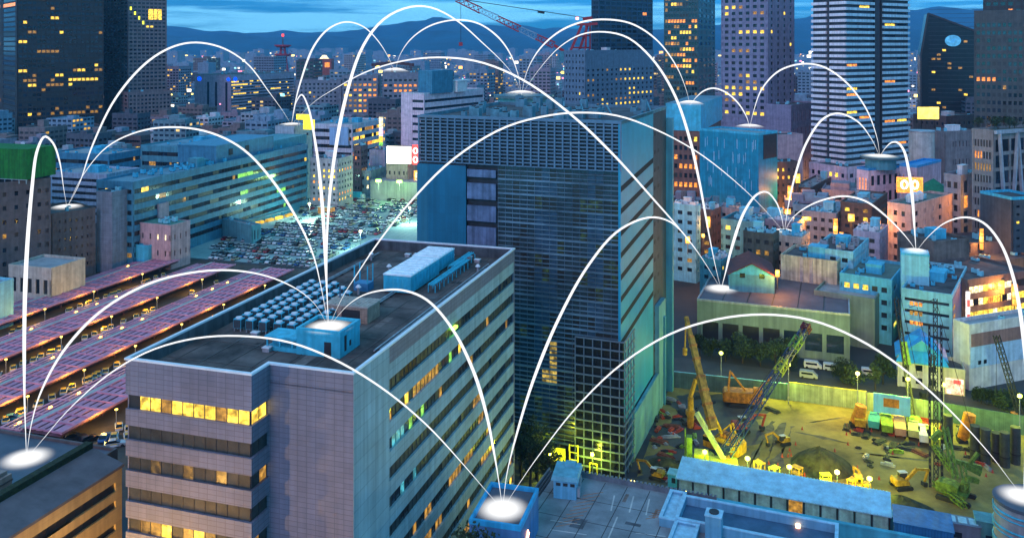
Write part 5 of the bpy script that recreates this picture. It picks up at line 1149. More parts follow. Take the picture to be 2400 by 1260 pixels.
for px, py, z, where, kk in [(1483,1133,17.2,'on the back edge of the parking deck','y'),(1605,1158,16,'above the deck wall','w')]:
    c = at(px, py, 140); t = thing('floodlight', 'small %s lamp ' % ('yellow' if kk == 'y' else 'warm white')+where, 'lamp', (c.x, c.y, c.z-2.2))
    B = MB(); B.tube([(0,0,0),(0,0,2.2)], .07, 6); B.build('pole', STEEL, t); B = MB(); B.cyl((0,0),.32,2.2,2.7,10); B.build('lamp', sl_w, t)
for px, py, h, pw_, where in [(1290,1122,5.0,2200,'beside the yellow board at the glass tower foot'),(1388,1118,4.6,1700,'in front of the latticed corner of the glass tower')]:
    c = pt(px, py); t = thing('floodlight', 'works lamp on a short pole '+where, 'floodlight', c)
    B = MB(); B.tube([(0,0,0),(0,0,h)], .09, 6); B.build('pole', DARK, t); B = MB(); B.box(-.3,.3,-.25,.25,h,h+.5); B.build('lamp', sl_m, t)
    lamp('flood', (0,-.6,h), (.78,.9,.04), pw_, .3, t)
# ---- machines
yel = mat('machine_yellow', (.46,.25,.02), .5, nz=(1.1,.6)); org = mat('machine_orange', (.46,.17,.015), .5, nz=(1.1,.6)); lime = mat('rig_lime_green', (.20,.34,.03), .5, nz=(1.1,.6)); blu = mat('boom_blue', (.015,.04,.13), .5, nz=(.8,.25)); blk = mat('machine_black', (.02,.02,.02), .7); pale = mat('pale_green_machine', (.50,.58,.25), .5, nz=(.8,.2)); redm = mat('machine_red', (.42,.06,.03), .5)
def tracks(t, L=5.5, W=3.6):
    for s in (-1,1):
        B = MB(); prof = [(-L/2,.45),(-L/2+.3,.05),(L/2-.3,.05),(L/2,.45),(L/2-.3,.9),(-L/2+.3,.9)]
        y0, y1 = s*W/2-.35, s*W/2+.35; B.add([(x,y0,z) for x,z in prof]+[(x,y1,z) for x,z in prof], [(5,4,3,2,1,0),(6,7,8,9,10,11)]+[(i,(i+1)%6,6+(i+1)%6,6+i) for i in range(6)]); B.build('track', blk, t)
def crane_house(t, m, L=6.0, W=3.2, z=1.2, h=2.2):
    B = MB(); B.box(-L*.6,L*.4,-W/2,W/2,z,z+.5); loft(B, [(-L*.62,W*.46,z+.5,z+h*.8),(-L*.5,W*.5,z+.5,z+h),(-.2,W*.5,z+.5,z+h),(.6,W*.48,z+.5,z+h*.8)], 0); mh = B.build('machine_house', m, t)
    B = MB(); B.box(.8,L*.4,W*.1,W*.5,z+.5,z+2.4); cb_ = B.build('cab', m, t)
    B = MB(); B.box(.9,L*.4+.04,W*.1+.1,W*.5+.03,z+1.3,z+2.2); B.build('cab_window', G_DARK[0], cb_)
def local(c, rz, v): return Matrix.Rotation(-rz,4,'Z') @ (v-c)
# tall yellow telescopic crane
c = pt(1690,1062); rz = rad(135); t = thing('crawler_crane', 'orange-yellow crane with a thick raised boom at the left side of the site', 'crane', c, rz)
tracks(t, 7, 5); crane_house(t, yel, 8.5, 3.8, 1.3, 3.0)
top = local(c, rz, at(1608,742,196)); ft = local(c, rz, at(1672,1005,183)); 
B = MB(); B.beam(ft, ft+(top-ft)*.45, 1.5, 1.6); B.beam(ft+(top-ft)*.44, ft+(top-ft)*.80, 1.15, 1.2); B.beam(ft+(top-ft)*.79, top, .8, .8); B.build('boom', yel, t)
for f, w_ in ((.08,1.75),(.2,1.75),(.32,1.75),(.44,1.7),(.6,1.4),(.72,1.4),(.8,1.1)): B = MB(); B.beam(ft+(top-ft)*f, ft+(top-ft)*(f+.02), w_, w_); B.build('boom_collar', org, t)
B = MB(); B.beam(top, top+Vector((.2,.2,-7)), .25); B.cyl((top.x+.2, top.y+.2), .5, top.z-8.5, top.z-7, 10); B.build('hook_block', yel, t)
B = MB(); B.beam(Vector((-.5,0,3.8)), ft+(top-ft)*.3, .5); B.beam(Vector((-3.6,1,3.6)),Vector((-2.6,.5,7.4)),.3); B.beam(Vector((-3.6,-1,3.6)),Vector((-2.6,-.5,7.4)),.3); B.beam(Vector((-2.6,.5,7.4)),Vector((1.2,.6,3.5)),.2); B.beam(Vector((-2.6,-.5,7.4)),Vector((1.2,-.6,3.5)),.2); B.build('strut', yel, t)
B = MB()
for i in range(3): B.box(-2.8+i*.9,-2.2+i*.9,-1.1,1.1,4.3,4.9)
B.build('winch', org, t)
# rotary drill attachment hanging left
c2 = pt(1618,1000); t = thing('drill_head', 'yellow drill attachment standing left of the thick raised boom', 'drill', c2, rad(20))
B = MB(); B.cyl((0,0),.8,0,3,12); B.cyl((0,0),1.1,3,4,12); B.cyl((.1,0),.7,4,7,10); B.build('auger', yel, t)
B = MB(); B.beam((0,0,7),(1.6,.2,11),.7); B.beam((1.6,.2,11),(2.8,.3,9.5),.6); B.build('arm', yel, t)
# pale lime machine in the foreground
c = pt(1672,1098); t = thing('power_pack', 'bright yellow-green site machine with a slanted pale mast behind the blue shed', 'site machine', c, rad(-12))
B = MB(); B.box(-4.5,5,-1.5,1.5,.4,2.2); B.box(-4,-1,-1.4,1.4,2.2,3.4); B.build('body', mat('acid_yellow', (.52,.55,.05), .5, nz=(.8,.3)), t)
B = MB(); B.beam((2.2,0,2.2),(-3.5,1.5,11),.9); B.build('slanted_mast', pale, t)
B = MB(); B.box(-5.6,-4.4,-.8,.8,0,6.5); B.box(-6,-5.7,-.5,.5,0,8); B.build('upright', lime, t)
for x in (-3,-1,2,4): B = MB(); car_wheel(B, x, -1.5, 0); B.build('wheel', TYRE, t)
# orange crane carrier
c = pt(1742,948); t = thing('crawler_crane', 'orange crawler crane carrier with an A-frame and no boom by the grey panel fence', 'crane', c, rad(-12)); tracks(t, 7, 4)
B = MB(); loft(B, [(-5,1.6,1.2,3.0),(-4.6,1.9,1.1,3.6),(3.6,1.9,1.1,3.6),(4.6,1.7,1.2,3.4)], 0); B.box(2.4,4.6,-1.8,-.4,3.6,4.9); B.build('machine_house', org, t)
B = MB(); B.beam((-3.6,1,3.6),(-3.2,.3,8.2),.4); B.beam((-3.6,-1,3.6),(-3.2,-.3,8.2),.4); B.beam((-3.2,0,8.2),(.5,0,3.6),.4); B.beam((3,0,3.6),(6.8,0,7.4),.4); B.build('a_frame', org, t)
# blue lattice boom crane
a = at(1702,1062,182); b_ = at(1893,762,205); c = pt(1706,1068)
t = thing('boom_crane', 'crane with a long blue lattice boom with yellow-green bands leaning up to the right', 'crane', c, rad(50)); tracks(t, 5.5, 3.6); crane_house(t, blu, 6, 3, 1.1, 2.2)
la = local(c, rad(50), a); lb = local(c, rad(50), b_)
B = MB(); n = 22; B.truss(la, lb, 1.7, n, .22, 0, 1.3); B.build('boom', blu, t)
for f0, f1, m_ in ((.60,.70,mat('boom_yellow_band', (.36,.40,.04), .6, nz=(1,.5))),(.79,.89,mat('boom_lime_band', (.16,.30,.04), .6, nz=(1,.5))),(.955,1.0,mat('boom_red_tip', (.16,.02,.02), .6))):
    B = MB(); B.truss(la+(lb-la)*f0, la+(lb-la)*f1, 1.55, 4, .34); B.build('boom_band', m_, t)
B = MB(); B.beam(la+Vector((-3,0,2)), la+(lb-la)*.5+Vector((0,0,3)), .1); B.beam(la+(lb-la)*.5+Vector((0,0,3)), lb, .1); B.build('stay_cable', blk, t)
# small orange excavators by the carrier
def excavator(px, py, rz, m, label, s=1.0, reach=1):
    c = pt(px, py); t = thing('excavator', label, 'excavator', c, rz); t.scale = (s,s,s); tracks(t, 3.8, 2.6)
    B = MB(); loft(B, [(-1.9,1.1,1.0,2.0),(-1.6,1.25,1.0,2.3),(.2,1.25,1.0,2.2),(1.2,1.2,1.0,1.6)], 0); B.build('body', m, t)
    B = MB(); B.box(-.1,1.5,.2,1.2,1.5,3.0); cb_ = B.build('cab', DARK, t); B = MB(); B.box(-.2,1.6,.1,1.3,3.0,3.12); B.build('cab_roof', OFFW, cb_)
    B = MB(); B.beam((1.0,-.3,1.7),(3.4,-.3,3.9),.5,.6); B.beam((3.3,-.3,3.9),(6.2,-.3,3.6),.45,.5); B.build('boom', m, t)
    B = MB(); B.beam((6.1,-.3,3.8),(5.2,-.3,1.0),.35,.45); am_ = B.build('arm', m, t)
    B = MB(); B.add([(4.8,-.9,1.1),(5.7,-.9,1.1),(5.5,-.9,.1),(4.7,-.9,.3),(4.8,.3,1.1),(5.7,.3,1.1),(5.5,.3,.1),(4.7,.3,.3)], [(0,1,2,3),(7,6,5,4),(0,4,5,1),(1,5,6,2),(2,6,7,3),(3,7,4,0)]); B.build('bucket', DARK, am_); return t
excavator(2112,1142,rad(8),yel,'yellow excavator with its arm reaching right beside the green drilling rig',.95)
excavator(1735,1010,rad(8),redm,'red-orange excavator between the two orange machines',1.0)
excavator(1540,1120,rad(150),yel,'small yellow excavator at the dark corner of the glass tower',.75)
excavator(1835,1040,rad(200),yel,'yellow excavator standing left of the dark earth heap',.75)
excavator(2025,1145,rad(100),yel,'yellow excavator beside the end of the blue shed',.7)
# green drilling rig
lime_ = lime; lime = mat('rig_dark_lime', (.11,.19,.025), .6, nz=(1.3,.7))
c = pt(2240,1168); t = thing('drilling_rig', 'lime-green drilling rig with tall dark leads and spread struts at the right of the site', 'drilling rig', c, rad(-40)); tracks(t, 6.5, 4.4); crane_house(t, lime, 5.5, 2.8, 1.1, 2.0)
def LL(px, py, Y): return local(c, rad(-40), at(px, py, Y))
B = MB()
for xx, ww in ((2194,.8),(2180,.3),(2208,.3)): B.truss(LL(xx,1150,178), LL(xx-2,700 if ww > .5 else 760,190), ww, 26, .16)
B.build('lead', blk, t)
B = MB(); B.truss(LL(2190,1130,178), LL(2262,1185,168), .9, 8, .2); B.truss(LL(2215,1000,180), LL(2240,1120,174), .9, 8, .22); B.truss(LL(2188,1040,180), LL(2230,1100,176), .8, 6, .2)
B.beam(LL(2185,1030,180), LL(2205,1010,180), .9); B.beam(LL(2270,1090,176), LL(2292,1060,176), .6); B.beam(LL(2240,1080,176), LL(2300,1095,176), .8); B.build('strut', lime, t)
B = MB(); B.beam(LL(2264,1090,176), LL(2296,1106,176), 1.3, 1.1); B.beam(LL(2266,1120,175), LL(2292,1126,175), 1.0, .9); B.truss(LL(2255,1085,176), LL(2268,1150,172), .9, 5, .14); B.build('hydraulic_pack', lime, t)
B = MB()
for x0_, y0_, x1_, y1_ in ((2194,700,2130,560+160),(2150,880,2110,690),(2194,705,2300,1085),(2150,720,2215,1000)): B.beam(LL(x0_,y0_,188), LL(x1_,y1_,188), .09)
B.build('cable', blk, t)
lime = lime_
c = pt(2178,955); t = thing('small_crane', 'dark crane with a drooping black jib before the white gabled house', 'crane', c, rad(100)); tracks(t, 4, 3); crane_house(t, blk, 5, 2.6, 1, 1.8)
B = MB(); B.truss((0,0,2), local(c, rad(100), at(2188,830,220)), .8, 12, .15); B.build('boom', blk, t)
c = pt(2395,1005); t = thing('small_crane', 'dark lattice crane leaning left near the right border', 'crane', c, rad(100)); tracks(t, 4, 3); crane_house(t, org, 5, 2.6, 1, 1.8)
B = MB(); B.truss((0,0,2), local(c, rad(100), at(2335,785,212)), 1.0, 16, .18); B.build('boom', blk, t)
B = MB(); e_ = local(c, rad(100), at(2335,785,212)); B.beam(e_, e_+Vector((0,0,-14)), .08); B.build('cable', blk, t)
c = pt(2140,1000); t = thing('small_crane', 'green-banded slim crane with wires left of the white gabled house', 'crane', c, rad(80)); tracks(t, 4, 3); crane_house(t, lime, 5, 2.6, 1, 1.8)
B = MB(); B.truss((0,0,2), local(c, rad(80), at(2100,700,225)), .9, 18, .16); B.build('boom', blk, t)
B = MB(); p1 = local(c, rad(80), at(2127,855,219)); p0 = local(c, rad(80), at(2117,800,221)); B.beam(p0, p1, 1.3); B.build('boom_band', lime, t)
# trucks in a row, tanks and drums
tc_ = [('lime',lime,'yellow-green bodied truck in the row by the fence'),('salmon',mat('truck_salmon',(.48,.26,.16),.5),'salmon-bodied truck next to the yellow-green one'),('cream',mat('truck_cream',(.5,.52,.2),.5),'cream-yellow truck in the middle of the row by the fence'),('pale',WHITE,'white-cabbed mixer truck at the right of the row'),('teal',mat('truck_teal',(.06,.36,.36),.5),'small teal truck at the left of the row'),('yell',yel,'amber truck behind the steel heap in the row'),('acid',mat('acid_yellow',(.52,.55,.05)),'acid-yellow truck under the dark leads')]
for (n_, m_, l_), (px, py, L) in zip(tc_, [(2079,1018,7.2),(2110,1026,7.2),(2142,1030,6),(2168,1042,6),(2048,1008,5),(2016,1005,6),(2190,1050,6.5)]):
    c = pt(px, py); t = thing('tipper_truck', l_, 'truck', c, rad(90-TH2)+R_.uniform(-.08,.08))
    B = MB(); B.box(-1,L-2.2,-1.15,1.15,.95,1.15); B.add([(-1,-1.15,1.15),(L-2.4,-1.15,1.15),(L-2.4,1.15,1.15),(-1,1.15,1.15),(-1.2,-1.25,2.6),(L-2.4,-1.25,2.6),(L-2.4,1.25,2.6),(-1.2,1.25,2.6)], [(0,1,5,4),(1,2,6,5),(2,3,7,6),(3,0,4,7),(4,5,6,7)]); B.build('tipper_body', m_, t)
    B = MB(); loft(B, [(L-2.2,1.1,.7,2.7),(L-.7,1.1,.7,2.7),(L-.3,1.05,.7,1.7)], 0); cb_ = B.build('cab', m_ if n_ != 'pale' else WHITE, t)
    B = MB(); B.box(L-.75,L-.5,-1,1,1.75,2.5); B.build('windscreen', G_DARK[0], cb_)
    for x in (0,L-1.4):
        for y in (-1,1): B = MB(); car_wheel(B, x, y, 0); B.build('wheel', TYRE, t)
for k, (px, py, h, m_) in enumerate([(2002,998,5,org),(2255,1035,6.5,org)]):
    c = pt(px, py); t = thing('silo_tank', ['slanted orange hopper at the left of the truck row','orange drum casing beside the dark fence sheets'][k], 'hopper', c, rad(-10))
    B = MB(); B.tube([(0,0,.8),(1.2,0,h*.6),(1.6,0,h)], [1.1,1.5,1.3], 14); B.build('shell', m_, t)
    B = MB(); B.box(-1,1,-1,1,0,.8); B.build('base', blk, t)
for k in range(6):
    px, py = [(2285,1075),(2310,1085),(2335,1080),(2355,1092),(2222,1040),(2380,1085)][k]; c = pt(px, py)
    t = tag(link('casing_tube', None, None, c, 0), 'dark upright steel casing tube standing before the dark teal fence', 'steel tube', 'casing tubes by the dark fence')
    B = MB(); B.cyl((0,0),1.0,0,6+R_.random()*2,14); B.build('tube', mat('rusty_dark_steel', (.045,.05,.04), .7, nz=(.7,.5)), t)
    B = MB(); B.cyl((0,0),1.08,2,2.3,14); B.build('collar', blk, t)
# earth heaps
def heap(px, py, rx, ry, h, label, m, seed):
    c = pt(px, py); B = MB(); n, k = 28, 9; vs = []; fs = []
    for j in range(k):
        f = j/(k-1)
        for i in range(n):
            a = 2*math.pi*i/n; w = 1+.18*mnoise.noise(Vector((math.cos(a)*1.3+seed, math.sin(a)*1.3, f*2))); rr2 = (1-f)**.8*w
            vs.append((rx*rr2*math.cos(a), ry*rr2*math.sin(a), h*(f**.9)*(1+.1*mnoise.noise(Vector((i*.4, j, seed))))-.05))
    for j in range(k-1):
        for i in range(n): fs.append((j*n+i, j*n+(i+1)%n, (j+1)*n+(i+1)%n, (j+1)*n+i))
    B.add(vs, fs, 0, False); tag(B.build('earth_heap', m, None, c, rad(-TH2)), label, 'earth heap')
dk = mat('dark_spoil', (.045,.045,.025), .95, nz=(.8,.6), streak=0)
heap(1922,1092,6.6,6.0,4.2,'big dark earth heap in the middle of the site',dk,1); heap(2110,1185,6,3,2.2,'low olive earth heap below the yellow excavator',dk,5); heap(1560,1085,4,3,1.2,'low rubble heap near the glass tower corner',dk,9)
for k in range(120):     # small steel and timber lying on the site
    px = R_.uniform(1530,1640) if k < 64 else R_.uniform(2000,2340); py = R_.uniform(930,1130) if k < 64 else R_.uniform(985,1095); c = pt(px, py)
    B = MB(); L = R_.uniform(.7,3.6); hh9 = R_.uniform(.15,.7)
    for j in range(3): B.box(-L/2+R_.uniform(-.2,.2),L/2+R_.uniform(-.2,.2),-.45+j*.3,-.2+j*.3,0,hh9*R_.uniform(.6,1.1))
    B.box(-L/3,L/4,-.2,.15,hh9*1.11,hh9*1.11+.2)
    o = B.build('site_bundle', R_.choice([DARK,STEEL,lime,redm,mat('rusty_dark_steel', (.045,.05,.04))]), None, c, R_.uniform(0,3)); tag(o, 'small bundle of steel or timber lying on the wet earth by the glass tower' if k < 64 else 'small bundle of steel or timber lying near the truck row', 'bundle', 'bundles by the glass tower' if k < 64 else 'bundles near the truck row')
for k in range(40):
    c = pt(R_.uniform(1780,2330), R_.uniform(1000,1140)); B = MB(); B.cyl((0,0),.22,.05,.75,8,0,.05); B.box(-.26,.26,-.26,.26,0,.05); tag(B.build('traffic_cone', redm, None, c), 'small red traffic cone on the brown site ground', 'cone', 'red cones on the site')
rk = random.Random(31)
for k, (px, py) in enumerate([(1660,1085),(1700,1098),(1780,1118),(1868,1120),(1998,1148),(2012,1150),(1935,1136),(1815,1126)]):
    c = pt(px, py); h = rk.uniform(2.2,4.4); t = thing('scaffold_frame', 'small yellow-painted scaffold frame with boards behind the blue site shed', 'scaffold', c, rk.uniform(0,3), 'yellow scaffold frames behind the blue shed')
    m_ = rk.choice([yel, mat('acid_yellow', (.52,.55,.05)), yel])  # yellow of the site lamps put into the frame colour
    for x in (-.9,.9):
        for y in (-.6,.6): B = MB(); B.beam((x,y,0),(x,y,h),.14); B.build('post', m_, t)
    B = MB()
    for z in (h*.45, h*.95): B.box(-1.05,1.05,-.75,.75,z-.06,z+.06)
    B.beam((-.9,-.62,.1),(.9,-.62,h*.45),.1); B.build('board', m_, t)
for k, (px, py) in enumerate([(1985,1002),(2030,1020),(2062,1036),(2092,1046),(2125,1052),(2155,1062),(2205,1050),(2235,1050),(1545,1035),(1575,1000),(1600,970),(1560,1070),(1610,1040),(1640,990),(1660,945),(1810,962)]):
    c = pt(px, py); t = thing('pipe_stack', 'low stack of steel pipes and boards lying '+('on the dark wet earth' if k > 7 and k < 15 else 'near the truck row'), 'pipe stack', c, rk.uniform(0,3), 'pipe stacks '+('on the dark wet earth' if k > 7 and k < 15 else 'near the truck row'))
    B = MB()
    for j in range(6): B.tube([(-2,-.7+j*.28,.16+.02*(j%2)),(2+rk.uniform(-.6,.3),-.7+j*.28,.16)], .13, 6)
    for j in range(4): B.tube([(-1.8,-.5+j*.3,.42),(1.7,-.5+j*.3,.42)], .13, 6)
    B.build('pipe_bundle', rk.choice([STEEL, DARK, mat('rusty_dark_steel', (.045,.05,.04)), mat('rust_red', (.2,.07,.035), .8, nz=(1.5,.5))]), t)
    B = MB(); B.box(-1.3,-1.15,-.95,.95,0,.05); B.box(1.1,1.25,-.95,.95,0,.05); B.build('sleeper', DARK, t)
c = pt(2090,1000); t = thing('site_board', 'pale blue board with an orange square above the truck row', 'board', c, -rad(TH2)); B = MB(); B.box(-4,4,0,.3,3,7.5); B.build('board', CYANP, t); B = MB(); B.box(-1.8,1.6,-.06,-.003,4.6,6.6); B.build('orange_square', org, t)
for x in (-3,3): B = MB(); B.box(x-.15,x+.15,.3,.5,0,7); B.build('post', STEEL, t)
# vehicles and trees by the warehouse
for k, (px, py, pn) in enumerate([(1905,862,'white'),(1950,868,'white'),(2040,880,'white'),(1985,880,'beige'),(1895,885,'silver')]):
    c = pt(px, py); t = thing('van', ['white van under the trees at the warehouse corner','white van right of the van at the warehouse corner','white van beside the single tree on the road','beige van by the end of the warehouse','silver van on the road by the pale fence'][k], 'van', c, -rad(TH2))
    B = MB(); loft(B, [(-2.3,.85,.35,1.9),(-2.1,.9,.3,2.0),(1.2,.9,.3,2.0),(1.9,.88,.3,1.2),(2.4,.8,.35,.9)], 0); bo_ = B.build('body', PAINT[pn], t)
    B = MB(); B.box(-1.8,1.1,-.93,-.9,1.2,1.7); B.build('window', G_DARK[0], bo_)
    for x in (-1.5,1.5):
        for y in (-.82,.82): B = MB(); car_wheel(B, x, y, 0); B.build('wheel', TYRE, t)
leafm = mat('tree_leaf', (.022,.04,.018), .8, nz=(1.5,.6), streak=0); leafl = mat('tree_leaf_light', (.045,.075,.024), .8, nz=(1.5,.5), streak=0); bark = mat('bark', (.05,.04,.03), .9)
def tree(px, py, h, w, label, z=0.0, seed=0, n=900, pos=None, group=None):
    r = random.Random(seed); c = pos or pt(px, py, z); t = thing('tree', label, 'tree', c, r.random()*6, group)
    B = MB(); B.tube([(0,0,0),(.1,.05,h*.3),(.05,.1,h*.65)], [h*.035,h*.025,h*.012], 8)
    lobes = []
    for i in range(9):
        a = r.random()*6.28; ll = r.uniform(.3,1)*w; zz = h*r.uniform(.42,.92); e_ = Vector((math.cos(a)*ll*.6, math.sin(a)*ll*.6, zz)); B.tube([(0,0,h*.3+.02*h*i), e_*.5+Vector((0,0,h*.22)), e_], [h*.014,h*.009,h*.004], 5); lobes.append((e_, r.uniform(.28,.5)*w))
    lobes.append((Vector((0,0,h*.8)), w*.5)); B.build('trunk', bark, t)
    C_ = MB()
    for i in range(n):
        e_, rr2 = r.choice(lobes); d = Vector((r.gauss(0,1), r.gauss(0,1), r.gauss(0,.8))).normalized()*rr2*r.random()**.35; p = e_+d; s = r.uniform(.14,.36)*(w/2.6)**.5
        u = Vector((r.gauss(0,1), r.gauss(0,1), r.gauss(0,1))).normalized()*s; v = u.orthogonal().normalized()*s*.8
        C_.add([p-u, p-v*.6, p+u, p+v*.6], [(0,1,2,3)], 1 if r.random() < .35 else 0)
    C_.build('crown', [leafm, leafl], t)
tl_ = [(1668,838),(1700,846),(1740,850),(1782,858),(1818,862),(1850,868),(1640,832),(2000,905),(2052,915),(2070,900),(1975,895),(2300,945),(2330,952),(2356,958),(2385,962),(1835,848),(1760,842),(1712,838)]
for k, (px, py) in enumerate(tl_):
    g = 'trees along the warehouse front' if k < 7 or k > 14 else ('trees beside the road end of the warehouse' if k < 11 else 'bushes before the white building')
    tree(px, py, R_.uniform(4.5,7.5) if k < 11 or k > 14 else 3.6, R_.uniform(3.0,4.4) if k != 8 else 2.2, {'trees along the warehouse front':'dark leafy tree in the row along the warehouse front','trees beside the road end of the warehouse':'dark leafy tree beside the road at the end of the warehouse','bushes before the white building':'dark bush-like tree in front of the white building with the brown stripe'}[g], seed=k, n=1500, group=g)
for k in range(9):
    c = gnd(1240+R_.uniform(-22,50), 1105+R_.uniform(-10,55)); tree(0, 0, R_.uniform(9,13), R_.uniform(3,4.2), 'dark leafy tree in the clump between the long office block and the parking deck', seed=40+k, n=650, pos=c, group='trees between the long block and the deck')
for k in range(3):
    c = at(1112+k*24, 1250-k*3, 112); tree(0, 0, 15, 3.4, 'dark leafy tree top at the bottom edge below the blue-rimmed block', seed=60+k, n=500, pos=Vector((c.x-1, 112, c.z-13.4)), group='trees under the blue-rimmed block')
for k in range(14):
    c = at(2290+R_.uniform(0,150), 288, 322+R_.uniform(0,16)); tree(0, 0, 4.5, 2.6, 'dark shrub-like tree in the roof garden of the braced building', seed=80+k, n=260, pos=Vector((c.x, c.y, tr['rz'])), group='roof garden trees')
# ------------------------------------------------------------------ foreground deck, blue shed, small blocks
ZD = 20.0
deckm = mat('worn_deck_concrete', (.23,.27,.29), .8, nz=(.18,.4), streak=0, tile=(60,60,.0,1))
c0 = gnd(1290, 1118, ZD); DA = rad(TH2)
t = thing('parking_deck', 'worn rooftop parking deck with white bay lines and orange hatching at the bottom', 'parking deck', (c0.x, c0.y, 0), -DA)
dk_ = t; DM = Matrix.Translation((c0.x,c0.y,0)) @ Matrix.Rotation(-DA,4,'Z')
def dl(px, py, z=ZD): return DM.inverted() @ gnd(px, py, z)
B = MB(); B.box(-1.0,26,-62,2.2,0,ZD); B.build('slab', deckm, t)
B = MB()
for px0, py0, px1, py1, w in [(1440,1160,1432,1196,.22),(1485,1162,1475,1200,.22),(1522,1168,1514,1206,.22),(1447,1210,1425,1262,.22),(1290,1240,1375,1252,.18),(1290,1218,1360,1228,.12),(1490,1248,1560,1256,.16),(1400,1265,1380,1300,.2)]:
    B.beam(dl(px0,py0)+Vector((0,0,.012)), dl(px1,py1)+Vector((0,0,.012)), w, .012)
B.build('bay_line', mat('worn_white_line', (.5,.52,.5)), t)
B = MB()
for i in range(9):
    a_ = dl(1310+i*8, 1226-i*9); B.beam(a_+Vector((-.2,-.9,.01)), a_+Vector((2.4,1.2,.01)), .13, .01)
for i in range(4):
    a_ = dl(1525+i*7, 1212-i*6); B.beam(a_+Vector((-.6,-.6,.01)), a_+Vector((1.3,.9,.01)), .13, .01)
B.build('hatch_line', mat('worn_orange_line', (.42,.16,.05), .8, nz=(1.2,.5), streak=0), t)
B = MB()
for i in range(6): B.box(1.5+i*3.6,1.62+i*3.6,-60,1.6,ZD+.002,ZD+.02)
for i in range(7): B.box(-.8,25.6,-4.6-i*6,-4.5-i*6,ZD+.002,ZD+.018)
for i in range(3): B.box(-.9+i*.5,-.65+i*.5,-60,1.8,ZD+.002,ZD+.28)
B.build('deck_joint', mat('dark_joint', (.05,.052,.058), .8), t)
B = MB(); B.box(3.2,26.2,1.95,2.2,ZD,ZD+.75)
for i in range(34): B.box(3.4+i*.68,3.75+i*.68,1.8,2.3,ZD+.75,ZD+1.0)
B.box(-1.0,-.75,-62,2.2,ZD,ZD+.5); B.build('parapet', mat('dark_blue_grey_parapet', (.13,.17,.20), .7, nz=(.5,.3)), t)
rq2 = random.Random(9)
for i in range(22):
    x = rq2.uniform(1,24); y = rq2.uniform(-40,0); m9 = rq2.choice([mat('deck_patch_dark', (.09,.10,.115), .7, nz=(.6,.5), streak=0), mat('deck_patch_pale', (.30,.34,.36), .8, nz=(.6,.5), streak=0), mat('deck_patch_rust', (.22,.17,.15), .8, nz=(.6,.5), streak=0)])
    B = MB(); B.box(x,x+rq2.uniform(.4,2.6),y,y+rq2.uniform(.4,3.5),ZD+.001,ZD+.004+.0003*i); B.build('deck_patch', m9, dk_)
bw = mat('light_blue_wall', (.13,.36,.50), .55, nz=(.3,.15)); bc_ = mat('light_blue_coping', (.32,.60,.74), .5, nz=(.5,.1))
def well(px, py, L, W, h, lbl, fill=False):
    a_ = dl(px, py); q = DM @ Vector((a_.x, a_.y, ZD+.02)); t = thing('ramp_well', lbl, 'ramp wall', q, -DA)
    B = MB(); ring(B, [(L,-W),(L,0),(0,0),(0,-W)], .3, 0, h); B.build('wall', bw, t)
    B = MB(); ring(B, [(L+.1,-W-.1),(L+.1,.1),(-.1,.1),(-.1,-W-.1)], .5, h, h+.15); B.build('coping', bc_, t)
    B = MB(); B.box(.31,L-.31,-W+.31,-.31,0,.08 if not fill else h*.7); B.build('floor', mat('deep_blue_floor', (.05,.13,.22), .7, nz=(.3,.3), streak=0) if not fill else bc_, t)
well(1572, 1166, 2.4, 8.5, 1.2, 'narrow blue walled ramp well at the corner of the parking deck', True)
well(1604, 1180, 22.0, 7.0, 1.3, 'wide deep blue walled well beside the narrow ramp well')
well(1584, 1236, 3.4, 6, 1.1, 'small pale blue framed well at the bottom edge', True)
a_ = dl(1672, 1262); q = DM @ Vector((a_.x,a_.y,ZD)); t = thing('vent_pillar', 'blue square vent pillar with a dark cap at the bottom edge', 'vent', q, -DA)
B = MB(); B.box(-1,1.2,-1,1,0,3.6); B.build('shaft', bw, t); B = MB(); B.box(-1.1,1.3,-1.1,1.1,3.6,3.8); B.cyl((.1,0),.7,3.8,4,12,1); B.build('cap', [bc_, DARK], t)
c = gnd(1870, 1236, ZD); t = thing('bulkhead_lamp', 'small orange-pink lamp glowing on the blue well wall at the bottom edge', 'lamp', c, 0); B = MB(); B.cyl((0,0),.35,.0,.5,10); B.build('lamp', lit('orange_pink_lamp', (1,.35,.15), 8, .1), t); B = MB(); B.cyl((0,0),.5,-.2,-.0,10); B.build('base', DARK, t)
# terrace wall between deck and shed
c = at(1558, 1146, 152); t = thing('terrace_wall', 'long teal-blue terrace wall between the parking deck and the blue site shed', 'wall', (c.x,c.y,0), -DA)
B = MB(); B.box(0,58,-.6,.3,0,c.z); B.box(-.1,58.1,-.75,.0,c.z,c.z+.25); B.build('wall', mat('teal_blue_wall', (.06,.36,.46), .6, nz=(.2,.2), streak=.15), t)
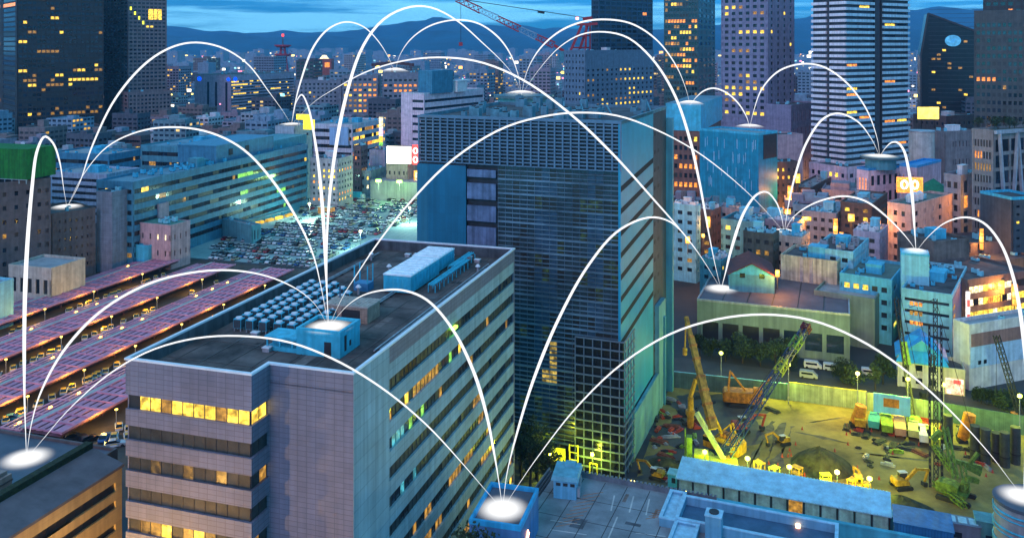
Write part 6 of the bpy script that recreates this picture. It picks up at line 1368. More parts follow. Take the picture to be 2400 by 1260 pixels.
# hut on the deck
c = gnd(1350, 1172, ZD); t = thing('deck_hut', 'pale blue hut with an overhanging roof and dark vents on the parking deck', 'hut', (c.x,c.y,ZD+.02), -rad(12))
B = MB(); B.box(-3.5,0,0,4.6,0,2.9); B.build('wall', mat('pale_blue_hut', (.14,.46,.66), .55, nz=(.4,.2), streak=.2), t)
B = MB(); B.add([(-3.9,-.4,2.9),(.4,-.4,2.9),(.4,5,2.9),(-3.9,5,2.9),(-3.7,-.2,3.5),(.2,-.2,3.5),(.2,4.8,3.5),(-3.7,4.8,3.5)], [(3,2,1,0),(4,5,6,7),(0,1,5,4),(1,2,6,5),(2,3,7,6),(3,0,4,7)]); B.box(-2.2,-.6,3.2,4.6,3.5,3.9); B.build('roof', mat('grey_blue_hut_roof', (.14,.42,.52), .7, nz=(.6,.3), streak=0), t)
B = MB()
for i in range(3): B.box(-3.1+i*1.1,-2.4+i*1.1,-.06,.02,2.0,2.45)
B.build('vent', DARK, t)
B = MB(); B.box(.0,.5,.6,1.5,.2,1.5); B.box(0,.4,2.2,3.4,.8,2.3); B.build('service_box', STEEL, t)
# blue-rimmed block with disc
N4H = 26.0
b = bd('roof_block', 'blue-rimmed box block with a big glowing disc on its roof at the bottom centre', 1220, 1232, 1100, 1262, 15, Y=(90-N4H)*F/(1232-HY), wm=mat('mid_blue_wall', (.07,.20,.40), .55, nz=(.2,.2), streak=.15), roof=mat('smooth_slate_roof', (.10,.11,.14)), pmat=mat('bright_blue_rim', (.03,.40,.70), .5, nz=(.5,.1)), par=.6)
N4b = b
q = b['root'].matrix_basis @ Vector((.06, b['wr']*.35, N4H-3.1)); t = thing('star_lamp', 'small four-pointed orange-white lamp on the right wall of the blue-rimmed block', 'lamp', q, -rad(15))
B = MB(); sm_ = lit('star_lamp_light', (1,.42,.18), 9, .05)
pts = []
for i in range(8): rr_ = .75 if i % 2 == 0 else .22; pts.append((0, rr_*math.cos(i*math.pi/4), rr_*math.sin(i*math.pi/4)))
B.add([(.02,y,z) for x,y,z in pts]+[(.14,y*.9,z*.9) for x,y,z in pts], [tuple(range(8,16)), tuple(range(7,-1,-1))]+[(i,(i+1)%8,8+(i+1)%8,8+i) for i in range(8)]); B.build('lamp', sm_, t)
# blue site shed
a_ = gnd(1588, 1158); t = thing('site_shed', 'long site shed with a ribbed light blue roof and a row of panes', 'shed', a_, -DA); Ls = 39
shr = mat('light_blue_ribbed_roof', (.38,.74,.88), .5, nz=(.5,.25), streak=0)
B = MB(); B.box(0,Ls,.4,6.8,0,3.1); B.build('wall', mat('shed_teal_wall', (.08,.30,.32), .6, nz=(.4,.2)), t)
B = MB(); B.add([(-.4,-.3,3.4),(Ls+.4,-.3,3.4),(Ls+.4,7.2,4.5),(-.4,7.2,4.5),(-.4,-.3,3.2),(Ls+.4,-.3,3.2),(Ls+.4,7.2,3.2),(-.4,7.2,3.2)], [(0,1,2,3),(7,6,5,4),(0,4,5,1),(1,5,6,2),(2,6,7,3),(3,7,4,0)])
for i in range(66): x = -.3+i*.6; B.add([(x,-.3,3.4),(x+.16,-.3,3.4),(x+.16,7.2,4.5),(x,7.2,4.5),(x,-.3,3.5),(x+.16,-.3,3.5),(x+.16,7.2,4.6),(x,7.2,4.6)], [(4,5,6,7),(0,4,7,3),(1,2,6,5),(0,1,5,4)])
B.build('roof', shr, t)
for i in range(13):
    B = MB(); B.box(.25+i*3,2.75+i*3,.28,.42,.35,3.0); B.build('window', LIT['d'] if i == 7 else mat('milky_pane', (.34,.62,.56), .35, nz=(.6,.35)), t)
B = MB()
for i in range(14): B.box(i*3-.12,i*3+.12,.2,.4,0,3.2)
B.build('post', DARK, t)
for k, (px, py, L, W, h, col, l_) in enumerate([(1565,1140,2.6,2.4,2.6,'SKY','small blue cabin at the left end of the blue shed'),(2082,1240,3.6,2.4,2.4,'SKY','small pale blue cabin at the right end of the blue shed'),(2096,1290,9.5,6.5,5.0,'BLU','bright blue ribbed container-like cabin right of the blue shed'),(2190,1262,7.5,3,3.4,'GRY','grey-blue cabin with pale roof panes under the green rig'),(2288,1275,5,3.5,4.2,'TEAL','dark teal cabin left of the rounded corner block')]):
    c = gnd(px, py, 0); t = thing('site_cabin', l_, 'cabin', c, -DA)
    m_ = dict(SKY=SKYB, BLU=mat('site_blue_sheet', (.03,.19,.44), .5, nz=(.6,.2), tile=(.5,9,.06,.7)), GRY=mat('grey_blue_sheet', (.16,.24,.32), .6), TEAL=TEAL)[col]
    B = MB(); B.box(0,L,0,W,0,h); B.build('wall', m_, t); B = MB(); B.box(-.15,L+.15,-.15,W+.15,h,h+.2)
    if col == 'GRY':
        for i in range(4): B.box(.4+i*1.8,1.8+i*1.8,.4,W-.4,h+.2,h+.28,1)
    B.build('roof', [m_ if col != 'SKY' else CYANP, bc_], t)
    B = MB(); B.box(L*.3,L*.6,-.06,.02,1,2); B.build('window', G_DARK[1], t)
# rounded block in the lower right corner
ZR = 13.0; c = gnd(2406, 1168, ZR); t = thing('rounded_block', 'rounded corner block with a glowing disc and blue rails at the lower right border', 'building', (c.x,c.y,0)); N14c = c
B = MB(); B.cyl((0,0),4.9,0,ZR-.6,32); B.box(0,9,-4.9,4.9,0,ZR-.6); B.build('wall', GREY, t)
B = MB(); B.cyl((0,0),5.15,ZR-.6,ZR-.05,32); B.box(.01,9,-5.15,5.15,ZR-.6,ZR-.06); B.build('roof', mat('smooth_slate_roof', (.10,.11,.14)), t)
for k in range(3):
    z = ZR-1.6-k*2.6; B = MB(); B.tube([(5.0*math.cos(a), 5.0*math.sin(a), z) for a in [math.pi+i*.2 for i in range(-6,7)]], .18, 6); B.tube([(5.0*math.cos(a), 5.0*math.sin(a), z-.8) for a in [math.pi+i*.2 for i in range(-6,7)]], .12, 6); B.build('rail', SKYB, t)
for k in range(3): B = MB(); a = math.pi+.45+k*.3; B.cbox((5.0*math.cos(a),5.0*math.sin(a),3+k*2.4), .5,.5,1.2); B.build('window', LIT['y'] if k == 2 else LIT['d'], t)

# ------------------------------------------------------------------ landmarks far off
def lattice_tower():
    Yt = 1700; c = at(663, 240, Yt); t = thing('radio_tower', 'red lattice radio tower with two round platforms far off behind the emblem hotel', 'tower', (c.x, c.y, 0)); zt_ = at(663, 86, Yt).z
    rd = mat('tower_red', (.45,.03,.05), .6); B = MB(); B.truss((0,0,0),(0,0,zt_-16),24,12,1.6,0,6); B.build('lattice', rd, t)
    for py, r2 in ((107,16),(128,16)):
        z = at(663, py, Yt).z; B = MB(); B.cyl((0,0),r2*.6,z-4,z-1.2,16,0,r2); B.cyl((0,0),r2,z-1.2,z+1.4,16); B.build('platform', rd, t)
    B = MB(); B.tube([(0,0,zt_-18),(0,0,zt_+4)],[1.6,.8],8); B.build('antenna', BROWN, t); B = MB(); B.cyl((0,0),2.2,zt_,zt_+5,8); B.build('beacon', redl, t)
lattice_tower()
c = at(757, 172, 1450); t = thing('domed_hall', 'far orange lit hall with two arched windows and a white lit dome', 'hall', (c.x,c.y,0)); z = at(757,158,1450).z
B = MB(); B.box(-14,14,0,20,0,z+14); B.build('wall', wm('hall_red', (.35,.10,.08)), t)
for s in (-7,7): B = MB(); B.box(s-4,s+4,-.4,.1,z,z+8); B.build('window', LIT['o'], t)
B = MB(); B.cyl((0,10),8,z+14,z+20,16,0,3); B.build('dome', LIT['w'], t)
# red tower crane on the slab
cr = rc['root'].matrix_basis; Yc = 715
rdm = mat('crane_red', (.42,.025,.03), .5); whm = mat('crane_pale', (.30,.42,.50), .5)
def W_(px, py, dy=0): return at(px, py, Yc+dy)
base = W_(1352, 140); o0 = Vector((base.x, base.y, rc['rz'])); t = thing('tower_crane', 'red tower crane with a long red and pale jib on the yellow windowed slab', 'crane', o0)
Lc = lambda px, py, dy=0: W_(px,py,dy)-o0
B = MB(); B.beam(Lc(1330,136),Lc(1364,58),2.0); B.beam(Lc(1352,136,6),Lc(1378,58,6),2.0); B.beam(Lc(1372,138),Lc(1374,56),1.6); B.beam(Lc(1383,138,6),Lc(1383,52,6),1.4); B.beam(Lc(1340,112),Lc(1382,112,6),1.2); B.beam(Lc(1350,86),Lc(1383,84,6),1.0); B.build('mast', rdm, t)
B = MB(); B.beam(Lc(1318,135),Lc(1398,139),4.5,4); B.beam(Lc(1352,58),Lc(1400,56),2.4,2.0); B.beam(Lc(1366,45),Lc(1388,42),2.5,2.5); B.build('deck', rdm, t)
B = MB(); hbz = Lc(1352,140).z-2; B.box(-14,16,-6,10,0,hbz); B.build('base', TEAL, t)
for f0, f1, m_ in ((0,.18,rdm),(.18,.35,whm),(.35,.58,rdm),(.58,.75,whm),(.75,1.0,rdm)):
    a_, b_ = Lc(1298,106), Lc(1070,-2); B = MB(); B.truss(a_+(b_-a_)*f0, a_+(b_-a_)*f1, 5.0, 5, .9 if m_ is rdm else .6, 0, 4.0); B.build('jib', m_, t)
B = MB(); B.beam(Lc(1298,106),Lc(1335,128),2.2); B.build('jib_foot', rdm, t)
B = MB(); B.beam(Lc(1378,43),Lc(1075,-2),.55); B.beam(Lc(1260,28),Lc(1276,31),1.6); B.beam(Lc(1080,0),Lc(1080,105),.35); B.build('cable', blk, t)
B = MB(); q = Lc(1080,108); B.cbox((q.x,q.y,q.z), 3,3,3); B.build('hook', rdm, t)
c = W_(1353, 44); 
B = MB(); q = c-o0; B.cbox((q.x,q.y,q.z-1),2.2,2.2,2.2); B.build('beacon', lit('pink_beacon', (1,.3,.35), 3, .05), t)

# ------------------------------------------------------------------ ordinary city between and beyond
rf_ = random.Random(21)
def clear(x, y, rr):
    for fx, fy, hx, hy, a in FOOT:
        dx, dy = x-fx, y-fy; c_, s_ = math.cos(a), math.sin(a); lx, ly = dx*c_-dy*s_, dx*s_+dy*c_
        if abs(lx) < hx+rr and abs(ly) < hy+rr: return False
    return True
def hidden(px0, px1, py0, Y): return any(a <= px0 and px1 <= b and y0 <= py0 and Yr < Y for a, b, y0, Yr in RECTS)
FW = [wm('city_grey', (.34,.38,.41)), wm('city_blue_grey', (.20,.30,.38)), wm('city_white', (.60,.63,.65)), wm('city_dark', (.09,.10,.12)), wm('city_teal', (.15,.25,.28)), wm('city_brown', (.20,.16,.15)), wm('city_mauve', (.30,.27,.32))]
FN = ['grey','blue-grey','whitish','dark','teal','brown','mauve']
far_lit = [lit('far_light_warm', (1,.66,.22), .75, .5, .2), lit('far_light_yellow', (1,.55,.06), .8, .5, .2), lit('far_light_cyan', (.3,.75,.8), .35, .5, .2)]
def fill_box(B, w, d, h, r, ml):
    B.box(-w/2, w/2, -d/2, d/2, 0, h, 0)
    for s in (-1,1): B.box(s*w/2-.2, s*w/2+.2, -d/2, d/2, h, h+1, 0)
    B.box(-w/2, w/2, -d/2-.05, -d/2+.3, h-.2, h+1.0, 0)
    k = max(1, int(h/3.6))
    for i in range(r.choice([1,1,2,3])):
        x = r.uniform(-.3,.3)*w; y = r.uniform(-.3,.3)*d; s = r.uniform(.08,.2)*w; B.box(x-s,x+s,y-s,y+s,h,h+r.uniform(2,5),0)
    for i in range(k):
        z = 2+i*3.6; 
        if z+1.5 > h: break
        n = max(2, int(w/4)); 
        for j in range(n):
            u0 = -w/2+w*(j+.2)/n; u1 = -w/2+w*(j+.85)/n; B.box(u0,u1,-d/2-.08,-d/2+.1,z,z+1.6, (2 if r.random() < ml else 1))
        n = max(2, int(d/4))
        for j in range(n):
            v0 = -d/2+d*(j+.2)/n; v1 = -d/2+d*(j+.85)/n; B.box(w/2-.1,w/2+.08,v0,v1,z,z+1.6, (2 if r.random() < ml else 1)); 
            B.box(-w/2-.08,-w/2+.1,v0,v1,z,z+1.6, (2 if r.random() < ml*.5 else 1))
cand = []
for row_ in range(170):
    Y = 285*(1.0195**row_)
    if Y > 5400: break
    step = 21+Y*.012; half = Y*.66; x = -half+rf_.uniform(0, step)
    while x < half:
        w = rf_.uniform(.5,.95)*step*(1 if Y < 900 else 1.0); d = rf_.uniform(.5,.9)*step
        h = rf_.choice([9,12,15,18,22,26,32])*rf_.uniform(.8,1.25)
        if rf_.random() < .05 and Y > 900: h = rf_.uniform(45,75)
        yy = Y+rf_.uniform(-6,6); X = x
        x += step*rf_.uniform(.95,1.25)
        px = CX+F*X/yy; top = HY+F*(CAMZ-h)/yy
        lim = 300 if yy < 900 else 112
        if yy < 600: h = min(h, 20); top = HY+F*(CAMZ-h)/yy
        if not (-60 < px < 2460): continue
        p, q = ungrid(Vector((X, yy)))
        if -320 < p < -80 and q < 480: continue
        if px < 1560 and yy < 500: continue
        if px > 1560 and HY+F*CAMZ/yy > 815-(0 if px < 2000 else -40): continue
        if px < 1250 and yy < 560: continue
        if not clear(X, yy, max(w, d)*.62): continue
        ww = w*F/yy/2
        if hidden(px-ww, px+ww, top, yy): continue
        if 1120 < px < 1900 and yy < 640 and top < 470: h = min(h, CAMZ-(470-HY)*yy/F)
        if 1900 < px and yy < 700 and top < 420: h = min(h, CAMZ-(420-HY)*yy/F)
        if h < 6: continue
        cand.append((X, yy, w, d, h))
cand.sort(key=lambda c: -(c[2]*(c[4]+8)/(c[1]**2)))
seen = {}
FS = MB(); nfill = 0
for i, (X, Y, w, d, h) in enumerate(cand):
    yy = Y; k = rf_.randrange(7); ml = rf_.choice([.02,.04,.07,.13])*(1 if yy < 1300 else .5); li = rf_.choice([0,1,1,2])
    if i < 285:
        B = MB(); fill_box(B, w, d, h, rf_, ml)
        o = B.build('city_building', [FW[k], G_DARK[k % 3], far_lit[li]], None, (X, Y, 0), -rad(TH1 if X < 150*Y/500 else TH2)+rf_.uniform(-.12,.12))
        z_ = 'tall' if h > 30 else ('low' if h < 14 else 'mid-height'); dist = 'among the roofs behind the site' if Y < 480 else ('in the middle distance' if Y < 1000 else ('in the far city' if Y < 2200 else 'in the hazy city under the hills'))
        lt = 'mostly dark' if ml < .03 else ('with a few lit windows' if ml < .1 else 'with many lit windows'); l_ = '%s %s building %s %s' % (z_, FN[k], lt, dist)
        tag(o, l_, 'building', l_.replace('building', 'buildings')); nfill += 1
    else:
        S = MB(); 
        S.box(-w/2,w/2,-d/2,d/2,0,h,0)
        for q_ in range(3): 
            u = rf_.uniform(-.4,.3)*w; z = h*rf_.uniform(.3,.9); S.box(u,u+max(1.2,w*.12),-d/2-.1,-d/2+.2,z,z+max(1.2,Y*.0011), 1 if rf_.random() < .65 else 2)
        S.box(-w*.2,w*.1,-d*.2,d*.1,h,h+3,0)
        c_, s_ = math.cos(rad(17)), math.sin(rad(17)); FS.add([(X+x*c_+y*s_, Y-x*s_+y*c_, z) for x,y,z in S.v], [f for f in S.f], 0); FS.m[-len(S.m):] = [m if m == 0 else (m+ (k % 2)*2) for m in S.m]
tag(FS.build('distant_city', [FW[1], far_lit[0], G_DARK[1], far_lit[1], FW[4]]), kind='stuff')
LM = MB(); mc = [lit('city_light_white', (1,.88,.65), 3.0, .4, .1), lit('city_light_pink', (1,.25,.4), 2.4, .4, .1), lit('city_light_yellow', (1,.7,.15), 3.0, .4, .1), lit('city_light_cyan', (.3,.85,1), 1.4, .4, .1), lit('city_light_orange', (1,.4,.08), 2.6, .4, .1)]
for i in range(1500):
    Y = 850*math.exp(rf_.random()*1.75); px = rf_.uniform(-20, 2420); X = (px-CX)/F*Y; z = rf_.uniform(8, 40); s = Y*rf_.choice([.0005,.0006,.0008,.0009,.0013,.0017])
    LM.box(X-s*1.2, X+s*1.2, Y-s*.5, Y+s*.5, z, z+s*1.8, rf_.choice([0,0,0,1,2,2,3,4]))
tag(LM.build('city_lights', mc), kind='stuff')
for k, (px, py, h_, wt, col) in enumerate([(1868,560,8,5200,0),(1900,520,8,5200,0),(1925,470,8,5200,0),(1880,450,9,4200,0),(2010,540,7,3600,1),(2060,520,7,3000,1),(1600,560,7,2600,0),(1655,600,6,1800,0),(2290,700,7,7000,1),(2330,735,7,9000,1),(2370,760,7,9000,1),(2260,900,6,3000,0),(2310,840,6,2500,1),(2290,560,9,4200,0),(2320,640,8,4200,0),(1800,600,7,2200,1),(2200,800,6,1500,1)]):
    c = gnd(px, py); t = thing('street_lamp', 'orange street lamp glowing in the narrow streets of the small roofs', 'street lamp', c, 0, 'street lamps among the small roofs')
    B = MB(); B.tube([(0,0,0),(0,0,h_)], .12, 6); B.build('post', STEEL, t)
    B = MB(); B.box(-.5,.5,-.5,.5,h_,h_+.5); B.build('lamp', LIT['o'] if not col else LIT['y'], t)
    lamp('street_light', (0,0,h_-.4), (1,.40,.07) if not col else (1,.62,.16), wt*2.6, .3, t)
B = MB()
for i in range(60):    # street level glow lamps among the mid-distance streets
    px = rf_.uniform(1600,2400); py = rf_.uniform(400,640); c = gnd(px, py); B.cbox((c.x, c.y, 5), .9,.9,.9, rf_.choice([0,1,1]))
tag(B.build('street_lights', [LIT['y'], LIT['o']]), kind='stuff')

# ------------------------------------------------------------------ the glowing discs and the white arcs of light
def node_mat(key, s):
    m = D.materials.new(key); m.use_nodes = True; N, L = nt(m); N.remove(N['Principled BSDF'])
    tc = N.new('ShaderNodeTexCoord'); mp = N.new('ShaderNodeMapping'); mp.inputs['Scale'].default_value = (1,1,0); L.new(tc.outputs['Object'], mp.inputs[0])
    ln = N.new('ShaderNodeVectorMath'); ln.operation = 'LENGTH'; L.new(mp.outputs[0], ln.inputs[0])
    mr = N.new('ShaderNodeMapRange'); mr.interpolation_type = 'SMOOTHSTEP'; mr.inputs[1].default_value = .12; mr.inputs[2].default_value = .98; mr.inputs[3].default_value = 1; mr.inputs[4].default_value = 0; L.new(ln.outputs['Value'], mr.inputs[0])
    em = N.new('ShaderNodeEmission'); em.inputs['Color'].default_value = (1,1,1,1); em.inputs['Strength'].default_value = s
    tr_ = N.new('ShaderNodeBsdfTransparent'); mx = N.new('ShaderNodeMixShader'); L.new(mr.outputs[0], mx.inputs[0]); L.new(tr_.outputs[0], mx.inputs[1]); L.new(em.outputs[0], mx.inputs[2]); L.new(mx.outputs[0], N['Material Output'].inputs[0])
    return m
NM = node_mat('disc_light', .72)
def disc(px, py, z, rpx, rypx, label, Y=None):
    c = gnd(px, py, z) if Y is None else Vector(((px-CX)/F*Y, Y, z)); r = rpx*1.38*c.y/F
    flat = r*F/c.y*(CAMZ-z)/c.y; h = max(.06, (rypx*1.2-flat)*c.y/F*1.6) if rypx*1.2 > flat else .06
    B = MB(); n = 40; k = 8; vs = [(0,0,h/ r if r else 0)]; fs = []
    for j in range(1, k+1):
        f = j/k; zz = h*(1-f*f)
        vs += [(f*math.cos(2*math.pi*i/n), f*math.sin(2*math.pi*i/n), zz/r) for i in range(n)]
    fs += [(0,1+i,1+(i+1)%n) for i in range(n)]
    for j in range(k-1):
        for i in range(n): a = 1+j*n; fs.append((a+i, a+n+i, a+n+(i+1)%n, a+(i+1)%n))
    B.add(vs, fs, 0, True); o = B.build('light_disc', NM, None, c+Vector((0,0,.05))); o.scale = (r,r,r); tag(o, label, 'light disc', 'glowing discs on the roofs'); o.pop('group', None) if 0 else None
    return c
N = {}
N[1] = disc(62,1073,ZB-.25,48,23,'big glowing white disc on the flat roof in the lower left corner')
N[2] = disc(157,486,N2b['rz']+.05,30,9,'glowing white disc on the low brown block left of the station')
N[3] = disc(770,766,52.16,46,18,'glowing white disc on the pale blue lift house of the long block')
N[4] = disc(1178,1192,N4b['rz']+.06,52,23,'big glowing white disc on the blue-rimmed block at the bottom centre')
N[5] = disc(683,293,N5b['rz']+.05,26,5,'faint glowing disc on the pale concrete block beside the yellow sign')
N[6] = disc(925,160,N6b['rz']+.05,28,7,'glowing disc on the grey office under the curved roof band',Y=858)
N[7] = disc(1222,212,N7c.z,32,7,'glowing disc on the round dark drum behind the glass tower crown',Y=408)
N[8] = disc(1617,247,N8z+.03,28,8,'glowing disc on the blue box-topped office')
N[9] = disc(1757,299,bc['rz']+.05,28,7,'glowing disc on the roof of the sky-blue cube')
N[10] = disc(2062,366,N10c.z,34,6,'glowing disc on the round deck of the pinkish blue-edged hall',Y=392)
N11z = CAMZ-(545-HY)*312/F; N[11] = disc(1838,537,N11z,24,10,'glowing disc on the dark block among the small roofs',Y=312)
N[12] = disc(1690,678,N12z+.16,33,13,'glowing disc on the dark roof of the long warehouse')
N[13] = disc(2147,589,N13z+.4,24,9,'glowing disc on top of the plain cyan stair tower')
N[14] = disc(2398,1162,ZR-.02,46,26,'glowing disc on the rounded block at the lower right border')
B = MB(); q = N[11]; B.cbox((0,0,-6),9,7,5.95); t = tag(link('roof_hut', None, None, (q.x,q.y,q.z-.03), -rad(TH2)), 'dark flat roofed hut under a glowing disc among the small roofs', 'rooftop hut'); B.build('wall', wm('mauve_grey', (.27,.24,.28)), t); B = MB(); B.box(-4.6,4.6,-3.6,3.6,-.4,-.02); B.build('roof', ROOF, t)
AM = D.materials.new('arc_light'); AM.use_nodes = True; nn, ll = nt(AM); nn.remove(nn['Principled BSDF'])
em = nn.new('ShaderNodeEmission'); em.inputs['Color'].default_value = (.95,.97,1,1); em.inputs['Strength'].default_value = .6; ll.new(em.outputs[0], nn['Material Output'].inputs[0]); AM.cycles.emission_sampling = 'NONE'
def crv(pts, n):
    """smooth curve through pixel points, evenly parameterised by chord length"""
    P = [Vector(p).to_2d() if len(p) > 2 else Vector(p) for p in pts]; t = [0.0]
    for a, b in zip(P, P[1:]): t.append(t[-1]+(b-a).length**.5)
    def tan(i):
        if i == 0: return (P[1]-P[0])/(t[1]-t[0])
        if i == len(P)-1: return (P[-1]-P[-2])/(t[-1]-t[-2])
        h0, h1 = t[i]-t[i-1], t[i+1]-t[i]; return ((P[i]-P[i-1])/h0*h1+(P[i+1]-P[i])/h1*h0)/(h0+h1)
    T = [tan(i) for i in range(len(P))]; out = []
    for k in range(n+1):
        s = t[-1]*k/n; i = max(j for j in range(len(P)-1) if t[j] <= s+1e-9); h = t[i+1]-t[i]; u = (s-t[i])/h
        out.append(P[i]*(2*u**3-3*u*u+1)+T[i]*h*(u**3-2*u*u+u)+P[i+1]*(-2*u**3+3*u*u)+T[i+1]*h*(u**3-u*u))
    return out
def arc(na, nb, mid, ap, wd, label, Yap=None):
    """an arc of light from one disc to another, lying in one leaning plane; wd: widths near the start, at the widest, near the end"""
    A, Bv = N[na], N[nb]; pa, pb = proj(A), proj(Bv); Yap = Yap or 2/(1/A.y+1/Bv.y)
    # 1/depth is linear over the picture for points of a plane
    M = Matrix(((pa[0],pa[1],1),(pb[0],pb[1],1),(ap[0],ap[1],1))); co = M.inverted() @ Vector((1/A.y,1/Bv.y,1/Yap))
    pts = crv([pa]+mid+[pb], 56); P3 = []; rs = []
    for i, p in enumerate(pts):
        Y = 1/(co[0]*p[0]+co[1]*p[1]+co[2]); f = i/56; P3.append(at(p[0], p[1], Y))
        w = wd[0]+(wd[1]-wd[0])*min(1,f*2) if f < .5 else wd[1]+(wd[2]-wd[1])*(f-.5)*2
        if len(wd) > 3:
            ctr = [(0,wd[0]),(.33,wd[1]),(.66,wd[2]),(1,wd[3])]; 
            for (f0,w0),(f1,w1) in zip(ctr, ctr[1:]):
                if f0 <= f <= f1: w = w0+(w1-w0)*(f-f0)/(f1-f0); break
        w *= .43*min(1, .18+f*4.2, .18+(1-f)*4.2); rs.append(w*Y/F/2)
    B = MB(); B.tube(P3, rs, 10); o = B.build('light_arc', AM); tag(o, label, 'light arc')
arc(1,2,[(57,900),(60,650),(75,440),(88,350),(105,320),(124,335),(140,380),(149,440)],(105,320),(8,22,12,3),'steep narrow arc of white light between the lower left disc and the brown block disc')
arc(2,5,[(186,430),(215,345),(270,232),(340,150),(400,112),(455,100),(520,112),(580,150),(630,215),(664,262)],(455,100),(4,12,9,2),'white light arc from the brown block disc over the high-rise to the concrete block')
arc(2,3,[(195,410),(250,345),(320,310),(400,298),(490,310),(570,350),(640,425),(700,520),(735,600),(752,670)],(400,298),(3,9,13,4),'white light arc from the brown block disc over the station to the lift house')
arc(3,5,[(764,640),(758,520),(748,400),(735,310),(722,250),(707,222),(694,240),(688,268)],(707,222),(8,19,10,2),'narrow upright arc of white light between the lift house and the pale concrete block',Yap=330)
arc(5,6,[(690,250),(705,190),(735,110),(770,68),(810,52),(850,62),(885,95),(912,138)],(810,52),(3,11,7,2),'small far arc of white light from the pale concrete block to the curved-roof office')
arc(3,7,[(766,640),(768,520),(782,380),(810,230),(850,110),(900,45),(960,17),(1010,18),(1070,48),(1130,100),(1180,148),(1205,180)],(985,15),(6,19,10,2),'highest arc of white light from the lift house over the hills to the round drum')
arc(6,7,[(938,128),(965,90),(1010,60),(1070,47),(1120,55),(1165,85),(1195,125),(1214,175)],(1070,47),(2,8,9,2),'small far arc of white light from the curved-roof office to the round drum')
arc(5,12,[(735,240),(790,205),(860,168),(950,142),(1040,135),(1130,147),(1230,190),(1340,270),(1440,365),(1530,465),(1600,545),(1650,612)],(1040,135),(2,9,13,3),'long white light arc from the concrete block across the glass tower to the warehouse',Yap=165)
arc(7,8,[(1236,165),(1265,115),(1310,75),(1360,53),(1415,46),(1480,56),(1540,95),(1585,155),(1608,210)],(1415,46),(3,10,9,2),'outer arc of white light from the round drum to the blue box-topped office')
arc(7,12,[(1262,165),(1310,112),(1360,82),(1412,75),(1470,88),(1530,140),(1580,220),(1615,320),(1640,430),(1660,540),(1676,620)],(1412,75),(2,9,15,4),'inner arc of white light from the round drum down to the warehouse',Yap=330)
arc(8,9,[(1632,228),(1650,213),(1672,207),(1700,216),(1730,242),(1750,275)],(1672,207),(3,8,8,3),'very small arc of white light from the blue box-topped office to the sky-blue cube')
arc(9,10,[(1766,262),(1785,210),(1825,167),(1880,150),(1930,157),(1985,195),(2030,255),(2056,325)],(1880,150),(3,9,9,3),'arc of white light from the sky-blue cube across the striped tower to the pinkish hall')
arc(10,11,[(2042,325),(2010,285),(1965,266),(1930,278),(1890,335),(1864,410),(1848,480)],(1965,266),(3,10,12,4),'white light arc from the pinkish hall across the striped tower foot to small roofs')
arc(12,11,[(1700,640),(1715,580),(1745,495),(1775,455),(1797,450),(1820,475),(1832,510)],(1792,450),(5,16,9,3),'short arc of white light from the warehouse to the dark block among small roofs')
arc(11,13,[(1858,510),(1900,480),(1950,463),(1985,460),(2030,472),(2075,505),(2115,545),(2138,574)],(1980,460),(3,9,10,3),'arc of white light from the small roofs to the cyan stair tower')
arc(10,13,[(2076,346),(2090,334),(2103,334),(2118,352),(2130,400),(2138,460),(2143,530)],(2100,332),(3,12,16,6),'short steep arc of white light from the pinkish hall down to the cyan stair tower')
arc(13,14,[(2176,554),(2215,522),(2262,509),(2305,522),(2345,570),(2375,650),(2395,760),(2406,880),(2404,1020)],(2262,509),(4,12,20,6),'arc of white light from the cyan stair tower down along the right border')
arc(3,11,[(806,690),(835,645),(885,570),(960,475),(1060,375),(1180,300),(1290,270),(1370,264),(1450,272),(1540,305),(1640,360),(1740,440),(1800,500)],(1370,264),(4,11,9,3),'long white light arc from the lift house over the tower crown to small roofs',Yap=150)
arc(3,4,[(815,715),(850,692),(895,680),(945,680),(1000,702),(1060,770),(1110,870),(1140,970),(1158,1060),(1168,1120)],(925,678),(3,11,18,5),'white light arc from the lift house down the windowed side to the blue-rimmed block',Yap=108)
arc(4,12,[(1188,1110),(1210,1020),(1250,890),(1310,745),(1380,620),(1450,540),(1525,509),(1575,522),(1620,570),(1660,628)],(1525,509),(5,17,11,3),'arc of white light from the blue-rimmed block across the glass tower front to the warehouse',Yap=158)
arc(4,14,[(1215,1135),(1260,1070),(1350,955),(1460,850),(1580,778),(1700,744),(1810,737),(1920,755),(2040,810),(2150,890),(2250,985),(2330,1075),(2370,1128)],(1800,737),(4,10,12,3),'wide arc of white light over the building site to the rounded corner block')
arc(1,3,[(72,1000),(95,920),(150,820),(235,730),(340,668),(440,640),(540,633),(630,648),(700,680),(740,715)],(530,633),(5,15,10,3),'white light arc from the lower left disc over purple canopies to the lift house',Yap=118)
arc(1,4,[(95,1035),(160,960),(250,880),(350,822),(460,792),(570,787),(680,802),(790,845),(900,912),(1000,995),(1090,1092),(1140,1150)],(570,787),(4,9,11,3),'white light arc from the lower left disc across the long block to the blue-rimmed block',Yap=95)

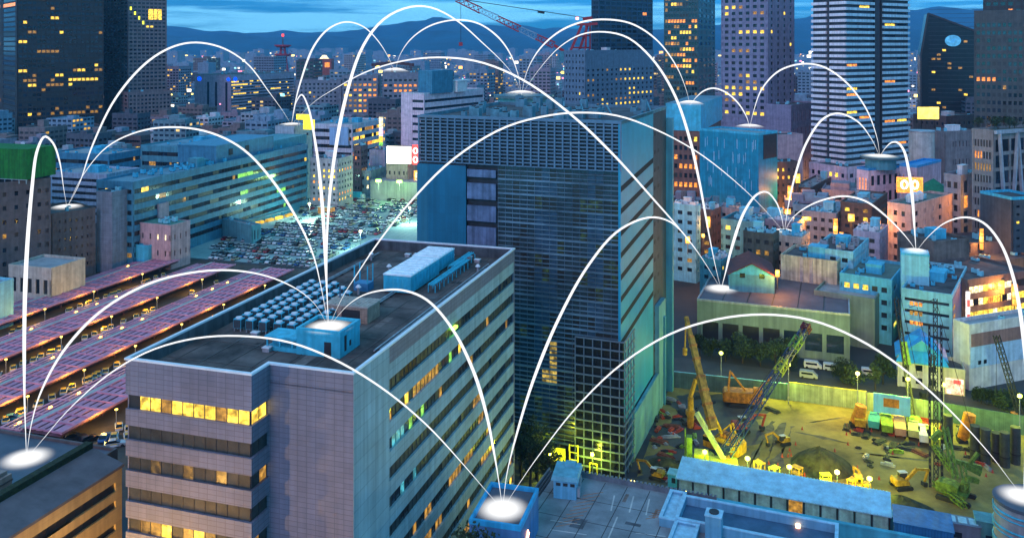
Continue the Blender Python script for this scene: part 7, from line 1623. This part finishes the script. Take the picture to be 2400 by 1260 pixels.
# ------------------------------------------------------------------ camera, sky and light
cam = D.cameras.new('camera'); co_ = D.objects.new('camera', cam); COL.objects.link(co_); co_.location = (0,0,CAMZ); co_.rotation_euler = (rad(90),0,0)
cam.sensor_width = 36; cam.lens = 36*F/2400; cam.shift_y = -(630-HY)/2400; cam.clip_start = 1; cam.clip_end = 30000; SC.camera = co_
SUN_EL, SUN_AZ = 8.0, 205.0     # low in the sky behind the viewer's left shoulder; azimuth clockwise from +Y
w = D.worlds.new('World'); SC.world = w; w.use_nodes = True; n_ = w.node_tree.nodes; l_ = w.node_tree.links; bg = n_['Background']
sk = n_.new('ShaderNodeTexSky'); sk.sky_type = 'NISHITA'; sk.sun_disc = False; sk.sun_elevation = rad(SUN_EL); sk.sun_rotation = rad(SUN_AZ); sk.altitude = 50; sk.air_density = 1.0; sk.dust_density = .4; sk.ozone_density = 5
tint = n_.new('ShaderNodeMix'); tint.data_type = 'RGBA'; tint.blend_type = 'MULTIPLY'; tint.inputs[0].default_value = 1; tint.inputs[7].default_value = (1,1,1,1)
l_.new(sk.outputs[0], tint.inputs[6])
tc = n_.new('ShaderNodeTexCoord'); mp = n_.new('ShaderNodeMapping'); mp.inputs['Scale'].default_value = (1.6,1.6,26); mp.inputs['Location'].default_value = (.6,.2,.25); l_.new(tc.outputs['Generated'], mp.inputs[0])
sp_ = n_.new('ShaderNodeSeparateXYZ'); l_.new(tc.outputs['Generated'], sp_.inputs[0])
er = n_.new('ShaderNodeMapRange'); er.inputs[1].default_value = .0; er.inputs[2].default_value = .6; l_.new(sp_.outputs[2], er.inputs[0])
ec = n_.new('ShaderNodeMix'); ec.data_type = 'RGBA'; ec.inputs[6].default_value = SKYLOW+(1,); ec.inputs[7].default_value = SKYTINT+(1,); l_.new(er.outputs[0], ec.inputs[0]); l_.new(ec.outputs[2], tint.inputs[7])
nz = n_.new('ShaderNodeTexNoise'); nz.inputs['Scale'].default_value = 2.4; nz.inputs['Detail'].default_value = 7; nz.inputs['Roughness'].default_value = .58; l_.new(mp.outputs[0], nz.inputs['Vector'])
cr_ = n_.new('ShaderNodeMapRange'); cr_.interpolation_type = 'SMOOTHSTEP'; cr_.inputs[1].default_value = .42; cr_.inputs[2].default_value = .60; cr_.inputs[3].default_value = 0; cr_.inputs[4].default_value = .75; l_.new(nz.outputs['Fac'], cr_.inputs[0])
cl = n_.new('ShaderNodeMix'); cl.data_type = 'RGBA'; l_.new(cr_.outputs[0], cl.inputs[0]); l_.new(tint.outputs[2], cl.inputs[6]); cl.inputs[7].default_value = CLOUD+(1,)
l_.new(cl.outputs[2], bg.inputs['Color']); bg.inputs['Strength'].default_value = SKYS
s = D.lights.new('sun', 'SUN'); s.energy = SUNE; s.angle = rad(25); s.color = SUNC; so = D.objects.new('sun', s); COL.objects.link(so); so.location = (0,0,400)
az = rad(SUN_AZ); el = rad(30); dv = Vector((math.sin(az)*math.cos(el), math.cos(az)*math.cos(el), math.sin(el))); so.rotation_euler = dv.to_track_quat('Z', 'Y').to_euler()
if HAZE:
    hz_ = D.materials.new('haze_air'); hz_.use_nodes = True; N_, L_ = nt(hz_); N_.remove(N_['Principled BSDF']); pv_ = N_.new('ShaderNodeVolumePrincipled'); pv_.inputs['Color'].default_value = (.22,.62,1,1); pv_.inputs['Density'].default_value = HAZE; L_.new(pv_.outputs[0], N_['Material Output'].inputs['Volume'])
    B = MB(); B.box(-9500,9500,-100,9800,-3,420); tag(B.build('haze', hz_), kind='stuff')
SC.view_settings.view_transform = 'Standard'; SC.view_settings.look = 'None'; SC.view_settings.exposure = EXPO; SC.view_settings.gamma = 1
SC.cycles.max_bounces = 5; SC.cycles.diffuse_bounces = 2; SC.cycles.glossy_bounces = 2; SC.cycles.transparent_max_bounces = 6; SC.cycles.volume_bounces = 0; SC.cycles.use_denoising = True; SC.cycles.sample_clamp_indirect = 3
SC.cycles.caustics_reflective = False; SC.cycles.caustics_refractive = False
print('cars', ncar, 'fill', nfill, 'cand', len(cand), 'objects', len(D.objects))
